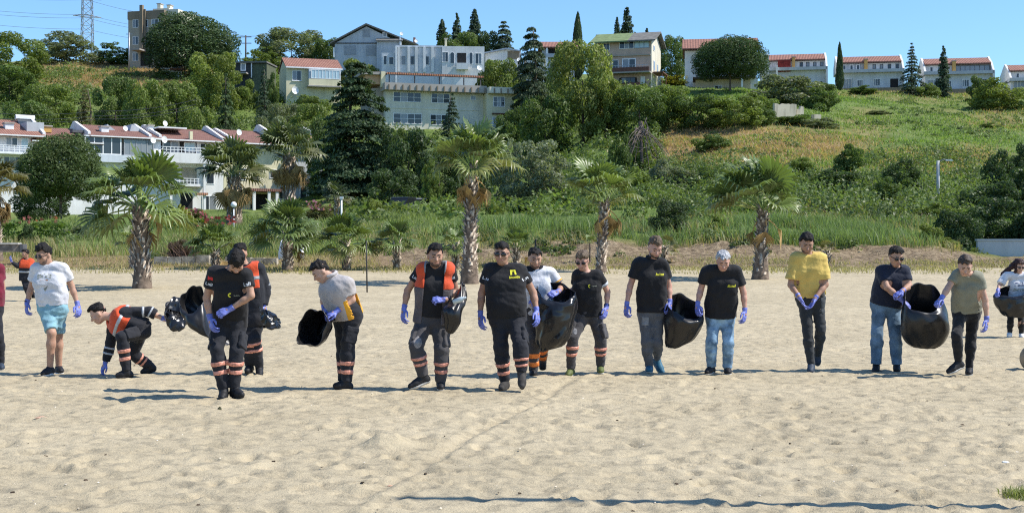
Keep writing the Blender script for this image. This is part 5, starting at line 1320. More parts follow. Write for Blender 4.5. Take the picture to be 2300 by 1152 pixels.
o = link('shell_grit', np_mesh('shell_grit', V, None, Q, M_DEAD, False, S_)); o.color = (0.62, 0.55, 0.46, 1); tag(o, 'pale shell grit and pebbles scattered on the sand', None, None, 'stuff')
def scrap(name, label, px, py, size, m, cat='litter', flat=0.35):
    d = F_PX * CAM_H / (py - HZ); x = (px - CX) / F_PX * d; z = sand_at(x, d); g = np.random.default_rng(int(px))
    mb = MB(); n = 9; pr = []
    for i in range(4):
        ring = []
        for j in range(n):
            a = 2 * math.pi * j / n; r = size * (1, 1.15, 0.8, 0.25)[i] * (0.7 + 0.5 * g.random())
            ring.append((r * math.cos(a), r * 0.8 * math.sin(a), size * flat * (-0.3, 0.3, 0.9, 1.2)[i] * (0.8 + 0.5 * g.random())))
        mb.v += ring
    for i in range(3):
        for j in range(n): mb.f.append((i * n + j, i * n + (j + 1) % n, (i + 1) * n + (j + 1) % n, (i + 1) * n + j))
    mb.f.append(tuple(3 * n + j for j in range(n)))
    return tag(mb.build(name, m, None, False, (x, d, z)), label, cat)
M_PAPER = mat('crumpled_paper', (0.8, 0.8, 0.78), 0.8, 0.1, 20); M_BRICKBIT = mat('brick_bit', (0.50, 0.32, 0.22), 0.9, 0.2, 20); M_ROCK = mat('tan_rock', (0.34, 0.27, 0.19), 0.95, 0.3, 6, 0.7, 18)
scrap('crumpled_paper', 'white crumpled paper, lower of two scraps near the right edge', 2259, 1040, 0.024, M_PAPER); scrap('crumpled_paper', 'flat pale paper scrap, upper of two near the right edge', 2282, 1014, 0.034, M_PAPER, flat=0.15)
scrap('brick_fragment', 'small pinkish brick fragment beside the furrow in the sand', 876, 1085, 0.02, M_BRICKBIT, 'fragment'); scrap('stone_fragment', 'small pinkish stone at the left behind the furrow', 92, 940, 0.05, M_BRICKBIT, 'stone', 0.25)
scrap('plant_tuft', 'tiny dark weed sprig on the sand below the leaning man', 493, 920, 0.022, mat('weed_sprig', (0.06, 0.06, 0.03), 0.9, 0.3, 30), 'weed', 1.2)
# rounded tan bulk cut by the right edge
mb = MB(); prof = [(0.0, 0.0)] + [(0.25 * math.cos(t) + 0.0, 0.22 + 0.23 * math.sin(t)) for t in np.linspace(-1.35, 1.35, 12)] + [(0, 0.45)]
d_ = 18.6; x_ = (2326 - CX) / F_PX * d_
mb.lathe(prof, 18); o = mb.build('boulder', M_ROCK, None, True, (x_, d_, sand_at(x_, d_) - 0.04)); o.scale = (0.85, 0.8, 0.9); tag(o, 'rounded tan boulder cut off by the right edge of the sand', 'boulder')
# green grass tuft at the lower right corner
d_ = 9.0; x_ = (2296 - CX) / F_PX * d_
def _tuft(n, g):
    a = g.random(n) * 6.28; r = 0.15 * np.sqrt(g.random(n)) * g.random(n) ** 0.5; x = x_ + r * np.cos(a); y = d_ + r * 1.6 * np.sin(a)
    return x, y, np.array([sand_at(u, v) for u, v in zip(x, y)])
stuff('grass_tuft', 'green grass tuft growing at the lower right corner', *blades(520, _tuft, 0.015, 0.07, 0.003, 1.6, 6), (0.24, 0.26, 0.09))
# litter and a white tarp behind the young palms
for lb, px, py, sx, sz in (('white rumpled sheet behind the thick young palm', 640, 548, 0.28, 0.22), ('small white block beside the rumpled sheet', 678, 556, 0.12, 0.2)):
    d_ = 60; c = W(px, py, d_); gz = ground_at(px, d_)
    g = np.random.default_rng(int(px)); mb = MB(); n = 9
    for i, (r, z) in enumerate(((1, -0.1), (0.95, 0.4), (0.6, 0.8), (0.15, 1.0))):
        for j in range(n):
            a = 2 * math.pi * j / n; mb.v.append((r * sx * math.cos(a) * (0.75 + 0.5 * g.random()), 0.2 * r * math.sin(a), (c[2] - gz + sz) * z * (0.85 + 0.3 * g.random())))
    for i in range(3):
        for j in range(n): mb.f.append((i * n + j, i * n + (j + 1) % n, (i + 1) * n + (j + 1) % n, (i + 1) * n + j))
    mb.f.append(tuple(3 * n + j for j in range(n)))
    tag(mb.build('white_sheet', M_PAPER, None, False, (c[0], d_, gz)), lb, 'sheet')
# ------------------------------------------------------------------ people: smooth bodies grown from a distance field
class Field:
    """Distance field on a regular grid; shapes are blended in, planes cut, and the zero surface is meshed (surface nets)."""
    def __init__(s, lo, hi, h):
        s.h = h; s.lo = np.array(lo, float) - 2 * h
        n = np.ceil((np.array(hi, float) + 2 * h - s.lo) / h).astype(int) + 1
        s.ax = [(s.lo[i] + h * np.arange(n[i])).astype(np.float32) for i in range(3)]
        s.F = np.full(tuple(n), 0.25, np.float32)
    def sl(s, lo, hi):
        r = []
        for i in range(3):
            a = int(max(0, math.floor((lo[i] - s.lo[i]) / s.h))); b = int(min(len(s.ax[i]), math.ceil((hi[i] - s.lo[i]) / s.h) + 1)); r.append(slice(a, max(a, b)))
        return tuple(r)
    def pts(s, sl): return s.ax[0][sl[0]][:, None, None], s.ax[1][sl[1]][None, :, None], s.ax[2][sl[2]][None, None, :]
    def add(s, prim, k=0.03):
        fn, lo, hi = prim; m = k + 0.06
        sl = s.sl(lo - m, hi + m)
        if any(q.stop <= q.start for q in sl): return s
        d = fn(*s.pts(sl)); f = s.F[sl]
        if k > 0:
            hh = np.maximum(k - np.abs(f - d), 0) / k; s.F[sl] = np.minimum(f, d) - hh * hh * k * 0.25
        else: s.F[sl] = np.minimum(f, d)
        return s
    def sub(s, prim):
        fn, lo, hi = prim; sl = s.sl(lo - 0.05, hi + 0.05)
        if any(q.stop <= q.start for q in sl): return s
        s.F[sl] = np.maximum(s.F[sl], -fn(*s.pts(sl))); return s
    def cut(s, p, n):
        """Keep the side the normal n points away from."""
        n = np.array(n, float); n = n / np.linalg.norm(n); X, Y, Z = s.pts((slice(None),) * 3)
        s.F = np.maximum(s.F, (X - p[0]) * n[0] + (Y - p[1]) * n[1] + (Z - p[2]) * n[2]); return s
    def wrinkle(s, amp, freq, seed, stretch=(1, 1, 1)):
        g = np.random.default_rng(seed); X, Y, Z = s.pts((slice(None),) * 3); o = 0
        for i in range(5):
            v = g.normal(size=3) * np.array(stretch); v *= freq * (0.6 + 0.9 * g.random()) / np.linalg.norm(v); ph = g.random() * 6.28
            w = g.normal(size=3) * freq * 0.4
            o = o + np.sin(X * v[0] + Y * v[1] + Z * v[2] + ph + 1.3 * np.sin(X * w[0] + Y * w[1] + Z * w[2] + 2 * ph))
        s.F = s.F + (amp / 2.2) * o.astype(np.float32); return s
    def mesh(s, name, mat_):
        F = s.F; S = F < 0
        if not S.any(): return None
        nx, ny, nz = F.shape
        off = [(i, j, k) for i in (0, 1) for j in (0, 1) for k in (0, 1)]
        cnt = np.zeros((nx - 1, ny - 1, nz - 1), np.int8)
        for i, j, k in off: cnt += S[i:nx - 1 + i, j:ny - 1 + j, k:nz - 1 + k]
        act = (cnt > 0) & (cnt < 8); idx = np.argwhere(act)
        vid = np.full(act.shape, -1, np.int32); vid[act] = np.arange(len(idx))
        f = np.stack([F[idx[:, 0] + o[0], idx[:, 1] + o[1], idx[:, 2] + o[2]] for o in off], 1)
        P = np.zeros((len(idx), 3)); C = np.zeros(len(idx)); O = np.array(off, float)
        for a in range(8):
            for b in range(a + 1, 8):
                if np.abs(O[a] - O[b]).sum() != 1: continue
                m = (f[:, a] < 0) != (f[:, b] < 0); t = f[:, a] / (f[:, a] - f[:, b] + 1e-12)
                p = O[a][None, :] + t[:, None] * (O[b] - O[a])[None, :]
                P[m] += p[m]; C[m] += 1
        V = s.lo + (idx + P / C[:, None]) * s.h
        quads = []
        for ax in range(3):
            a, b = [q for q in range(3) if q != ax]
            s0 = [slice(None)] * 3; s1 = [slice(None)] * 3; s0[ax] = slice(0, -1); s1[ax] = slice(1, None)
            A, B = S[tuple(s0)], S[tuple(s1)]; e = np.argwhere(A != B)
            e = e[(e[:, a] > 0) & (e[:, b] > 0) & (e[:, a] < F.shape[a] - 1) & (e[:, b] < F.shape[b] - 1)]
            q = []
            for da, db in ((-1, -1), (0, -1), (0, 0), (-1, 0)):
                c = e.copy(); c[:, a] += da; c[:, b] += db; q.append(vid[c[:, 0], c[:, 1], c[:, 2]])
            q = np.stack(q, 1); flip = A[e[:, 0], e[:, 1], e[:, 2]]
            if ax == 1: flip = ~flip
            q[~flip] = q[~flip][:, ::-1]
            quads.append(q)
        return np_mesh(name, V, np.concatenate(quads), None, mat_, True)

def cone(a, b, ra, rb):
    a = np.array(a, float); b = np.array(b, float); ba = b - a; L2 = float(ba @ ba) + 1e-12; r = max(ra, rb)
    def fn(X, Y, Z):
        px, py, pz = X - np.float32(a[0]), Y - np.float32(a[1]), Z - np.float32(a[2])
        t = np.clip((px * np.float32(ba[0]) + py * np.float32(ba[1]) + pz * np.float32(ba[2])) / np.float32(L2), 0, 1)
        return np.sqrt((px - t * np.float32(ba[0])) ** 2 + (py - t * np.float32(ba[1])) ** 2 + (pz - t * np.float32(ba[2])) ** 2) - np.float32(ra) - t * np.float32(rb - ra)
    return fn, np.minimum(a, b) - r, np.maximum(a, b) + r
def ell(c, axes, r):
    """Ellipsoid with axis matrix (rows) and radii."""
    c = np.array(c, float); A = np.array(axes, float); r = np.array(r, float); m = float(min(r)); R_ = float(max(r))
    def fn(X, Y, Z):
        p = (X - c[0], Y - c[1], Z - c[2]); q = 0
        for i in range(3): q = q + ((p[0] * A[i, 0] + p[1] * A[i, 1] + p[2] * A[i, 2]) / r[i]) ** 2
        return (np.sqrt(q) - 1).astype(np.float32) * np.float32(m)
    return fn, c - R_, c + R_
def rbox(c, axes, half, rad):
    c = np.array(c, float); A = np.array(axes, float); R_ = float(np.linalg.norm(half)) + rad
    def fn(X, Y, Z):
        p = (X - c[0], Y - c[1], Z - c[2]); o = 0; inn = -9.0
        for i in range(3):
            q = np.abs(p[0] * A[i, 0] + p[1] * A[i, 1] + p[2] * A[i, 2]) - half[i]; o = o + np.maximum(q, 0) ** 2; inn = np.maximum(inn, q)
        return (np.sqrt(o) + np.minimum(inn, 0) - rad).astype(np.float32)
    return fn, c - R_, c + R_
def nrm(v): v = np.array(v, float); return v / (np.linalg.norm(v) + 1e-9)
def bounds(ps, m): P = np.array(ps); return P.min(0) - m, P.max(0) + m
def lerp(a, b, t): return np.array(a) + (np.array(b) - np.array(a)) * t

def cloth(name, col, rough=0.8, var=0.12, bump=0.7, sheen=0.2, col2=None, bscale=13): return mat(name, col, rough, var, 7, bump, bscale, spec=0.2, sheen=sheen, col2=col2)
K_BLACK = cloth('black_cotton', (0.015, 0.015, 0.017), sheen=0.08); K_NAVYBLK = cloth('dark_trouser_cloth', (0.020, 0.021, 0.026), sheen=0.08); K_CHAR = cloth('charcoal_trouser_cloth', (0.055, 0.052, 0.055)); K_NAVY = cloth('navy_pique', (0.012, 0.016, 0.032))
K_WHITE = cloth('white_cotton', (0.62, 0.62, 0.645)); K_TEAL = cloth('teal_short_cloth', (0.21, 0.38, 0.44)); K_GREYP = cloth('grey_polo_cloth', (0.42, 0.385, 0.37)); K_YEL = cloth('yellow_cotton', (0.62, 0.44, 0.115)); K_OLIVE = cloth('olive_cotton', (0.21, 0.205, 0.15))
K_MAROON = cloth('maroon_cotton', (0.16, 0.012, 0.03)); K_JEAN = cloth('blue_denim', (0.10, 0.185, 0.28), 0.9, 0.35, 0.5, col2=(0.22, 0.34, 0.46)); K_JEAN2 = cloth('slate_denim', (0.075, 0.13, 0.19), 0.9, 0.3, 0.5, col2=(0.12, 0.19, 0.27)); K_GREYT = cloth('grey_chino', (0.10, 0.105, 0.115)); K_DKJEAN = cloth('dark_grey_denim', (0.028, 0.032, 0.036)); K_BLKJ = cloth('black_denim', (0.012, 0.012, 0.014))
K_ORANGE = cloth('orange_vest_cloth', (0.60, 0.075, 0.022), 0.7); K_VESTGREY = cloth('grey_vest_cloth', (0.10, 0.085, 0.085)); K_GOLD = cloth('amber_panel_cloth', (0.75, 0.36, 0.03)); K_SILVER = mat('silver_reflective_tape', (0.44, 0.46, 0.48), 0.45, 0.12, 30, spec=0.5); K_DIM = mat('dim_reflective_tape', (0.20, 0.21, 0.22), 0.5, 0.12, 30, spec=0.5)
K_SALMON = mat('salmon_reflective_tape', (0.62, 0.26, 0.18), 0.5, 0.35, 45, spec=0.5); K_BRIGHT = mat('orange_reflective_tape', (0.75, 0.20, 0.035), 0.5, 0.25, 45, spec=0.5)
K_GLOVE = mat('blue_nitrile_glove', (0.145, 0.175, 0.49), 0.5, 0.22, 20, 0.2, 60, spec=0.45); K_SHOE = mat('black_shoe', (0.016, 0.016, 0.018), 0.6, 0.2, 20); K_SHOEW = mat('white_trainer', (0.72, 0.72, 0.72), 0.6, 0.1, 20); K_SHOEB = mat('blue_trainer', (0.03, 0.12, 0.19), 0.6, 0.2, 20); K_SHOEG = mat('olive_trainer', (0.10, 0.12, 0.035), 0.6, 0.3, 20); K_SHOEN = mat('navy_shoe', (0.035, 0.05, 0.075), 0.6, 0.2, 20); K_SOLE = mat('pale_sole', (0.5, 0.49, 0.46), 0.8, 0.1, 10); K_BOOTGREY = mat('dusty_boot', (0.05, 0.046, 0.042), 0.8, 0.4, 12)
K_HAIR = mat('dark_hair', (0.012, 0.010, 0.009), 0.62, 0.4, 60, 0.6, 90, spec=0.2); K_HAIRB = mat('brown_hair', (0.055, 0.034, 0.020), 0.5, 0.4, 60, 0.6, 90, spec=0.4); K_HAIRG = mat('grey_hair', (0.25, 0.25, 0.26), 0.5, 0.5, 50, 0.6, 90, spec=0.4, col2=(0.42, 0.42, 0.43)); K_HAIRL = mat('light_brown_hair', (0.11, 0.075, 0.045), 0.5, 0.4, 60, 0.6, 90); K_HAIRR = mat('dark_red_hair', (0.035, 0.012, 0.010), 0.45, 0.4, 60, 0.6, 90)
m, nt, b = new_mat('sunglass_lens'); b.inputs['Base Color'].default_value = (0.008, 0.008, 0.010, 1); b.inputs['Roughness'].default_value = 0.08; b.inputs['Specular IOR Level'].default_value = 0.7; K_LENS = m
K_EYE = mat('eye_dark', (0.03, 0.02, 0.015), 0.3, 0.05, 5); K_LIP = mat('lip', (0.38, 0.17, 0.14), 0.6, 0.1, 20); K_BROW = mat('eyebrow', (0.02, 0.015, 0.012), 0.8, 0.1, 20)
K_PRINTY = mat('yellow_print', (0.72, 0.68, 0.05), 0.7, 0.05, 20); K_PRINTW = mat('white_print', (0.62, 0.64, 0.66), 0.7, 0.05, 20); K_PRINTR = mat('red_print', (0.55, 0.03, 0.03), 0.7, 0.05, 20); K_PRINTG = mat('muted_print', (0.26, 0.27, 0.21), 0.7, 0.3, 30); K_PRINTO = mat('orange_print', (0.60, 0.26, 0.12), 0.7, 0.2, 30); K_PRINTB = mat('dark_blue_print', (0.05, 0.07, 0.16), 0.7, 0.1, 30)
def skin_mat(name, col):
    m, nt, b = new_mat(name); tc = nt.nodes.new('ShaderNodeTexCoord')
    n = _noise(nt, tc, 9.0, 5); r = _ramp(nt, n.outputs['Fac'], [(0.3, tuple(v * f for v, f in zip(col, (0.82, 0.76, 0.74)))), (0.7, tuple(min(1, v * f) for v, f in zip(col, (1.08, 1.05, 1.04))))])
    nt.links.new(r.outputs['Color'], b.inputs['Base Color']); b.inputs['Roughness'].default_value = 0.58; b.inputs['Specular IOR Level'].default_value = 0.3
    b.inputs['Subsurface Weight'].default_value = 0.12; b.inputs['Subsurface Radius'].default_value = (0.02, 0.008, 0.005); b.inputs['Subsurface Scale'].default_value = 0.5
    return m
SKIN = {'tan': skin_mat('tan_skin', (0.45, 0.275, 0.19)), 'fair': skin_mat('fair_skin', (0.54, 0.345, 0.255)), 'brown': skin_mat('brown_skin', (0.40, 0.24, 0.165)), 'pink': skin_mat('pink_skin', (0.54, 0.325, 0.245))}

def hand_prims(wrist, dirv, palm_n, thumb, scale, curl, cone_=cone):
    """Five fingers with three bends each on a palm; dirv = wrist to knuckles, palm_n = out of the palm, thumb = side the thumb leaves."""
    y = nrm(dirv); z = nrm(np.array(palm_n) - (np.array(palm_n) @ y) * y); x = nrm(np.cross(y, z))
    if x @ np.array(thumb) < 0: x = -x
    s = scale; P = []; w = np.array(wrist, float); k = 0.0105 * s
    fing = [(-0.034, 0.080, 0.036, 0.8), (-0.012, 0.088, 0.044, 0.9), (0.011, 0.092, 0.047, 0.95), (0.034, 0.088, 0.043, 1.0)]
    palm = []
    for (fx, fy, fl, cm) in fing:
        base = w + x * fx * s + y * fy * s
        palm.append((w + x * fx * 0.62 * s + y * 0.015 * s, base, 0.0165 * s, 0.0125 * s))
        p = base; ang = 0.15 + 0.25 * curl
        for j, (lf, rr) in enumerate(((1.0, 0.0108), (0.72, 0.0098), (0.6, 0.0085))):
            d = y * math.cos(ang) + z * math.sin(ang) + x * fx * 1.8 * (1 - curl)
            q = p + nrm(d) * fl * lf * s; palm.append((p, q, rr * s, rr * 0.92 * s)); p = q; ang += (0.25 + 1.25 * curl) * cm
    t0 = w + x * 0.026 * s + y * 0.022 * s + z * 0.006 * s
    t1 = t0 + nrm(x * 0.75 + y * 0.75 + z * 0.35 * (0.5 + curl)) * 0.042 * s; t2 = t1 + nrm(x * (0.35 - 0.7 * curl) + y * 0.9 + z * 0.55 * curl) * 0.033 * s; t3 = t2 + nrm(x * (0.1 - 0.9 * curl) + y * 0.9 + z * 0.6 * curl) * 0.026 * s
    palm += [(t0, t1, 0.017 * s, 0.0135 * s), (t1, t2, 0.0125 * s, 0.0115 * s), (t2, t3, 0.0112 * s, 0.009 * s)]
    return palm

class Person:
    """Joints are read off the photo (zoomed pixels) and set at a depth; the limbs' lengths fix how far each reaches to or from us."""
    def __init__(s, label, d, H, J, off, zoom, yaw=0, pitch=0, roll=0, skin='tan', girth=1.0, dz={}, seed=0, base=None, lean=0.0, hk=1.08):
        s.d, s.H, s.seed, s.g, s.skin = d, H, seed, girth, skin
        s.sc = F_PX / d; c = lambda q: (off[0] + q[0] / zoom, off[1] + q[1] / zoom)
        s.J = {}
        P = {k: c(v) for k, v in J.items()}
        s.P = P
        def w(k, dd=0.0): return W(P[k][0], P[k][1], d + dd)
        L = dict(ua=0.180, fa=0.150, th=0.240, sh=0.245)
        s.J['pel'] = (w('ha') + w('hb')) / 2
        ln = lean          # how far the shoulders come forward (metres, towards us)
        tw = dz.get('twist', 0.0)
        s.J['ha'] = w('ha', dz.get('ha', 0)); s.J['hb'] = w('hb', dz.get('hb', 0)); s.J['pel'] = (s.J['ha'] + s.J['hb']) / 2
        s.J['neck'] = w('neck', -ln); s.J['sa'] = w('sa', -ln + dz.get('sa', 0.0)); s.J['sb'] = w('sb', -ln + dz.get('sb', 0.0)); s.J['head'] = w('head', -ln - dz.get('head', 0.05))
        def chain(a, b, frac, sgn):
            A = s.J[a]; Lg = frac * H
            pa = P[b]; D = A[1]
            q0 = W(pa[0], pa[1], D); pr = math.hypot(q0[0] - A[0], q0[2] - A[2])
            dd = math.sqrt(max(0.0, Lg * Lg - pr * pr)) if pr < Lg else 0.0
            s.J[b] = W(pa[0], pa[1], D + sgn * dd)
        for q in 'ab':
            chain('s' + q, 'e' + q, L['ua'], dz.get('e' + q, 0.5)); chain('e' + q, 'w' + q, L['fa'], dz.get('w' + q, -0.5))
            hd = s.J['w' + q]; hp = P['f' + q]; s.J['f' + q] = W(hp[0], hp[1], hd[1] + dz.get('f' + q, -0.05))
            chain('h' + q, 'k' + q, L['th'], dz.get('k' + q, -0.4)); chain('k' + q, 'a' + q, L['sh'], dz.get('a' + q, 0.4))
            t = P['t' + q]; s.J['t' + q] = W(t[0], t[1], s.J['a' + q][1] + dz.get('t' + q, -0.12))
        for q in 'ab':
            if q in dz.get('raised', ''): continue
            a, t = s.J['a' + q], s.J['t' + q]
            a[2] = sand_at(a[0], a[1]) + 0.076; t[2] = sand_at(t[0], t[1]) + 0.034
        s.up = nrm(s.J['neck'] - s.J['pel']); r = s.J['sb'] - s.J['sa']
        if np.linalg.norm(r) < 0.1: r = np.array([1.0, 0, 0])
        s.right = nrm(r - (r @ s.up) * s.up); s.fwd = nrm(np.cross(s.up, s.right)) * -1.0
        cy, sy, cp, sp = math.cos(R(yaw)), math.sin(R(yaw)), math.cos(R(pitch)), math.sin(R(pitch))
        s.hf = np.array([sy * cp, -cy * cp, -sp]); s.hr = nrm(np.array([cy, sy, 0.0])); s.hu = np.cross(s.hr, s.hf) * 1.0
        if s.hu[2] < 0: s.hu = -s.hu
        ro = R(roll); s.hr, s.hu = s.hr * math.cos(ro) + s.hu * math.sin(ro), s.hu * math.cos(ro) - s.hr * math.sin(ro)
        s.hax = np.stack([s.hr, s.hf, s.hu]); s.hs = H / 1.76 * hk
        foot = min(s.J['aa'][2], s.J['ab'][2], s.J['ta'][2], s.J['tb'][2])
        mid = (s.J['aa'] + s.J['ab']) / 2
        s.root = empty('person', (mid[0], mid[1], sand_at(mid[0], mid[1]) if mid[1] < 57 else foot), 0, label, 'person')
        s.origin = np.array(s.root.location)
    def emit(s, name, me, parent=None):
        if me is None: return None
        n = len(me.vertices); co = np.zeros(n * 3, np.float32); me.vertices.foreach_get('co', co)
        co = co.reshape(-1, 3) - s.origin.astype(np.float32); me.vertices.foreach_set('co', co.ravel()); me.update()
        return link(name, me, parent or s.root)
    # ---- torso pieces: list of primitives, inflated by e
    def torso(s, e=0.0, belly=0.0):
        J, H, g = s.J, s.H / 1.76, s.g
        pel, nk = J['pel'], J['neck']; rt, fw, up = s.right, s.fwd, s.up
        hr = nrm(J['hb'] - J['ha']) if np.linalg.norm(J['hb'] - J['ha']) > 0.06 else rt
        pr = []
        L = np.linalg.norm(nk - pel)
        c = pel + up * 0.02; pr.append((cone(c - hr * 0.085 * H * g, c + hr * 0.085 * H * g, 0.100 * H * g + e, 0.100 * H * g + e), 0.05))
        c = pel + up * 0.36 * L + fw * 0.012; pr.append((cone(c - rt * 0.075 * H * g, c + rt * 0.075 * H * g, 0.098 * H * g + e, 0.098 * H * g + e), 0.08))
        c = pel + up * 0.50 * L + fw * 0.018; pr.append((cone(c - rt * 0.082 * H * g, c + rt * 0.082 * H * g, 0.104 * H * g + e, 0.104 * H * g + e), 0.07)); pr.append((cone(pel + up * 0.18 * L - rt * 0.080 * H * g, pel + up * 0.18 * L + rt * 0.080 * H * g, 0.098 * H * g + e, 0.098 * H * g + e), 0.06))
        c = pel + up * 0.66 * L + fw * 0.02; pr.append((cone(c - rt * 0.085 * H * g, c + rt * 0.085 * H * g, 0.112 * H * g + e, 0.112 * H * g + e), 0.08))
        if belly: c = pel + up * 0.26 * L + fw * (0.05 + belly * 0.5); pr.append((cone(c - rt * 0.05, c + rt * 0.05, 0.10 * H + belly + e, 0.10 * H + belly + e), 0.08))
        sm = (J['sa'] + J['sb']) / 2
        pr.append((cone(lerp(J['sa'], sm, 0.16), lerp(J['sb'], sm, 0.16), 0.066 * H + e, 0.066 * H + e), 0.07))
        pr.append((cone(nk - up * 0.055, lerp(J['sa'], sm, 0.3), 0.052 * H + e * 0.6, 0.056 * H + e), 0.04)); pr.append((cone(nk - up * 0.055, lerp(J['sb'], sm, 0.3), 0.052 * H + e * 0.6, 0.056 * H + e), 0.04))
        return pr
    def arm(s, q, e0=0.0, e1=0.0, upto=2.0):
        J, H = s.J, s.H / 1.76; g = 0.5 + 0.5 * s.g
        pr = [(cone(J['s' + q], J['e' + q], 0.052 * H * g + e0, 0.040 * H * g + e1), 0.022)]
        if upto > 1: pr += [(cone(J['e' + q], lerp(J['e' + q], J['w' + q], 0.35), 0.039 * H * g + e1, 0.040 * H * g + e1), 0.02), (cone(lerp(J['e' + q], J['w' + q], 0.3), J['w' + q], 0.039 * H * g + e1, 0.026 * H + e1), 0.02)]
        return pr
    def leg(s, q, e0=0.0, e1=0.0, upto=2.0):
        J, H = s.J, s.H / 1.76; g = 0.4 + 0.6 * s.g
        pr = [(cone(lerp(J['h' + q], J['pel'], 0.1), J['k' + q], 0.087 * H * g + e0, 0.055 * H * g + e1), 0.05)]
        if upto > 1: pr += [(cone(J['k' + q], lerp(J['k' + q], J['a' + q], 0.32), 0.056 * H * g + e1, 0.058 * H * g + e1), 0.03), (cone(lerp(J['k' + q], J['a' + q], 0.3), J['a' + q], 0.057 * H * g + e1, 0.039 * H + e1), 0.03)]
        return pr
    def foot(s, q, e=0.0, h=1.0):
        a, t = s.J['a' + q], s.J['t' + q]; H = s.H / 1.76
        heel = a + np.array([0, 0, -0.035]) - nrm(np.array([(t - a)[0], (t - a)[1], 0])) * 0.035
        ball = lerp(heel, t, 0.68)
        return [(cone(a, heel, 0.040 * H + e, 0.040 * H + e), 0.02), (cone(a + np.array([0, 0, 0.0]), ball + np.array([0, 0, 0.012]), 0.038 * H + e, 0.036 * H + e), 0.02), (cone(heel, ball, 0.038 * H + e, 0.040 * H + e), 0.02), (cone(ball, t, 0.040 * H + e, 0.030 * H + e), 0.02)]
    def headpt(s, x, y, z): return s.J['head'] + (s.hr * x + s.hf * y + s.hu * z) * s.hs
    def head(s, e=0.0):
        k = s.hs; hp = s.headpt; A = s.hax
        return [(ell(hp(0, -0.012, 0.030), A, np.array([0.075, 0.094, 0.088]) * k + e), 0.0), (ell(hp(0, 0.020, -0.030), A, np.array([0.066, 0.072, 0.085]) * k + e), 0.03), (ell(hp(0, 0.046, -0.088), A, np.array([0.040, 0.036, 0.030]) * k + e), 0.03)]
    # ---- body
    def body(s):
        J = s.J; P = list(J.values()) + [s.headpt(0, 0, 0.13), s.headpt(0, 0.12, 0), s.headpt(0, -0.12, 0)]
        lo, hi = bounds(P, 0.13); F = Field(lo, hi, 0.0115)
        for p, k in s.torso(-0.006): F.add(p, k)
        for q in 'ab':
            for p, k in s.arm(q, -0.002): F.add(p, k)
            F.add(cone(J['w' + q], lerp(J['w' + q], J['f' + q], 0.5), 0.026, 0.026), 0.02)
            for p, k in s.leg(q): F.add(p, k)
            for p, k in s.foot(q, -0.006): F.add(p, k)
        F.add(cone(J['neck'] - s.up * 0.04, s.headpt(0, -0.02, -0.05), 0.052 * s.hs, 0.050 * s.hs), 0.03)
        for p, k in s.head(): F.add(p, k or 0.035)
        hp = s.headpt; k_ = s.hs
        F.add(cone(hp(0, 0.084, 0.002), hp(0, 0.108, -0.034), 0.010 * k_, 0.0155 * k_), 0.012)      # nose
        F.add(cone(hp(-0.040, 0.073, 0.022), hp(0.040, 0.073, 0.022), 0.013, 0.013), 0.015)          # brow
        F.add(cone(hp(-0.018, 0.083, -0.064), hp(0.018, 0.083, -0.064), 0.009, 0.009), 0.012)        # mouth
        for sx in (-1, 1):
            F.add(ell(hp(sx * 0.077, -0.008, -0.010), s.hax, np.array([0.011, 0.021, 0.032]) * k_), 0.008)
            F.add(ell(hp(sx * 0.045, 0.062, -0.028), s.hax, np.array([0.024, 0.020, 0.022]) * k_), 0.02)
        me = F.mesh('body', SKIN[s.skin]); o = s.emit('body', me)
        s.bodyF = F
        return o
    def field_of(s, prims, h=0.0115, m=0.09):
        lo = np.min([p[0][1] for p in prims], 0) - 0.03; hi = np.max([p[0][2] for p in prims], 0) + 0.03
        F = Field(lo, hi, h)
        for p, k in prims: F.add(p, k)
        return F
    # ---- clothes
    def shirt(s, mat_, e=0.013, sleeve=0.55, hem=0.16, long=False, flare=0.014, name='shirt', belly=0.0, wr=0.007, neck_r=0.075, collar=None, sleeveless=False):
        J = s.J; pr = s.torso(e, belly); pr += [(cone(lerp(s.J['pel'], J['neck'], -0.02) - s.right * 0.06, lerp(J['pel'], J['neck'], -0.02) + s.right * 0.06, 0.105 * s.g * s.H / 1.76 + e, 0.105 * s.g * s.H / 1.76 + e), 0.06)]
        c_ = lerp(J['pel'], J['neck'], 0.32); pr.append((cone(c_ - s.right * 0.082 * s.g, c_ + s.right * 0.082 * s.g, 0.100 * s.g * s.H / 1.76 + e, 0.100 * s.g * s.H / 1.76 + e), 0.08))
        if hem > 0.08: pr.append((cone(J['pel'] - s.up * hem * 0.7 - s.right * 0.07, J['pel'] - s.up * hem * 0.7 + s.right * 0.07, 0.112 * s.g * s.H / 1.76 + e, 0.112 * s.g * s.H / 1.76 + e), 0.06))
        if not sleeveless:
            for q in 'ab': pr += s.arm(q, e + 0.002, e + flare, 2 if long else 1)
        F = s.field_of(pr)
        F.wrinkle(wr * 0.62, 24, s.seed + 3, (1, 1, 0.45)); F.wrinkle(wr * 0.30, 62, s.seed + 5, (0.5, 0.5, 1.2))
        F.cut(J['pel'] - s.up * hem, -s.up)
        if not sleeveless:
            for q in 'ab':
                a, b_ = (J['e' + q], J['w' + q]) if long else (J['s' + q], J['e' + q]); n = nrm(b_ - a); p = lerp(a, b_, 0.95 if long else sleeve)
                # trim only near the arm itself
                X, Y, Z = F.pts((slice(None),) * 3)
                pl = (X - p[0]) * n[0] + (Y - p[1]) * n[1] + (Z - p[2]) * n[2]
                near = cone(p - n * 0.01, p + n * 0.30, 0.070 + e + flare, 0.085)[0](X, Y, Z)
                F.F = np.where(near < 0, np.maximum(F.F, pl), F.F)
        F.sub(cone(J['neck'] + s.up * 0.015 + s.fwd * 0.012, s.headpt(0, 0, 0), neck_r * 0.82, neck_r))
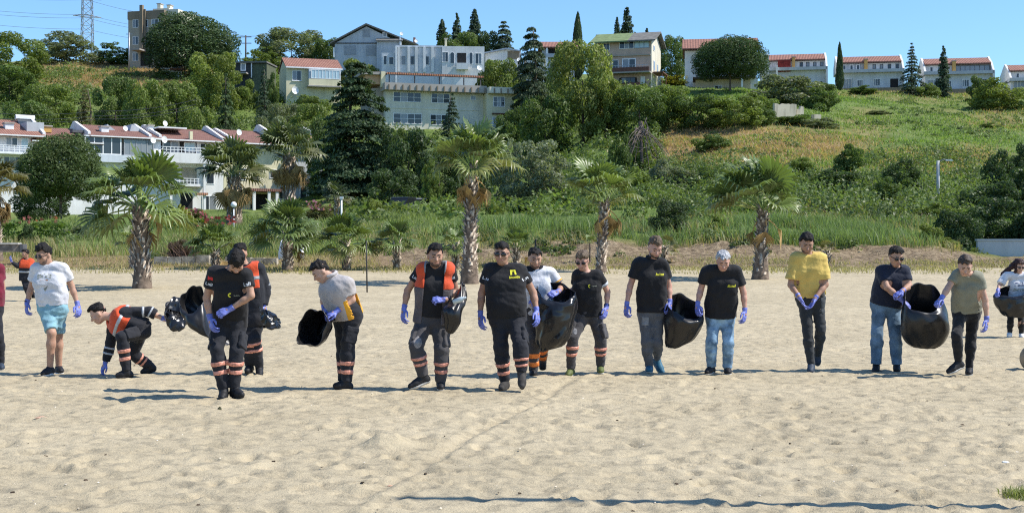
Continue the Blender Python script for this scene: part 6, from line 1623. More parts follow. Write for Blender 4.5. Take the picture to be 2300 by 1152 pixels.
        s.shirtF = F
        me = F.mesh(name, mat_); o = s.emit(name, me); s.shirt_o = o
        if collar is not None:
            c0 = J['neck'] + s.up * 0.012; F2 = Field(c0 - 0.14, c0 + 0.14, 0.009)
            F2.add(ell(c0 + s.fwd * 0.01, [s.right, s.fwd, s.up], (0.094, 0.096, 0.040)), 0.0); F2.sub(cone(c0 - s.up * 0.08, c0 + s.up * 0.2 + s.fwd * 0.05, 0.066, 0.082)); F2.sub(cone(c0 + s.fwd * 0.06 - s.up * 0.07, c0 + s.fwd * 0.13 + s.up * 0.06, 0.018, 0.042)); s.emit('collar', F2.mesh('collar', collar), o)
        return o
    def trousers(s, mat_, e0=0.012, e1=0.022, name='trousers', short=None, wr=0.007, waist=0.12, end=0.96, ankle=0.0):
        J = s.J; e1 = e1 * 0.75; pr = s.torso(0.010); pr = [pr[0], pr[1], pr[3]]
        for q in 'ab': pr += s.leg(q, e0, e1, 1 if short is not None else 2)
        if short is None and ankle:
            for q in 'ab': pr.append((cone(lerp(J['k' + q], J['a' + q], 0.55), J['a' + q], 0.05 + ankle, 0.046 + ankle), 0.03))
        F = s.field_of(pr)
        F.wrinkle(wr * 0.55, 26, s.seed + 11, (1, 1, 0.5)); F.wrinkle(wr * 0.45, 60, s.seed + 13, (0.35, 0.35, 1.4))
        X, Y, Z = F.pts((slice(None),) * 3); w0 = J['pel'] + s.up * waist
        pl = (X - w0[0]) * s.up[0] + (Y - w0[1]) * s.up[1] + (Z - w0[2]) * s.up[2]
        near = cone(w0, J['neck'], 0.17, 0.17)[0](X, Y, Z); F.F = np.where(near < 0, np.maximum(F.F, pl), F.F)
        for q in 'ab':
            a, b_ = (J['h' + q], J['k' + q]) if short is not None else (J['k' + q], J['a' + q]); n = nrm(b_ - a); p = lerp(a, b_, short if short is not None else end)
            pl = (X - p[0]) * n[0] + (Y - p[1]) * n[1] + (Z - p[2]) * n[2]; near = cone(p - n * 0.03, p + n * 0.3, 0.13, 0.13)[0](X, Y, Z)
            F.F = np.where(near < 0, np.maximum(F.F, pl), F.F)
        s.trF = F
        o = s.emit(name, F.mesh(name, mat_)); s.tr_o = o
        return o
    def vest(s, top, low, e=0.036, hem=0.10, split=0.45, open_w=0.0, half=0.185):
        J = s.J; F = s.field_of(s.torso(e) + [(cone(J['pel'] - s.up * 0.06 - s.right * 0.07, J['pel'] - s.up * 0.06 + s.right * 0.07, 0.118 * s.g * s.H / 1.76 + e, 0.118 * s.g * s.H / 1.76 + e), 0.06)])
        F.wrinkle(0.004, 26, s.seed + 41); F.wrinkle(0.002, 60, s.seed + 43)
        mid = (J['sa'] + J['sb']) / 2
        F.cut(J['pel'] - s.up * hem, -s.up); F.cut(mid + s.right * half, s.right); F.cut(mid - s.right * half, -s.right)
        F.sub(cone(J['neck'] + s.fwd * 0.02, s.headpt(0, 0, 0), 0.085, 0.085))
        if open_w: F.sub(rbox(lerp(J['pel'], J['neck'], 0.5) + s.fwd * 0.2, [s.right, s.fwd, s.up], (open_w, 0.16, 0.5), 0.01))
        pl = lerp(J['pel'], J['neck'], split); keep = F.F.copy()
        F.cut(pl, -s.up); o = s.emit('vest', F.mesh('vest', top)); s.shirtF2 = F
        F.F = keep; F.cut(pl + s.up * 0.001, s.up); l = s.emit('vest_panel', F.mesh('vest_panel', low), o); F.F = keep; s.vestF = F; s.vest_o = o
        return o
    def shell(s, name, F, prims, mat_, e=0.006, h=0.009, parent=None, ext=()):
        """A band lying on a garment: the garment's field swollen by e, kept inside the given cutting prims."""
        lo = np.min([p[1] for p in prims], 0) - 0.02; hi = np.max([p[2] for p in prims], 0) + 0.02
        sl = F.sl(lo, hi)
        if any(q.stop - q.start < 3 for q in sl): return None
        N = Field.__new__(Field); N.h = F.h; N.ax = [F.ax[i][sl[i]] for i in range(3)]; N.lo = np.array([float(a[0]) for a in N.ax])
        g = F.F[sl].copy() - e; X, Y, Z = N.pts((slice(None),) * 3); c = 9.0
        for p in prims: c = np.minimum(c, p[0](X, Y, Z))
        N.F = np.maximum(g, c)
        for (p, n) in ext: N.F = np.maximum(N.F, (X - p[0]) * n[0] + (Y - p[1]) * n[1] + (Z - p[2]) * n[2])
        N.F[0], N.F[-1], N.F[:, 0], N.F[:, -1], N.F[:, :, 0], N.F[:, :, -1] = (0.02,) * 6
        return s.emit(name, N.mesh(name, mat_), parent)
    def ring(s, a, b, t0, t1, rad):
        """Thick disc around a limb between fractions t0 and t1."""
        p0, p1 = lerp(a, b, t0), lerp(a, b, t1); n = nrm(p1 - p0); c = (p0 + p1) / 2; hl = np.linalg.norm(p1 - p0) / 2
        def fn(X, Y, Z):
            px, py, pz = X - c[0], Y - c[1], Z - c[2]; t = px * n[0] + py * n[1] + pz * n[2]
            r = np.sqrt(np.maximum(px * px + py * py + pz * pz - t * t, 0)); return np.maximum(np.abs(t) - hl, r - rad).astype(np.float32)
        return fn, c - rad - hl, c + rad + hl
    def leg_bands(s, mat_, spans=((0.36, 0.46), (0.56, 0.66)), legs='ab'):
        for q in legs:
            for t0, t1 in spans: s.shell('reflective_band', s.trF, [s.ring(s.J['k' + q], s.J['a' + q], t0, t1, 0.12)], mat_, 0.006, parent=s.tr_o)
    def arm_bands(s, mat_, spans=((0.62, 0.78),), arms='ab', seg='se', name='sleeve_band', e=0.006):
        for q in arms:
            for t0, t1 in spans: s.shell(name, s.shirtF, [s.ring(s.J[seg[0] + q], s.J[seg[1] + q], t0, t1, 0.082)], mat_, e, parent=s.shirt_o)
    def pockets(s, mat_, legs='ab'):
        for q in legs:
            sgn = -1 if q == 'a' else 1
            a, b_ = s.J['h' + q], s.J['k' + q]; c = lerp(a, b_, 0.68); n = nrm(b_ - a); side = nrm(s.right * sgn + s.fwd * 0.45 - ((s.right * sgn + s.fwd * 0.45) @ n) * n); f = np.cross(n, side)
            F = Field(c + side * 0.085 - 0.16, c + side * 0.085 + 0.16, 0.010); F.add(rbox(c + side * 0.072, [f, n, side], (0.062, 0.080, 0.012), 0.012), 0); F.add(rbox(c + side * 0.078 - n * 0.075, [f, n, side], (0.066, 0.022, 0.014), 0.010), 0.01)
            F.wrinkle(0.004, 50, s.seed + 17); s.emit('cargo_pocket', F.mesh('cargo_pocket', mat_), s.tr_o)
    def shoes(s, mat_, sole=None, boot=False, e=0.006):
        for q in 'ab':
            pr = s.foot(q, e)
            if boot: pr.append((cone(s.J['a' + q] + np.array([0, 0, 0.0]), lerp(s.J['a' + q], s.J['k' + q], 0.26), 0.050, 0.053), 0.02))
            F = s.field_of(pr, 0.0095); t = s.J['t' + q]; a = s.J['a' + q]
            o = s.emit('boot' if boot else 'shoe', F.mesh('shoe', mat_))
            heel = a + np.array([0, 0, -0.035]) - nrm(np.array([(t - a)[0], (t - a)[1], 0])) * 0.04
            F = s.field_of([(cone(heel + [0, 0, -0.012], lerp(heel, t, 0.68) + [0, 0, -0.012], 0.045, 0.047), 0.02), (cone(lerp(heel, t, 0.68) + [0, 0, -0.012], t + np.array([0, 0, -0.010]), 0.047, 0.033), 0.02)], 0.0095)
            dn = nrm(np.cross(t - heel, np.cross(np.array([0, 0, 1.0]), t - heel))); dn = dn if dn[2] > 0 else -dn
            F.cut(heel + dn * -0.018, dn); F.cut(heel - dn * 0.052, -dn)
            s.emit('sole', F.mesh('sole', sole or K_SHOE), o)
    def gloves(s, mat_=None, curl=(0.35, 0.35), palm=None, arms='ab', cuff=0.055):
        for i, q in enumerate('ab'):
            if q not in arms: continue
            w, f = s.J['w' + q], s.J['f' + q]; dv = f - w
            pn, th = (palm or {}).get(q, (np.array([0.75 * (1 if q == 'a' else -1), 0.55, 0]), np.array([0.3 * (1 if q == 'a' else -1), -0.9, 0.2])))
            sc = 1.04 * s.H / 1.76
            segs = hand_prims(w + nrm(dv) * 0.01, dv, pn, th, sc, curl[i])
            lo = np.min([np.minimum(a, b_) for a, b_, _, _ in segs] + [w - 0.05], 0) - 0.03; hi = np.max([np.maximum(a, b_) for a, b_, _, _ in segs] + [w + 0.05], 0) + 0.03
            F = Field(lo - cuff, hi + cuff, 0.0062)
            for j, (a, b_, r0, r1) in enumerate(segs):
                F.add(cone(a, b_, r0, r1), 0.012 if (j % 4 == 0 and j < 16) else 0.0035)
            n = nrm(w - s.J['e' + q]); F.add(cone(w - n * cuff, w + nrm(dv) * 0.02, 0.0375, 0.030), 0.012); F.wrinkle(0.0015, 120, s.seed); F.cut(w - n * cuff * 0.9, -n)
            s.emit('glove', F.mesh('glove', mat_ or K_GLOVE))
    # ---- head details
    def hair(s, mat_, e=0.006, front=0.078, side=-0.02, back=-0.075, top=0.0, seed=0, long=False, name='hair'):
        F = s.field_of([(p, k or 0.03) for p, k in s.head(e)] + ([(ell(s.headpt(0, 0.004, 0.078), s.hax, np.array([0.070, 0.090, 0.052 + top]) * s.hs), 0.03)]), 0.0085)
        F.wrinkle(0.0055, 60, s.seed + 31); F.wrinkle(0.004, 130, s.seed + 33)
        X, Y, Z = F.pts((slice(None),) * 3); h = s.J['head']; k = s.hs
        u = (X - h[0]) * s.hr[0] + (Y - h[1]) * s.hr[1] + (Z - h[2]) * s.hr[2]; v = (X - h[0]) * s.hf[0] + (Y - h[1]) * s.hf[1] + (Z - h[2]) * s.hf[2]; w = (X - h[0]) * s.hu[0] + (Y - h[1]) * s.hu[1] + (Z - h[2]) * s.hu[2]
        line = np.where(v > 0.035 * k, front * k + 0.25 * (0.09 * k - v) * 0, np.where(v > -0.015 * k, (side + 0.02) * k + (v + 0.015 * k) * 1.1, back * k + np.clip((v + 0.09 * k) / 0.075, 0, 1) * (side - back + 0.02) * k))
        line = line + 0.010 * np.sin(u * 90 + s.seed) + 0.006 * np.sin(u * 210 + v * 120 + s.seed)
        F.F = np.maximum(F.F, (line - w).astype(np.float32) * 0.8)
        return s.emit(name, F.mesh(name, mat_))
    def beard(s, mat_, e=0.004, low=True):
        F = s.field_of([(p, k or 0.03) for p, k in s.head(e)], 0.0085)
        h = s.J['head']; k = s.hs; X, Y, Z = F.pts((slice(None),) * 3)
        v = (X - h[0]) * s.hf[0] + (Y - h[1]) * s.hf[1] + (Z - h[2]) * s.hf[2]; w = (X - h[0]) * s.hu[0] + (Y - h[1]) * s.hu[1] + (Z - h[2]) * s.hu[2]; u = np.abs((X - h[0]) * s.hr[0] + (Y - h[1]) * s.hr[1] + (Z - h[2]) * s.hr[2])
        F.F = np.maximum(F.F, np.maximum(w - (-0.052 * k + 0.55 * np.maximum(u - 0.030 * k, 0)), -v + 0.0 * k).astype(np.float32))
        F.sub(ell(s.headpt(0, 0.095, -0.066), s.hax, (0.022, 0.03, 0.008)))
        return s.emit('beard', F.mesh('beard', mat_))
    def face(s, brow=None, glasses=False, lip=True):
        hp = s.headpt; k = s.hs
        if not glasses:
            for sx in (-1, 1):
                F = s.field_of([(ell(hp(sx * 0.031, 0.082, 0.004), s.hax, np.array([0.013, 0.009, 0.006]) * k), 0)], 0.004, 0.02); s.emit('eye', F.mesh('eye', K_EYE))
        for sx in (-1, 1):
            F = s.field_of([(cone(hp(sx * 0.014, 0.091, 0.026), hp(sx * 0.046, 0.079, 0.028), 0.0055 * k, 0.004 * k), 0)], 0.004, 0.02); s.emit('eyebrow', F.mesh('eyebrow', brow or K_BROW))
        if lip:
            F = s.field_of([(cone(hp(-0.021, 0.089, -0.063), hp(0.021, 0.089, -0.063), 0.0055 * k, 0.0055 * k), 0)], 0.004, 0.02); s.emit('mouth', F.mesh('mouth', K_LIP))
        if glasses:
            F = s.field_of([(cone(hp(-0.068, 0.086, 0.010), hp(0.068, 0.086, 0.010), 0.0055, 0.0055), 0), (cone(hp(-0.074, 0.084, 0.010), hp(-0.083, -0.02, 0.006), 0.005, 0.004), 0), (cone(hp(0.074, 0.084, 0.010), hp(0.083, -0.02, 0.006), 0.005, 0.004), 0)], 0.0045, 0.02); o = s.emit('sunglasses', F.mesh('sunglasses', K_SHOE))
            for sx in (-1, 1):
                F = s.field_of([(ell(hp(sx * 0.035, 0.094, 0.000), s.hax, np.array([0.029, 0.010, 0.021]) * k), 0)], 0.0045, 0.02); s.emit('lens', F.mesh('lens', K_LENS), o)
    # ---- prints: flat shapes laid onto the garment
    def decal(s, name, polys, center, right, up, mat_, lift=0.003, obj=None):
        """polys: list of 2-D polygons in metres around the centre; each is dropped onto the garment along its normal."""
        o = obj or s.shirt_o; me = o.data; bv = s.__dict__.setdefault('_bv', {})
        if o.name not in bv:
            vs = [Vector(v.co) + Vector(s.origin) for v in me.vertices]; bv[o.name] = BVHTree.FromPolygons(vs, [tuple(p.vertices) for p in me.polygons])
        n = nrm(np.cross(right, up)); V, Fc = [], []
        start = np.array(center) + n * 0.35
        for poly in polys:
            k = len(V); ok = True; q = []
            for (a, b_) in poly:
                p = start + right * a + up * b_; hit = bv[o.name].ray_cast(Vector(p), Vector(-n), 0.8)
                if hit[0] is None: ok = False; break
                q.append(np.array(hit[0]) + n * lift)
            if ok: V += q; Fc.append(tuple(range(k, k + len(q))))
        if not V: return
        me2 = bpy.data.meshes.new(name); me2.from_pydata([tuple(v - s.origin) for v in V], [], Fc); me2.update(); me2.materials.append(mat_); link(name, me2, o)
def strokes(word_w, word_h, n, seed, slant=0.25):
    """Small upright and level bars that read as a line of lettering too small to make out."""
    g = np.random.default_rng(seed); out = []; cw = word_w / n
    for i in range(n):
        x0 = -word_w / 2 + i * cw; hh = word_h * (1.0 if i == 0 or g.random() < 0.25 else 0.68); w = cw * 0.26
        sk = lambda x, y: (x + slant * y, y)
        out.append([sk(x0, 0), sk(x0 + w, 0), sk(x0 + w, hh), sk(x0, hh)])
        if g.random() < 0.8: out.append([sk(x0 + cw * 0.52, 0), sk(x0 + cw * 0.52 + w, 0), sk(x0 + cw * 0.52 + w, hh * 0.9), sk(x0 + cw * 0.52, hh * 0.9)])
        y = hh * g.choice([0.0, 0.45, 0.8]); out.append([sk(x0, y), sk(x0 + cw * 0.75, y), sk(x0 + cw * 0.75, y + word_h * 0.2), sk(x0, y + word_h * 0.2)])
    return out
def disc(cx, cy, r, n=10, r_in=None, a0=0, a1=6.283):
    t = np.linspace(a0, a1, n)
    if r_in is None: return [[(cx + r * math.cos(a), cy + r * math.sin(a)) for a in t]]
    return [[(cx + r * math.cos(a), cy + r * math.sin(a)), (cx + r * math.cos(b_), cy + r * math.sin(b_)), (cx + r_in * math.cos(b_), cy + r_in * math.sin(b_)), (cx + r_in * math.cos(a), cy + r_in * math.sin(a))] for a, b_ in zip(t[:-1], t[1:])]
# ------------------------------------------------------------------ the people on the beach, left to right
def dist(py): return F_PX * CAM_H / (py - HZ)
def polo_print(p, key, dx, dy, w, h, n, seed, m=None):
    c = lerp(p.J['pel'], p.J['neck'], dy) + p.right * dx; p.decal('print', strokes(w, h, n, seed), c, p.right, p.up, m or K_PRINTY)
def sleeve_print(p, q, m=None, n=3):
    c = lerp(p.J['s' + q], p.J['e' + q], 0.42); a = nrm(p.J['e' + q] - p.J['s' + q]); r = nrm(p.fwd * -1.0 if False else np.cross(a, p.fwd)); r = r if r[0] > 0 else -r
    p.decal('sleeve_print', strokes(0.085, 0.035, n, 5, 0.0), c + p.fwd * 0.03, r, nrm(np.cross(p.fwd, r)) if nrm(np.cross(p.fwd, r))[2] > 0 else -nrm(np.cross(p.fwd, r)), m or K_PRINTW)
Z1, Z2, Z3, Z4, Z5, Z6, Z7, Z8, ZC = ((0, 530), (320, 530), (640, 530), (880, 530), (1130, 530), (1390, 510), (1700, 500), (1980, 510), (1900, 520))

# man cut by the left edge
p = Person('man in maroon tee mostly cut off by the left edge', 18.6, 1.76, dict(head=(-75, 120), neck=(-70, 195), sa=(-150, 225), sb=(-2, 222), ea=(-175, 350), eb=(16, 350), wa=(-165, 470), wb=(0, 448), fa=(-160, 540), fb=(-18, 512), ha=(-112, 500), hb=(-34, 500), ka=(-100, 690), kb=(-10, 690), aa=(-100, 865), ab=(2, 868), ta=(-105, 910), tb=(10, 915)), Z1, 3, yaw=10, pitch=20, seed=1)
p.body(); p.shirt(K_MAROON, hem=-0.05); p.trousers(K_NAVYBLK); p.shoes(K_SHOEN, K_SOLE); p.gloves(); p.hair(K_HAIR); p.face()
# worker far behind at the left
p = Person('small distant worker in orange vest with one blue glove held out', 36.4, 1.50, dict(head=(172, 118), neck=(180, 152), sa=(154, 168), sb=(214, 174), ea=(118, 204), eb=(230, 230), wa=(78, 176), wb=(214, 282), fa=(62, 146), fb=(206, 305), ha=(160, 278), hb=(194, 278), ka=(172, 345), kb=(200, 350), aa=(196, 408), ab=(226, 398), ta=(180, 430), tb=(238, 405)), Z1, 3, yaw=-55, pitch=8, skin='brown', seed=2, dz=dict(raised='ab', ea=-0.6, wa=-0.6, fa=0.0))
p.body(); p.shirt(K_NAVYBLK, long=True, hem=0.10, name='jacket'); p.vest(K_ORANGE, K_NAVYBLK, split=0.5); p.trousers(K_NAVYBLK); p.shoes(K_SHOE, None, True); p.gloves(); p.hair(K_HAIR); p.shell('waist_band', p.vestF, [p.ring(p.J['pel'], p.J['neck'], 0.24, 0.34, 0.3)], K_SILVER, 0.006, parent=p.vest_o)
# man in white tee
p = Person('man in white printed tee and teal shorts walking with sunglasses', dist(840), 1.77, dict(head=(297, 125), neck=(330, 190), sa=(246, 216), sb=(430, 218), ea=(212, 338), eb=(482, 338), wa=(180, 452), wb=(524, 462), fa=(178, 500), fb=(530, 505), ha=(312, 505), hb=(402, 505), ka=(348, 655), kb=(394, 668), aa=(336, 868), ab=(396, 872), ta=(290, 925), tb=(410, 922)), Z1, 3, yaw=-35, pitch=22, seed=3, dz=dict(ka=-0.6, kb=0.3, head=0.06))
p.body(); p.shirt(K_WHITE, e=0.018, hem=-0.07, sleeve=0.66, wr=0.011); p.trousers(K_TEAL, 0.020, 0.034, 'shorts', short=0.88, wr=0.010); p.shoes(K_SHOE, K_SHOEW); p.gloves(curl=(0.45, 0.4)); p.hair(K_HAIR, top=0.02); p.face(glasses=True); p.beard(mat('grey_stubble', (0.16, 0.10, 0.075), 0.7, 0.2, 40), 0.001)
c = lerp(p.J['pel'], p.J['neck'], 0.66) + p.right * -0.03
p.decal('print', strokes(0.20, 0.055, 7, 12, 0.1), c + p.up * 0.035, p.right, p.up, K_PRINTG); p.decal('print', [[(-0.10, 0.03), (-0.075, 0.03), (0.0, -0.11), (0.0, -0.145)], [(0.10, 0.03), (0.075, 0.03), (0.0, -0.11), (0.0, -0.145)]], c, p.right, p.up, K_PRINTG); p.decal('print', [[(-0.055, 0.01), (0.055, 0.01), (0.0, -0.08)]], c, p.right, p.up, K_PRINTO)
MB().tube([tuple(lerp(p.J['ea'], p.J['wa'], 0.90) - p.origin), tuple(lerp(p.J['ea'], p.J['wa'], 0.96) - p.origin)], 0.037, 0.036, 10).build('watch', K_SHOE, p.root, True)
# crouching worker
p = Person('worker in orange vest crouching to touch the sand', dist(843), 1.75, dict(head=(662, 522), neck=(742, 535), sa=(762, 580), sb=(850, 512), ea=(742, 728), eb=(1002, 508), wa=(712, 850), wb=(1112, 562), fa=(690, 900), fb=(1150, 568), ha=(950, 632), hb=(965, 640), ka=(892, 795), kb=(822, 680), aa=(1012, 872), ab=(856, 895), ta=(962, 915), tb=(795, 938)), Z1, 3, yaw=-78, pitch=32, skin='fair', seed=4, lean=0.05,
           dz=dict(sa=0.14, sb=-0.10, ha=0.08, hb=-0.08, ea=0.2, wa=-0.2, eb=0.5, wb=0.4, ka=0.3, aa=0.4, kb=-0.9, ab=0.3, ta=-0.02, tb=-0.04, raised='a', fa=-0.01, fb=0.02, head=0.0))
p.body(); p.shirt(K_NAVYBLK, long=True, hem=0.08, name='jacket'); p.vest(K_ORANGE, K_NAVYBLK, split=0.40, half=0.20, hem=0.02); p.trousers(K_NAVYBLK, 0.016, 0.028); p.leg_bands(K_SALMON, ((0.34, 0.45), (0.56, 0.67))); p.arm_bands(K_SILVER, ((0.15, 0.27), (0.45, 0.57)), 'a', 'ew'); p.arm_bands(K_SILVER, ((0.70, 0.82),), 'b', 'se'); p.arm_bands(K_SILVER, ((0.05, 0.16),), 'b', 'ew'); p.shoes(K_SHOE, None, True)
p.gloves(curl=(0.35, 0.8), palm={'a': (np.array([0.6, 0.5, 0]), np.array([-0.3, -0.9, 0])), 'b': (np.array([0, -0.5, -0.8]), np.array([0.4, -0.6, 0.5]))}); p.hair(K_HAIR, back=-0.06); p.face(); p.pockets(K_NAVYBLK, 'b')
p.shell('chest_band', p.vestF, [p.ring(p.J['pel'], p.J['neck'], 0.60, 0.70, 0.3)], K_SILVER, 0.006, parent=p.vest_o)
# foreground man in black tee
p = Person('nearest man in black tee and banded trousers, head bowed, glove fist at waist', dist(890), 1.77, dict(head=(632, 172), neck=(598, 218), sa=(474, 248), sb=(706, 258), ea=(432, 415), eb=(732, 402), wa=(454, 555), wb=(590, 492), fa=(466, 600), fb=(552, 508), ha=(528, 600), hb=(640, 600), ka=(500, 765), kb=(634, 772), aa=(548, 1015), ab=(622, 1025), ta=(536, 1072), tb=(668, 1085)), Z2, 3, yaw=12, pitch=52, seed=5, lean=0.26, dz=dict(head=0.14, eb=-0.2, wb=-1.0, wa=-0.3, ka=-0.6, kb=-0.5, fb=-0.03))
p.body(); p.shirt(K_BLACK, hem=0.0, sleeve=0.60); p.trousers(K_NAVYBLK, 0.016, 0.026); p.leg_bands(K_SALMON, ((0.27, 0.38), (0.48, 0.59))); p.shoes(K_SHOE, None, True); p.pockets(K_NAVYBLK); p.gloves(curl=(0.3, 1.0), palm={'b': (np.array([0, 0.8, -0.4]), np.array([-0.2, -0.4, 0.9]))}); p.hair(K_HAIR, e=0.016, top=0.012, front=0.030); p.face(); p.beard(K_HAIR, 0.0035)
c = lerp(p.J['pel'], p.J['neck'], 0.62) + p.right * 0.06; p.decal('print', disc(-0.03, 0.01, 0.026, 9, 0.012, 1.2, 5.0), c, p.right, p.up, K_PRINTY); p.decal('print', strokes(0.07, 0.018, 6, 3, 0), c + p.right * 0.045, p.right, p.up, K_PRINTG); sleeve_print(p, 'a'); sleeve_print(p, 'b'); p.decal('flag_patch', [[(-0.03, 0), (0.03, 0), (0.03, 0.04), (-0.03, 0.04)]], lerp(p.J['sa'], p.J['ea'], 0.20) + p.fwd * 0.02, p.right, p.up, K_PRINTR)
# worker behind him
p = Person('worker in orange vest half hidden behind the nearest man, small bag in hand', dist(840), 1.77, dict(head=(658, 118), neck=(694, 190), sa=(606, 222), sb=(788, 222), ea=(590, 350), eb=(828, 352), wa=(610, 470), wb=(816, 470), fa=(615, 510), fb=(826, 512), ha=(690, 560), hb=(770, 560), ka=(712, 715), kb=(758, 705), aa=(722, 880), ab=(788, 880), ta=(705, 930), tb=(790, 935)), Z2, 3, yaw=-5, pitch=15, seed=6, dz=dict(raised=''))
p.body(); p.shirt(K_NAVYBLK, long=True, hem=0.14, name='jacket', e=0.026); p.vest(K_ORANGE, K_NAVYBLK, split=0.55); p.trousers(K_NAVYBLK, 0.018, 0.028); p.leg_bands(K_SALMON, ((0.02, 0.13), (0.26, 0.37))); p.shell('chest_band', p.vestF, [p.ring(p.J['pel'], p.J['neck'], 0.70, 0.77, 0.3)], K_DIM, 0.006, parent=p.vest_o); p.arm_bands(K_DIM, ((0.78, 0.92),), 'b', 'se'); p.arm_bands(K_SILVER, ((0.0, 0.14),), 'b', 'ew'); p.shoes(K_SHOE, None, True); p.gloves(curl=(0.5, 0.8)); p.hair(K_HAIR); p.face()
# grey polo man bending left
p = Person('man in grey polo with amber lower back bending over a black sack', dist(873), 1.76, dict(head=(240, 238), neck=(312, 262), sa=(296, 300), sb=(424, 322), ea=(262, 420), eb=(452, 428), wa=(262, 490), wb=(346, 510), fa=(275, 520), fb=(300, 530), ha=(378, 545), hb=(462, 545), ka=(395, 735), kb=(424, 725), aa=(396, 955), ab=(414, 960), ta=(345, 1015), tb=(342, 1022)), Z3, 3, yaw=-68, pitch=38, skin='fair', seed=7, lean=0.10, hk=1.06, girth=1.12,
           dz=dict(sa=0.13, sb=-0.10, ha=0.09, hb=-0.05, ea=0.2, wa=-0.1, eb=0.2, wb=-0.6, ta=0.0, tb=-0.03, ka=-0.1, kb=-0.1, aa=0.1, ab=0.1, head=0.0))
p.body(); p.shirt(K_GREYP, e=0.020, hem=0.0, sleeve=0.66, collar=K_GREYP, wr=0.010); p.trousers(K_NAVYBLK, 0.020, 0.032); p.leg_bands(K_SALMON, ((0.43, 0.54), (0.65, 0.76))); p.shoes(K_SHOE, None, True); p.pockets(K_NAVYBLK, 'b'); p.gloves(curl=(0.7, 0.8), palm={'b': (np.array([0, 0.4, -0.9]), np.array([-0.4, -0.8, 0.3]))}); p.hair(K_HAIR, e=0.006); p.face()
p.shell('amber_panel', p.shirtF, [rbox(lerp(p.J['pel'], p.J['neck'], 0.22) - p.fwd * 0.06 + p.right * 0.14, [p.right, p.fwd, p.up], (0.11, 0.17, 0.115), 0.01)], K_GOLD, 0.004, parent=p.shirt_o); p.shell('hem_band', p.shirtF, [rbox(lerp(p.J['pel'], p.J['neck'], -0.05) , [p.right, p.fwd, p.up], (0.3, 0.3, 0.014), 0.002)], K_GREYP, 0.006, parent=p.shirt_o)
# vest man
p = Person('man with open orange and grey vest over black tee, knee bent', dist(873), 1.78, dict(head=(292, 132), neck=(296, 205), sa=(196, 228), sb=(392, 228), ea=(106, 368), eb=(432, 372), wa=(82, 490), wb=(362, 428), fa=(76, 538), fb=(322, 428), ha=(216, 575), hb=(322, 575), ka=(166, 745), kb=(334, 760), aa=(214, 945), ab=(330, 985), ta=(128, 1010), tb=(332, 1035)), Z4, 3, yaw=14, pitch=12, skin='brown', seed=8, lean=0.06, dz=dict(raised='a', ka=-0.8, aa=0.3, ta=-0.06, wb=-0.9, fb=-0.03))
p.body(); p.shirt(K_BLACK, hem=-0.06, sleeve=0.52); p.vest(K_ORANGE, K_VESTGREY, split=0.62, open_w=0.105, hem=0.02, e=0.032, half=0.235); p.shell('shoulder_band', p.vestF, [ell(lerp(p.J['neck'], p.J['sa'], 0.55) + p.up * 0.03, [p.right, p.fwd, p.up], (0.045, 0.2, 0.12)), ell(lerp(p.J['neck'], p.J['sb'], 0.55) + p.up * 0.03, [p.right, p.fwd, p.up], (0.045, 0.2, 0.12))], K_DIM, 0.004, parent=p.vest_o); p.trousers(K_CHAR, 0.020, 0.036); p.leg_bands(K_SALMON, ((0.30, 0.41), (0.50, 0.61)), 'a'); p.leg_bands(K_SALMON, ((0.36, 0.47), (0.58, 0.69)), 'b'); p.shoes(K_SHOE, K_SOLE, True); p.pockets(K_CHAR); p.gloves(curl=(0.35, 0.9), palm={'b': (np.array([0, 0.8, -0.5]), np.array([-0.2, -0.4, 0.9]))}); p.hair(K_HAIR, e=0.014, top=0.012); p.face(); p.beard(mat('dark_stubble', (0.10, 0.060, 0.045), 0.7, 0.2, 40), 0.001)
sleeve_print(p, 'a'); sleeve_print(p, 'b'); MB().tube([tuple(lerp(p.J['eb'], p.J['wb'], 0.82) - p.origin), tuple(lerp(p.J['eb'], p.J['wb'], 0.90) - p.origin)], 0.037, 0.037, 10).build('watch', K_SHOE, p.root, True)
p.shell('knee_patch', p.trF, [ell(lerp(p.J['ha'], p.J['ka'], 0.80) + p.fwd * 0.09, [p.right, p.fwd, p.up], (0.055, 0.06, 0.10))], mat('worn_knee', (0.24, 0.22, 0.21), 0.9, 0.25, 20), 0.003, parent=p.tr_o)
# sunglasses man in front
p = Person('stocky man in black tee with yellow chest logo and round sunglasses', dist(873), 1.80, dict(head=(742, 118), neck=(752, 190), sa=(652, 226), sb=(872, 228), ea=(606, 388), eb=(952, 382), wa=(596, 530), wb=(976, 505), fa=(598, 580), fb=(982, 550), ha=(722, 565), hb=(842, 565), ka=(736, 750), kb=(866, 742), aa=(762, 975), ab=(876, 920), ta=(738, 1025), tb=(878, 1010)), Z4, 3, yaw=-10, pitch=6, skin='brown', girth=1.16, seed=9, dz=dict(raised='b', kb=-0.9, ab=0.0, tb=-0.13, ka=-0.2, ab2=0))
p.body(); p.shirt(K_BLACK, e=0.014, hem=-0.03, sleeve=0.58, belly=0.02); p.trousers(K_NAVYBLK, 0.016, 0.030); p.leg_bands(K_SALMON, ((0.43, 0.54), (0.66, 0.77))); p.shoes(K_BOOTGREY, K_SHOE, True); p.pockets(K_NAVYBLK, 'b'); p.gloves(curl=(0.25, 0.25)); p.hair(K_HAIR, e=0.004, front=0.062); p.face(glasses=True)
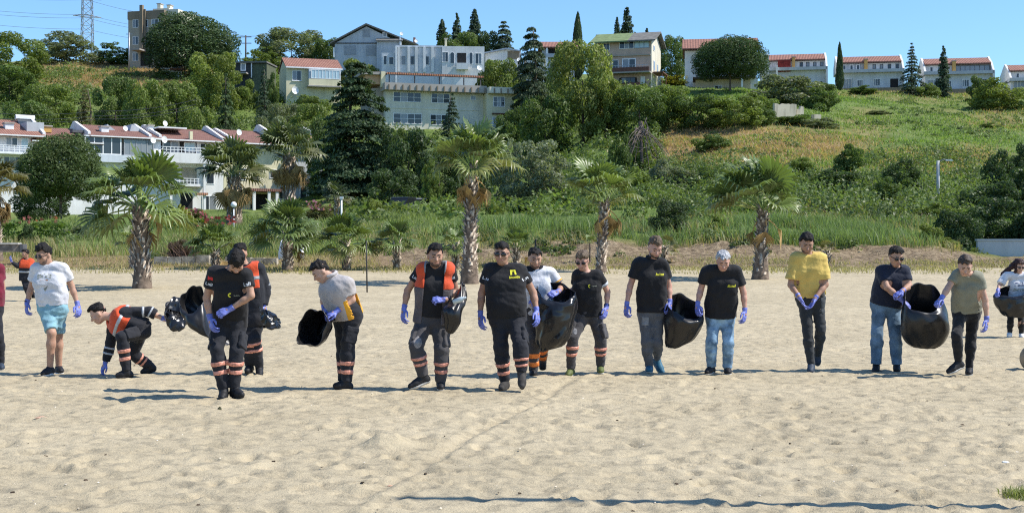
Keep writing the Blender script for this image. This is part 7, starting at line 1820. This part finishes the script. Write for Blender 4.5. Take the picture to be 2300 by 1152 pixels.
c = lerp(p.J['pel'], p.J['neck'], 0.80) + p.right * 0.115; p.decal('print', [[(-0.042, 0.0), (-0.020, 0.0), (-0.020, 0.06), (-0.042, 0.06)], [(-0.020, 0.034), (0.014, 0.034), (0.014, 0.06), (-0.020, 0.06)], [(0.012, 0.0), (0.034, 0.0), (0.020, 0.06), (0.0, 0.06)]], c, p.right, p.up, K_PRINTY); p.decal('print', strokes(0.13, 0.030, 7, 8, 0), c - p.up * 0.042 + p.right * 0.008, p.right, p.up, K_PRINTY); sleeve_print(p, 'a', n=2); sleeve_print(p, 'b', n=2)
p.shell('waist_pack', p.trF, [ell(p.J['ha'] - p.right * 0.10 + p.up * 0.06, [p.right, p.fwd, p.up], (0.06, 0.08, 0.05))], K_SHOE, 0.02, parent=p.tr_o)
# white polo man behind
p = Person('smiling man in white polo standing behind a shiny black sack', dist(843), 1.76, dict(head=(214, 150), neck=(226, 215), sa=(152, 246), sb=(326, 246), ea=(150, 390), eb=(392, 345), wa=(196, 460), wb=(372, 376), fa=(225, 470), fb=(344, 386), ha=(184, 530), hb=(262, 530), ka=(206, 700), kb=(262, 690), aa=(204, 885), ab=(266, 850), ta=(202, 938), tb=(268, 880)), Z5, 3, yaw=12, pitch=18, seed=10, lean=0.05, dz=dict(raised='b', kb=0.2, ab=1.0, wb=-1.0, eb=0.0, tb=0.05, ea=0.2, wa=-0.7))
p.body(); p.shirt(K_WHITE, hem=0.0, sleeve=0.72, collar=K_BLACK); p.arm_bands(K_GOLD, ((0.56, 0.66),), 'ab', 'se', 'cuff_band'); p.arm_bands(K_BLACK, ((0.66, 0.72),), 'ab', 'se', 'cuff_band'); p.trousers(K_CHAR, 0.016, 0.028); p.leg_bands(K_BRIGHT, ((0.38, 0.54), (0.64, 0.80))); p.shoes(K_SHOE, None, True); p.gloves(curl=(0.6, 0.8), palm={'b': (np.array([0, 0.8, -0.4]), np.array([-0.2, -0.4, 0.9]))}); p.hair(K_HAIR); p.face(); p.beard(mat('beard_shadow', (0.11, 0.065, 0.05), 0.7, 0.2, 40), 0.001)
p.shell('shoulder_yoke', p.shirtF, [ell(lerp(p.J['neck'], p.J['sa'], 0.55) + p.up * 0.03, [p.right, p.fwd, p.up], (0.085, 0.16, 0.05))], K_BLACK, 0.004, parent=p.shirt_o)
# sunglasses man 2
p = Person('slim man in black tee, wide sunglasses, silver left sleeve band and dusty grey trousers', dist(840), 1.70, dict(head=(533, 165), neck=(560, 236), sa=(494, 262), sb=(648, 268), ea=(482, 360), eb=(704, 376), wa=(424, 388), wb=(696, 482), fa=(396, 392), fb=(690, 522), ha=(528, 545), hb=(622, 545), ka=(468, 690), kb=(660, 705), aa=(456, 875), ab=(655, 885), ta=(436, 930), tb=(658, 935)), Z5, 3, yaw=-16, pitch=24, skin='pink', girth=0.94, seed=11, lean=0.06, dz=dict(ka=-0.6, kb=-0.3, wa=-0.8, fa=-0.02))
p.body(); p.shirt(K_BLACK, hem=-0.01, sleeve=0.60); p.arm_bands(K_SILVER, ((0.42, 0.58),), 'b', 'se'); p.trousers(K_CHAR, 0.016, 0.028); p.leg_bands(K_SALMON, ((0.22, 0.33), (0.44, 0.55))); p.shoes(K_SHOEG, K_SOLE); p.pockets(K_CHAR); p.gloves(curl=(0.8, 0.4)); p.hair(K_HAIRL, e=0.008, front=0.058); p.face(brow=K_HAIRB, glasses=True); MB().tube([tuple(lerp(p.J['eb'], p.J['wb'], 0.80) - p.origin), tuple(lerp(p.J['eb'], p.J['wb'], 0.88) - p.origin)], 0.039, 0.039, 10).build('watch', K_SHOE, p.root, True)
c = lerp(p.J['pel'], p.J['neck'], 0.68) + p.right * 0.05; p.decal('print', disc(-0.02, 0.01, 0.022, 9, 0.010, 1.2, 5.0), c, p.right, p.up, K_PRINTY); p.decal('print', strokes(0.07, 0.016, 6, 9, 0), c + p.right * 0.045, p.right, p.up, K_PRINTG)
p.shell('knee_patch', p.trF, [ell(lerp(p.J['ha'], p.J['ka'], 0.62) + p.fwd * 0.09 - p.right * 0.02, [p.right, p.fwd, p.up], (0.035, 0.06, 0.05))], mat('worn_patch', (0.22, 0.22, 0.23), 0.9, 0.25, 20), 0.003, parent=p.tr_o)
# polo man, grey trousers
p = Person('tall man in black polo with yellow lettering and grey trousers', dist(838), 1.82, dict(head=(243, 140), neck=(226, 206), sa=(126, 246), sb=(298, 252), ea=(76, 398), eb=(338, 398), wa=(52, 525), wb=(344, 510), fa=(48, 570), fb=(342, 550), ha=(172, 585), hb=(266, 585), ka=(184, 775), kb=(262, 785), aa=(206, 950), ab=(258, 890), ta=(202, 985), tb=(292, 975)), Z6, 3, yaw=14, pitch=28, skin='pink', girth=0.95, seed=12, lean=0.06, dz=dict(raised='b', kb=-0.3, ab=0.6, tb=-0.10))
p.body(); p.shirt(K_BLACK, e=0.018, hem=-0.03, sleeve=0.64, collar=K_BLACK, wr=0.009); p.trousers(K_GREYT, 0.008, 0.016); p.shoes(K_SHOEB, K_SOLE); p.gloves(curl=(0.6, 0.7)); p.hair(K_HAIRL, e=0.010, top=0.030, side=0.02); p.face(brow=K_HAIRB); p.beard(K_HAIRL, 0.002); polo_print(p, 'p', 0.09, 0.70, 0.11, 0.035, 7, 21)
p.shell('thigh_patch', p.trF, [rbox(lerp(p.J['ha'], p.J['ka'], 0.22) + p.fwd * 0.10, [p.right, p.fwd, p.up], (0.045, 0.06, 0.055), 0.005)], mat('grey_pocket_patch', (0.20, 0.21, 0.22), 0.9, 0.2, 20), 0.004, parent=p.tr_o)
c = p.J['fa'] + np.array([0.01, -0.02, -0.09]); MB().lathe([(0.0, 0.0), (0.012, 0.004), (0.014, 0.03), (0.006, 0.045), (0.0, 0.045)], 8, tuple(c - p.origin)).build('cigarette_packet', K_WHITE, p.root) if False else None
# grey haired man in jeans
p = Person('grey haired man in black polo and blue jeans looking down', dist(840), 1.72, dict(head=(702, 228), neck=(704, 268), sa=(588, 294), sb=(796, 296), ea=(552, 422), eb=(840, 440), wa=(528, 525), wb=(850, 568), fa=(530, 566), fb=(846, 610), ha=(634, 608), hb=(734, 608), ka=(624, 780), kb=(738, 785), aa=(622, 955), ab=(732, 965), ta=(594, 988), tb=(738, 1002)), Z6, 3, yaw=-2, pitch=34, skin='pink', girth=1.06, seed=13, lean=0.16, dz=dict(head=0.10))
p.body(); p.shirt(K_BLACK, e=0.018, hem=-0.01, sleeve=0.66, collar=K_BLACK, wr=0.009); p.trousers(K_JEAN, 0.012, 0.022, ankle=0.012); p.shoes(K_SHOE, K_SOLE); p.gloves(curl=(0.7, 0.35)); p.hair(K_HAIRG, e=0.012); p.face(); polo_print(p, 'p', 0.10, 0.66, 0.11, 0.035, 7, 22)
# yellow tee man
p = Person('man in loose yellow tee and dark jeans examining something in both gloved hands', dist(833), 1.83, dict(head=(334, 138), neck=(344, 208), sa=(254, 240), sb=(440, 240), ea=(228, 420), eb=(462, 418), wa=(284, 500), wb=(392, 512), fa=(308, 545), fb=(366, 560), ha=(318, 525), hb=(408, 525), ka=(340, 730), kb=(432, 715), aa=(366, 955), ab=(408, 900), ta=(362, 1000), tb=(410, 945)), Z7, 3, yaw=0, pitch=30, skin='brown', seed=14, lean=0.14, dz=dict(raised='b', ea=0.3, eb=0.3, wa=-0.9, wb=-0.9, ka=-0.5, kb=-0.2, ab=1.0, aa=0.2, tb=-0.02, fa=-0.03, fb=-0.03))
p.body(); p.shirt(K_YEL, e=0.018, hem=-0.07, sleeve=0.80, flare=0.024, wr=0.010); p.trousers(K_DKJEAN, 0.008, 0.014); p.shoes(K_SHOEN, K_SOLE); p.gloves(curl=(0.15, 0.15), palm={'a': (np.array([0.8, -0.2, 0.5]), np.array([0.5, -0.4, 0.8])), 'b': (np.array([-0.8, -0.2, 0.5]), np.array([-0.5, -0.4, 0.8]))}); p.hair(K_HAIR, e=0.014, top=0.012); p.face(); p.beard(mat('short_stubble', (0.11, 0.065, 0.05), 0.7, 0.2, 40), 0.001)
p.shell('thigh_pocket', p.trF, [rbox(lerp(p.J['hb'], p.J['kb'], 0.14) + p.right * 0.07 + p.fwd * 0.05, [p.right, p.fwd, p.up], (0.05, 0.06, 0.11), 0.005)], mat('grey_pocket', (0.06, 0.068, 0.074), 0.9, 0.2, 20), 0.006, parent=p.tr_o)
# navy polo man with sack
p = Person('heavy man in navy polo and slate jeans with sunglasses, arms over the sack rim', dist(831), 1.76, dict(head=(340, 170), neck=(342, 232), sa=(236, 268), sb=(404, 268), ea=(280, 382), eb=(430, 372), wa=(384, 468), wb=(386, 404), fa=(412, 492), fb=(362, 418), ha=(224, 505), hb=(316, 505), ka=(212, 690), kb=(338, 695), aa=(206, 905), ab=(346, 908), ta=(200, 945), tb=(348, 940)), ZC, 3.0325, yaw=14, pitch=24, girth=1.14, seed=15, lean=0.12, dz=dict(ea=-0.8, wa=-0.8, eb=-0.4, wb=-0.8, fa=-0.02, fb=-0.02, head=0.08))
p.body(); p.shirt(K_NAVY, e=0.014, hem=-0.02, sleeve=0.66, collar=K_NAVY); p.trousers(K_JEAN2, 0.014, 0.026, ankle=0.020); p.shoes(K_SHOE, K_SHOE); p.gloves(curl=(0.5, 0.7), palm={'a': (np.array([0, 0.3, -0.9]), np.array([-0.5, -0.6, 0.4])), 'b': (np.array([0, 0.3, -0.9]), np.array([0.5, -0.6, 0.4]))}); p.hair(K_HAIR, e=0.010); p.face(glasses=True)
p.shell('belt', p.trF, [p.ring(p.J['pel'], p.J['neck'], 0.02, 0.09, 0.3)], K_SHOE, 0.006, parent=p.tr_o)
# olive tee man
p = Person('man in olive tee and black jeans stepping, reaching for the sack', dist(842), 1.74, dict(head=(812, 232), neck=(828, 280), sa=(748, 296), sb=(902, 304), ea=(694, 386), eb=(948, 462), wa=(650, 458), wb=(960, 600), fa=(628, 478), fb=(956, 655), ha=(772, 560), hb=(872, 560), ka=(754, 705), kb=(852, 715), aa=(768, 890), ab=(840, 940), ta=(700, 950), tb=(838, 980)), ZC, 3.0325, yaw=-12, pitch=34, skin='fair', girth=0.98, seed=16, lean=0.24, dz=dict(raised='a', ka=-0.9, aa=0.5, ta=-0.05, kb=0.2, head=0.10, ea=-0.2, wa=-0.3, eb=-0.3, wb=-0.3))
p.body(); p.shirt(K_OLIVE, e=0.013, hem=-0.05, sleeve=0.56, neck_r=0.09); p.trousers(K_BLKJ, 0.008, 0.015); p.shoes(K_SHOE, K_SOLE); p.gloves(curl=(0.8, 0.35)); p.hair(K_HAIRB, e=0.010); p.face(brow=K_HAIRB); MB().tube([tuple(lerp(p.J['eb'], p.J['wb'], 0.93) - p.origin), tuple(lerp(p.J['eb'], p.J['wb'], 1.0) - p.origin)], 0.036, 0.036, 10).build('bracelet', B_METAL, p.root, True)
# woman at the right edge
p = Person('woman with long dark red hair and sunglasses at the right edge', dist(757), 1.60, dict(head=(928, 262), neck=(920, 308), sa=(838, 328), sb=(980, 328), ea=(795, 392), eb=(1020, 400), wa=(784, 428), wb=(1015, 440), fa=(776, 448), fb=(1005, 462), ha=(876, 540), hb=(942, 540), ka=(868, 640), kb=(940, 640), aa=(864, 712), ab=(942, 712), ta=(858, 735), tb=(946, 735)), Z8, 3, yaw=8, pitch=24, skin='fair', girth=0.95, seed=17, lean=0.12, dz=dict(ea=-0.3, wa=-0.8, wb=-0.8))
p.body(); p.shirt(K_WHITE, e=0.020, hem=0.0, sleeve=0.85, flare=0.03); p.trousers(K_BLKJ, 0.006, 0.010); p.shoes(K_SHOEW, K_SHOEW); p.gloves(curl=(0.8, 0.8)); p.hair(K_HAIRR, e=0.016, side=-0.07, back=-0.10, top=0.01); p.face(glasses=True)
pts = [p.headpt(-0.02, -0.08, 0.06), p.headpt(-0.09, -0.07, -0.03), p.headpt(-0.19, -0.05, -0.11), p.headpt(-0.27, -0.05, -0.18), p.headpt(-0.31, -0.05, -0.21)]
F = p.field_of([(cone(a, b_, 0.062 - 0.010 * i, 0.055 - 0.012 * i), 0.03) for i, (a, b_) in enumerate(zip(pts[:-1], pts[1:]))] + [(cone(p.headpt(-0.07, 0.02, 0), p.headpt(-0.09, 0.06, -0.20), 0.03, 0.02), 0.03)], 0.009); F.wrinkle(0.008, 90, 5); p.emit('long_hair', F.mesh('long_hair', K_HAIRR))
c = lerp(p.J['pel'], p.J['neck'], 0.66) + p.right * 0.02; p.decal('print', strokes(0.26, 0.10, 4, 31, 0.3), c, p.right, p.up, K_PRINTB); p.decal('print', strokes(0.28, 0.06, 7, 32, 0), c - p.up * 0.10, p.right, p.up, K_PRINTG)

# ------------------------------------------------------------------ rubbish sacks
def sack_mat(name, rough, bs, bump):
    m = mat(name, (0.012, 0.012, 0.013), rough, 0.2, 5, bump, bs, spec=0.5)
    for n in m.node_tree.nodes:
        if n.type == 'TEX_NOISE' and abs(n.inputs['Scale'].default_value - bs) < 1e-3: n.noise_type = 'RIDGED_MULTIFRACTAL'; n.inputs['Detail'].default_value = 2
        if n.type == 'BUMP': n.inputs['Distance'].default_value = 0.03
    return m
S_DULL = sack_mat('black_sack_plastic', 0.34, 7, 0.6); S_SHINY = sack_mat('shiny_black_sack', 0.22, 9, 0.6)
def catmull(R_, t):
    n = len(R_) - 1; x = t * n; i = min(int(x), n - 1); f = x - i
    p0, p1, p2, p3 = R_[max(i - 1, 0)], R_[i], R_[i + 1], R_[min(i + 2, n)]
    return 0.5 * (2 * p1 + (p2 - p0) * f + (2 * p0 - 5 * p1 + 4 * p2 - p3) * f * f + (3 * p1 - p0 - 3 * p2 + p3) * f ** 3)
def sack(label, d, off, zoom, rings, m=None, wr=0.012, fr=16, seed=0, cat='rubbish bag', open_=True, group=None):
    """Loft through elliptical rings: (cx, cy, depth shift, (ux, uy), (vx, vy, v depth)), first ring is the mouth."""
    A = []
    for cx, cy, dd, u, v in rings:
        c = W(off[0] + cx / zoom, off[1] + cy / zoom, d + dd); k = d / F_PX / zoom
        A.append(np.concatenate([c, [u[0] * k, 0.0, -u[1] * k], [v[0] * k, v[2], -v[1] * k]]))
    N, K = 40, 56; th = np.arange(K) * 2 * np.pi / K; g = np.random.default_rng(seed + 40)
    fr_ = [(g.normal(size=3) * fr, g.random() * 6.28) for _ in range(7)]
    def ringpts(t, s_):
        q = catmull(A, t); P = q[None, :3] + s_ * (np.cos(th)[:, None] * q[None, 3:6] + np.sin(th)[:, None] * q[None, 6:9]); n = P - q[None, :3]; n = n / (np.linalg.norm(n, axis=1, keepdims=True) + 1e-6)
        o = sum(np.sin(P @ f + ph + 1.5 * np.sin(P @ f[::-1] * 0.7 + ph)) for f, ph in fr_) / 3
        fold = 0.55 * np.abs(np.sin(th * 3.5 + 2 * np.sin(t * 4 + seed))) * 1.6 + 0.45 * np.sin(th * 11 + 3 * np.sin(t * 5 + seed)) * (0.3 + 0.7 * t)
        cr = sum(np.abs(np.sin(P @ (f * 0.55) + ph)) for f, ph in fr_[:4]) / 2 - 1.0
        low = sum(np.sin(P @ (f * 0.22) + ph) for f, ph in fr_[3:6])
        return P + n * (wr * (0.8 * o + fold + 1.5 * cr + 0.9 * low))[:, None] + np.array([0, 0, 1.0]) * (0.02 * (1 - t) ** 3 * np.sin(th * 3 + seed) + 0.006 * (1 - t) ** 3 * np.sin(th * 7 + 2 * seed))[:, None]
    V, Q = [], []
    ts = np.linspace(0, 1, N)
    for t in ts: V.append(ringpts(t, 1.0))
    outer = N
    if open_:
        for t in ts[:int(N * 0.85)]: V.append(ringpts(t, 0.965) )
    M_ = len(V); V = np.concatenate(V)
    def strip(i, j, fl):
        k = np.arange(K); k2 = (k + 1) % K; q = np.stack([i * K + k, i * K + k2, j * K + k2, j * K + k], 1); Q.append(q[:, ::-1] if fl else q)
    for i in range(outer - 1): strip(i, i + 1, True)
    if open_:
        for i in range(outer, M_ - 1): strip(i, i + 1, False)
        strip(0, outer, False)
    Q = np.concatenate(Q); caps = []
    c1 = len(V); extra = [V[(outer - 1) * K:outer * K].mean(0)]; T_ = [((outer - 1) * K + i, (outer - 1) * K + (i + 1) % K, c1) for i in range(K)]
    if open_: extra.append(V[(M_ - 1) * K:].mean(0)); T_ += [((M_ - 1) * K + (i + 1) % K, (M_ - 1) * K + i, c1 + 1) for i in range(K)]
    else: extra.append(V[:K].mean(0)); T_ += [((i + 1) % K, i, c1 + 1) for i in range(K)]
    V = np.concatenate([V, np.array(extra)]); org = V.mean(0); org[2] = V[:, 2].min()
    o = link('rubbish_sack', np_mesh('rubbish_sack', V - org, Q, T_, m or S_DULL, True), None, tuple(org)); return tag(o, label, cat, group)
sack('wide open black sack held between the navy polo man and the olive tee man', 18.25, Z8, 3, [(275, 475, -0.1, (102, -8), (12, -88, 0.16)), (282, 545, -0.08, (130, -6), (4, -36, 0.20)), (288, 620, -0.05, (144, -8), (0, -18, 0.25)), (290, 710, -0.03, (138, -2), (0, -14, 0.20)), (287, 775, 0, (112, 2), (0, -10, 0.16)), (286, 808, 0.0, (66, 2), (0, -6, 0.10))], None, 0.013, 9, 1)
sack('dark sack carried between the two black polo men', 18.0, Z6, 3, [(440, 528, -0.06, (104, 14), (-8, -72, 0.2)), (442, 590, -0.05, (116, 12), (-4, -40, 0.24)), (432, 660, -0.03, (118, 16), (0, -24, 0.22)), (402, 735, 0, (86, 16), (0, -16, 0.17)), (368, 790, 0.0, (48, 8), (0, -8, 0.10)), (355, 808, 0, (30, 3), (0, -4, 0.06))], None, 0.015, 10, 2)
sack('large shiny sack in front of the white polo man', 17.45, Z5, 3, [(352, 378, 0, (128, 8), (0, -48, 0.16)), (350, 430, 0, (134, 4), (0, -26, 0.20)), (345, 500, 0, (130, -4), (0, -16, 0.20)), (338, 600, 0, (108, -12), (0, -12, 0.19)), (325, 700, 0, (84, -16), (0, -10, 0.15)), (318, 752, 0, (56, -12), (0, -5, 0.08))], S_SHINY, 0.019, 11, 3)
sack('big black sack hanging open behind the nearest man at left', 15.75, Z2, 3, [(342, 425, 0, (84, -12), (-16, -84, 0.14)), (352, 470, 0, (94, 4), (-8, -62, 0.20)), (378, 540, 0, (104, 24), (0, -50, 0.23)), (430, 610, 0, (104, 42), (8, -46, 0.21)), (505, 665, 0, (72, 34), (8, -34, 0.15)), (570, 705, 0, (26, 12), (4, -14, 0.07))], None, 0.017, 10, 4)
sack('small crinkled black bag in the hand of the crouching worker', 17.5, Z2, 3, [(205, 545, -0.02, (16, 12), (8, -14, 0.04)), (226, 500, 0, (40, 20), (10, -46, 0.10)), (240, 530, 0.02, (56, 10), (4, -88, 0.14)), (254, 540, 0.05, (44, 10), (0, -78, 0.12)), (275, 560, 0.06, (14, 4), (0, -30, 0.05))], S_SHINY, 0.024, 22, 5, open_=False)
sack('small knotted black bag dangling from the worker behind the nearest man', 17.7, Z2, 3, [(812, 500, -0.06, (28, 16), (-12, -16, 0.05)), (822, 530, -0.04, (36, 34), (-14, -18, 0.08)), (846, 560, -0.02, (42, 44), (24, -26, 0.09)), (882, 568, 0, (26, 38), (20, -14, 0.08)), (905, 572, 0, (8, 22), (6, -6, 0.03))], S_SHINY, 0.018, 20, 6, open_=False)
sack('black sack opening to the left below the grey polo man', 15.75, Z3, 3, [(172, 618, -0.16, (90, -22), (14, -114, 0.05)), (196, 620, -0.04, (94, -16), (12, -112, 0.05)), (228, 618, 0.10, (84, -10), (10, -100, 0.05)), (258, 612, 0.22, (56, -8), (8, -76, 0.04)), (280, 606, 0.28, (20, -4), (4, -30, 0.02))], None, 0.016, 10, 7)
sack('limp sack with a pale bottle slung at the hip of the open vest man', 15.75, Z4, 3, [(478, 322, 0.16, (20, 6), (0, -10, 0.05)), (478, 375, 0.12, (28, 6), (0, -8, 0.08)), (455, 440, 0.04, (44, 10), (0, -12, 0.10)), (412, 500, -0.02, (62, 14), (0, -14, 0.12)), (408, 560, -0.02, (52, 12), (0, -12, 0.10)), (396, 620, 0, (26, 8), (0, -8, 0.06)), (388, 650, 0, (8, 3), (0, -3, 0.02))], None, 0.014, 16, 8, open_=False)
c = W(880 + 430 / 3, 530 + 440 / 3, 15.60); o = MB().lathe([(0.0, -0.03), (0.030, -0.028), (0.032, 0.06), (0.028, 0.09), (0.012, 0.115), (0.012, 0.135), (0.0, 0.135)], 12, (0, 0, 0), (0.9, -0.2, 0.35)).build('plastic_bottle', mat('pale_plastic', (0.45, 0.52, 0.54), 0.25, 0.1, 5), None, True, tuple(c)); tag(o, 'pale plastic bottle poking from the sack of the open vest man', 'bottle')
sack('glossy sack held in front of the woman at the right edge', 25.45, Z8, 3, [(905, 425, 0, (134, -26), (0, -26, 0.14)), (902, 460, 0, (138, -14), (0, -14, 0.18)), (902, 510, 0, (134, -4), (0, -10, 0.18)), (908, 560, 0, (112, 4), (0, -8, 0.15)), (905, 602, 0, (62, 4), (0, -4, 0.08))], S_SHINY, 0.016, 12, 9)
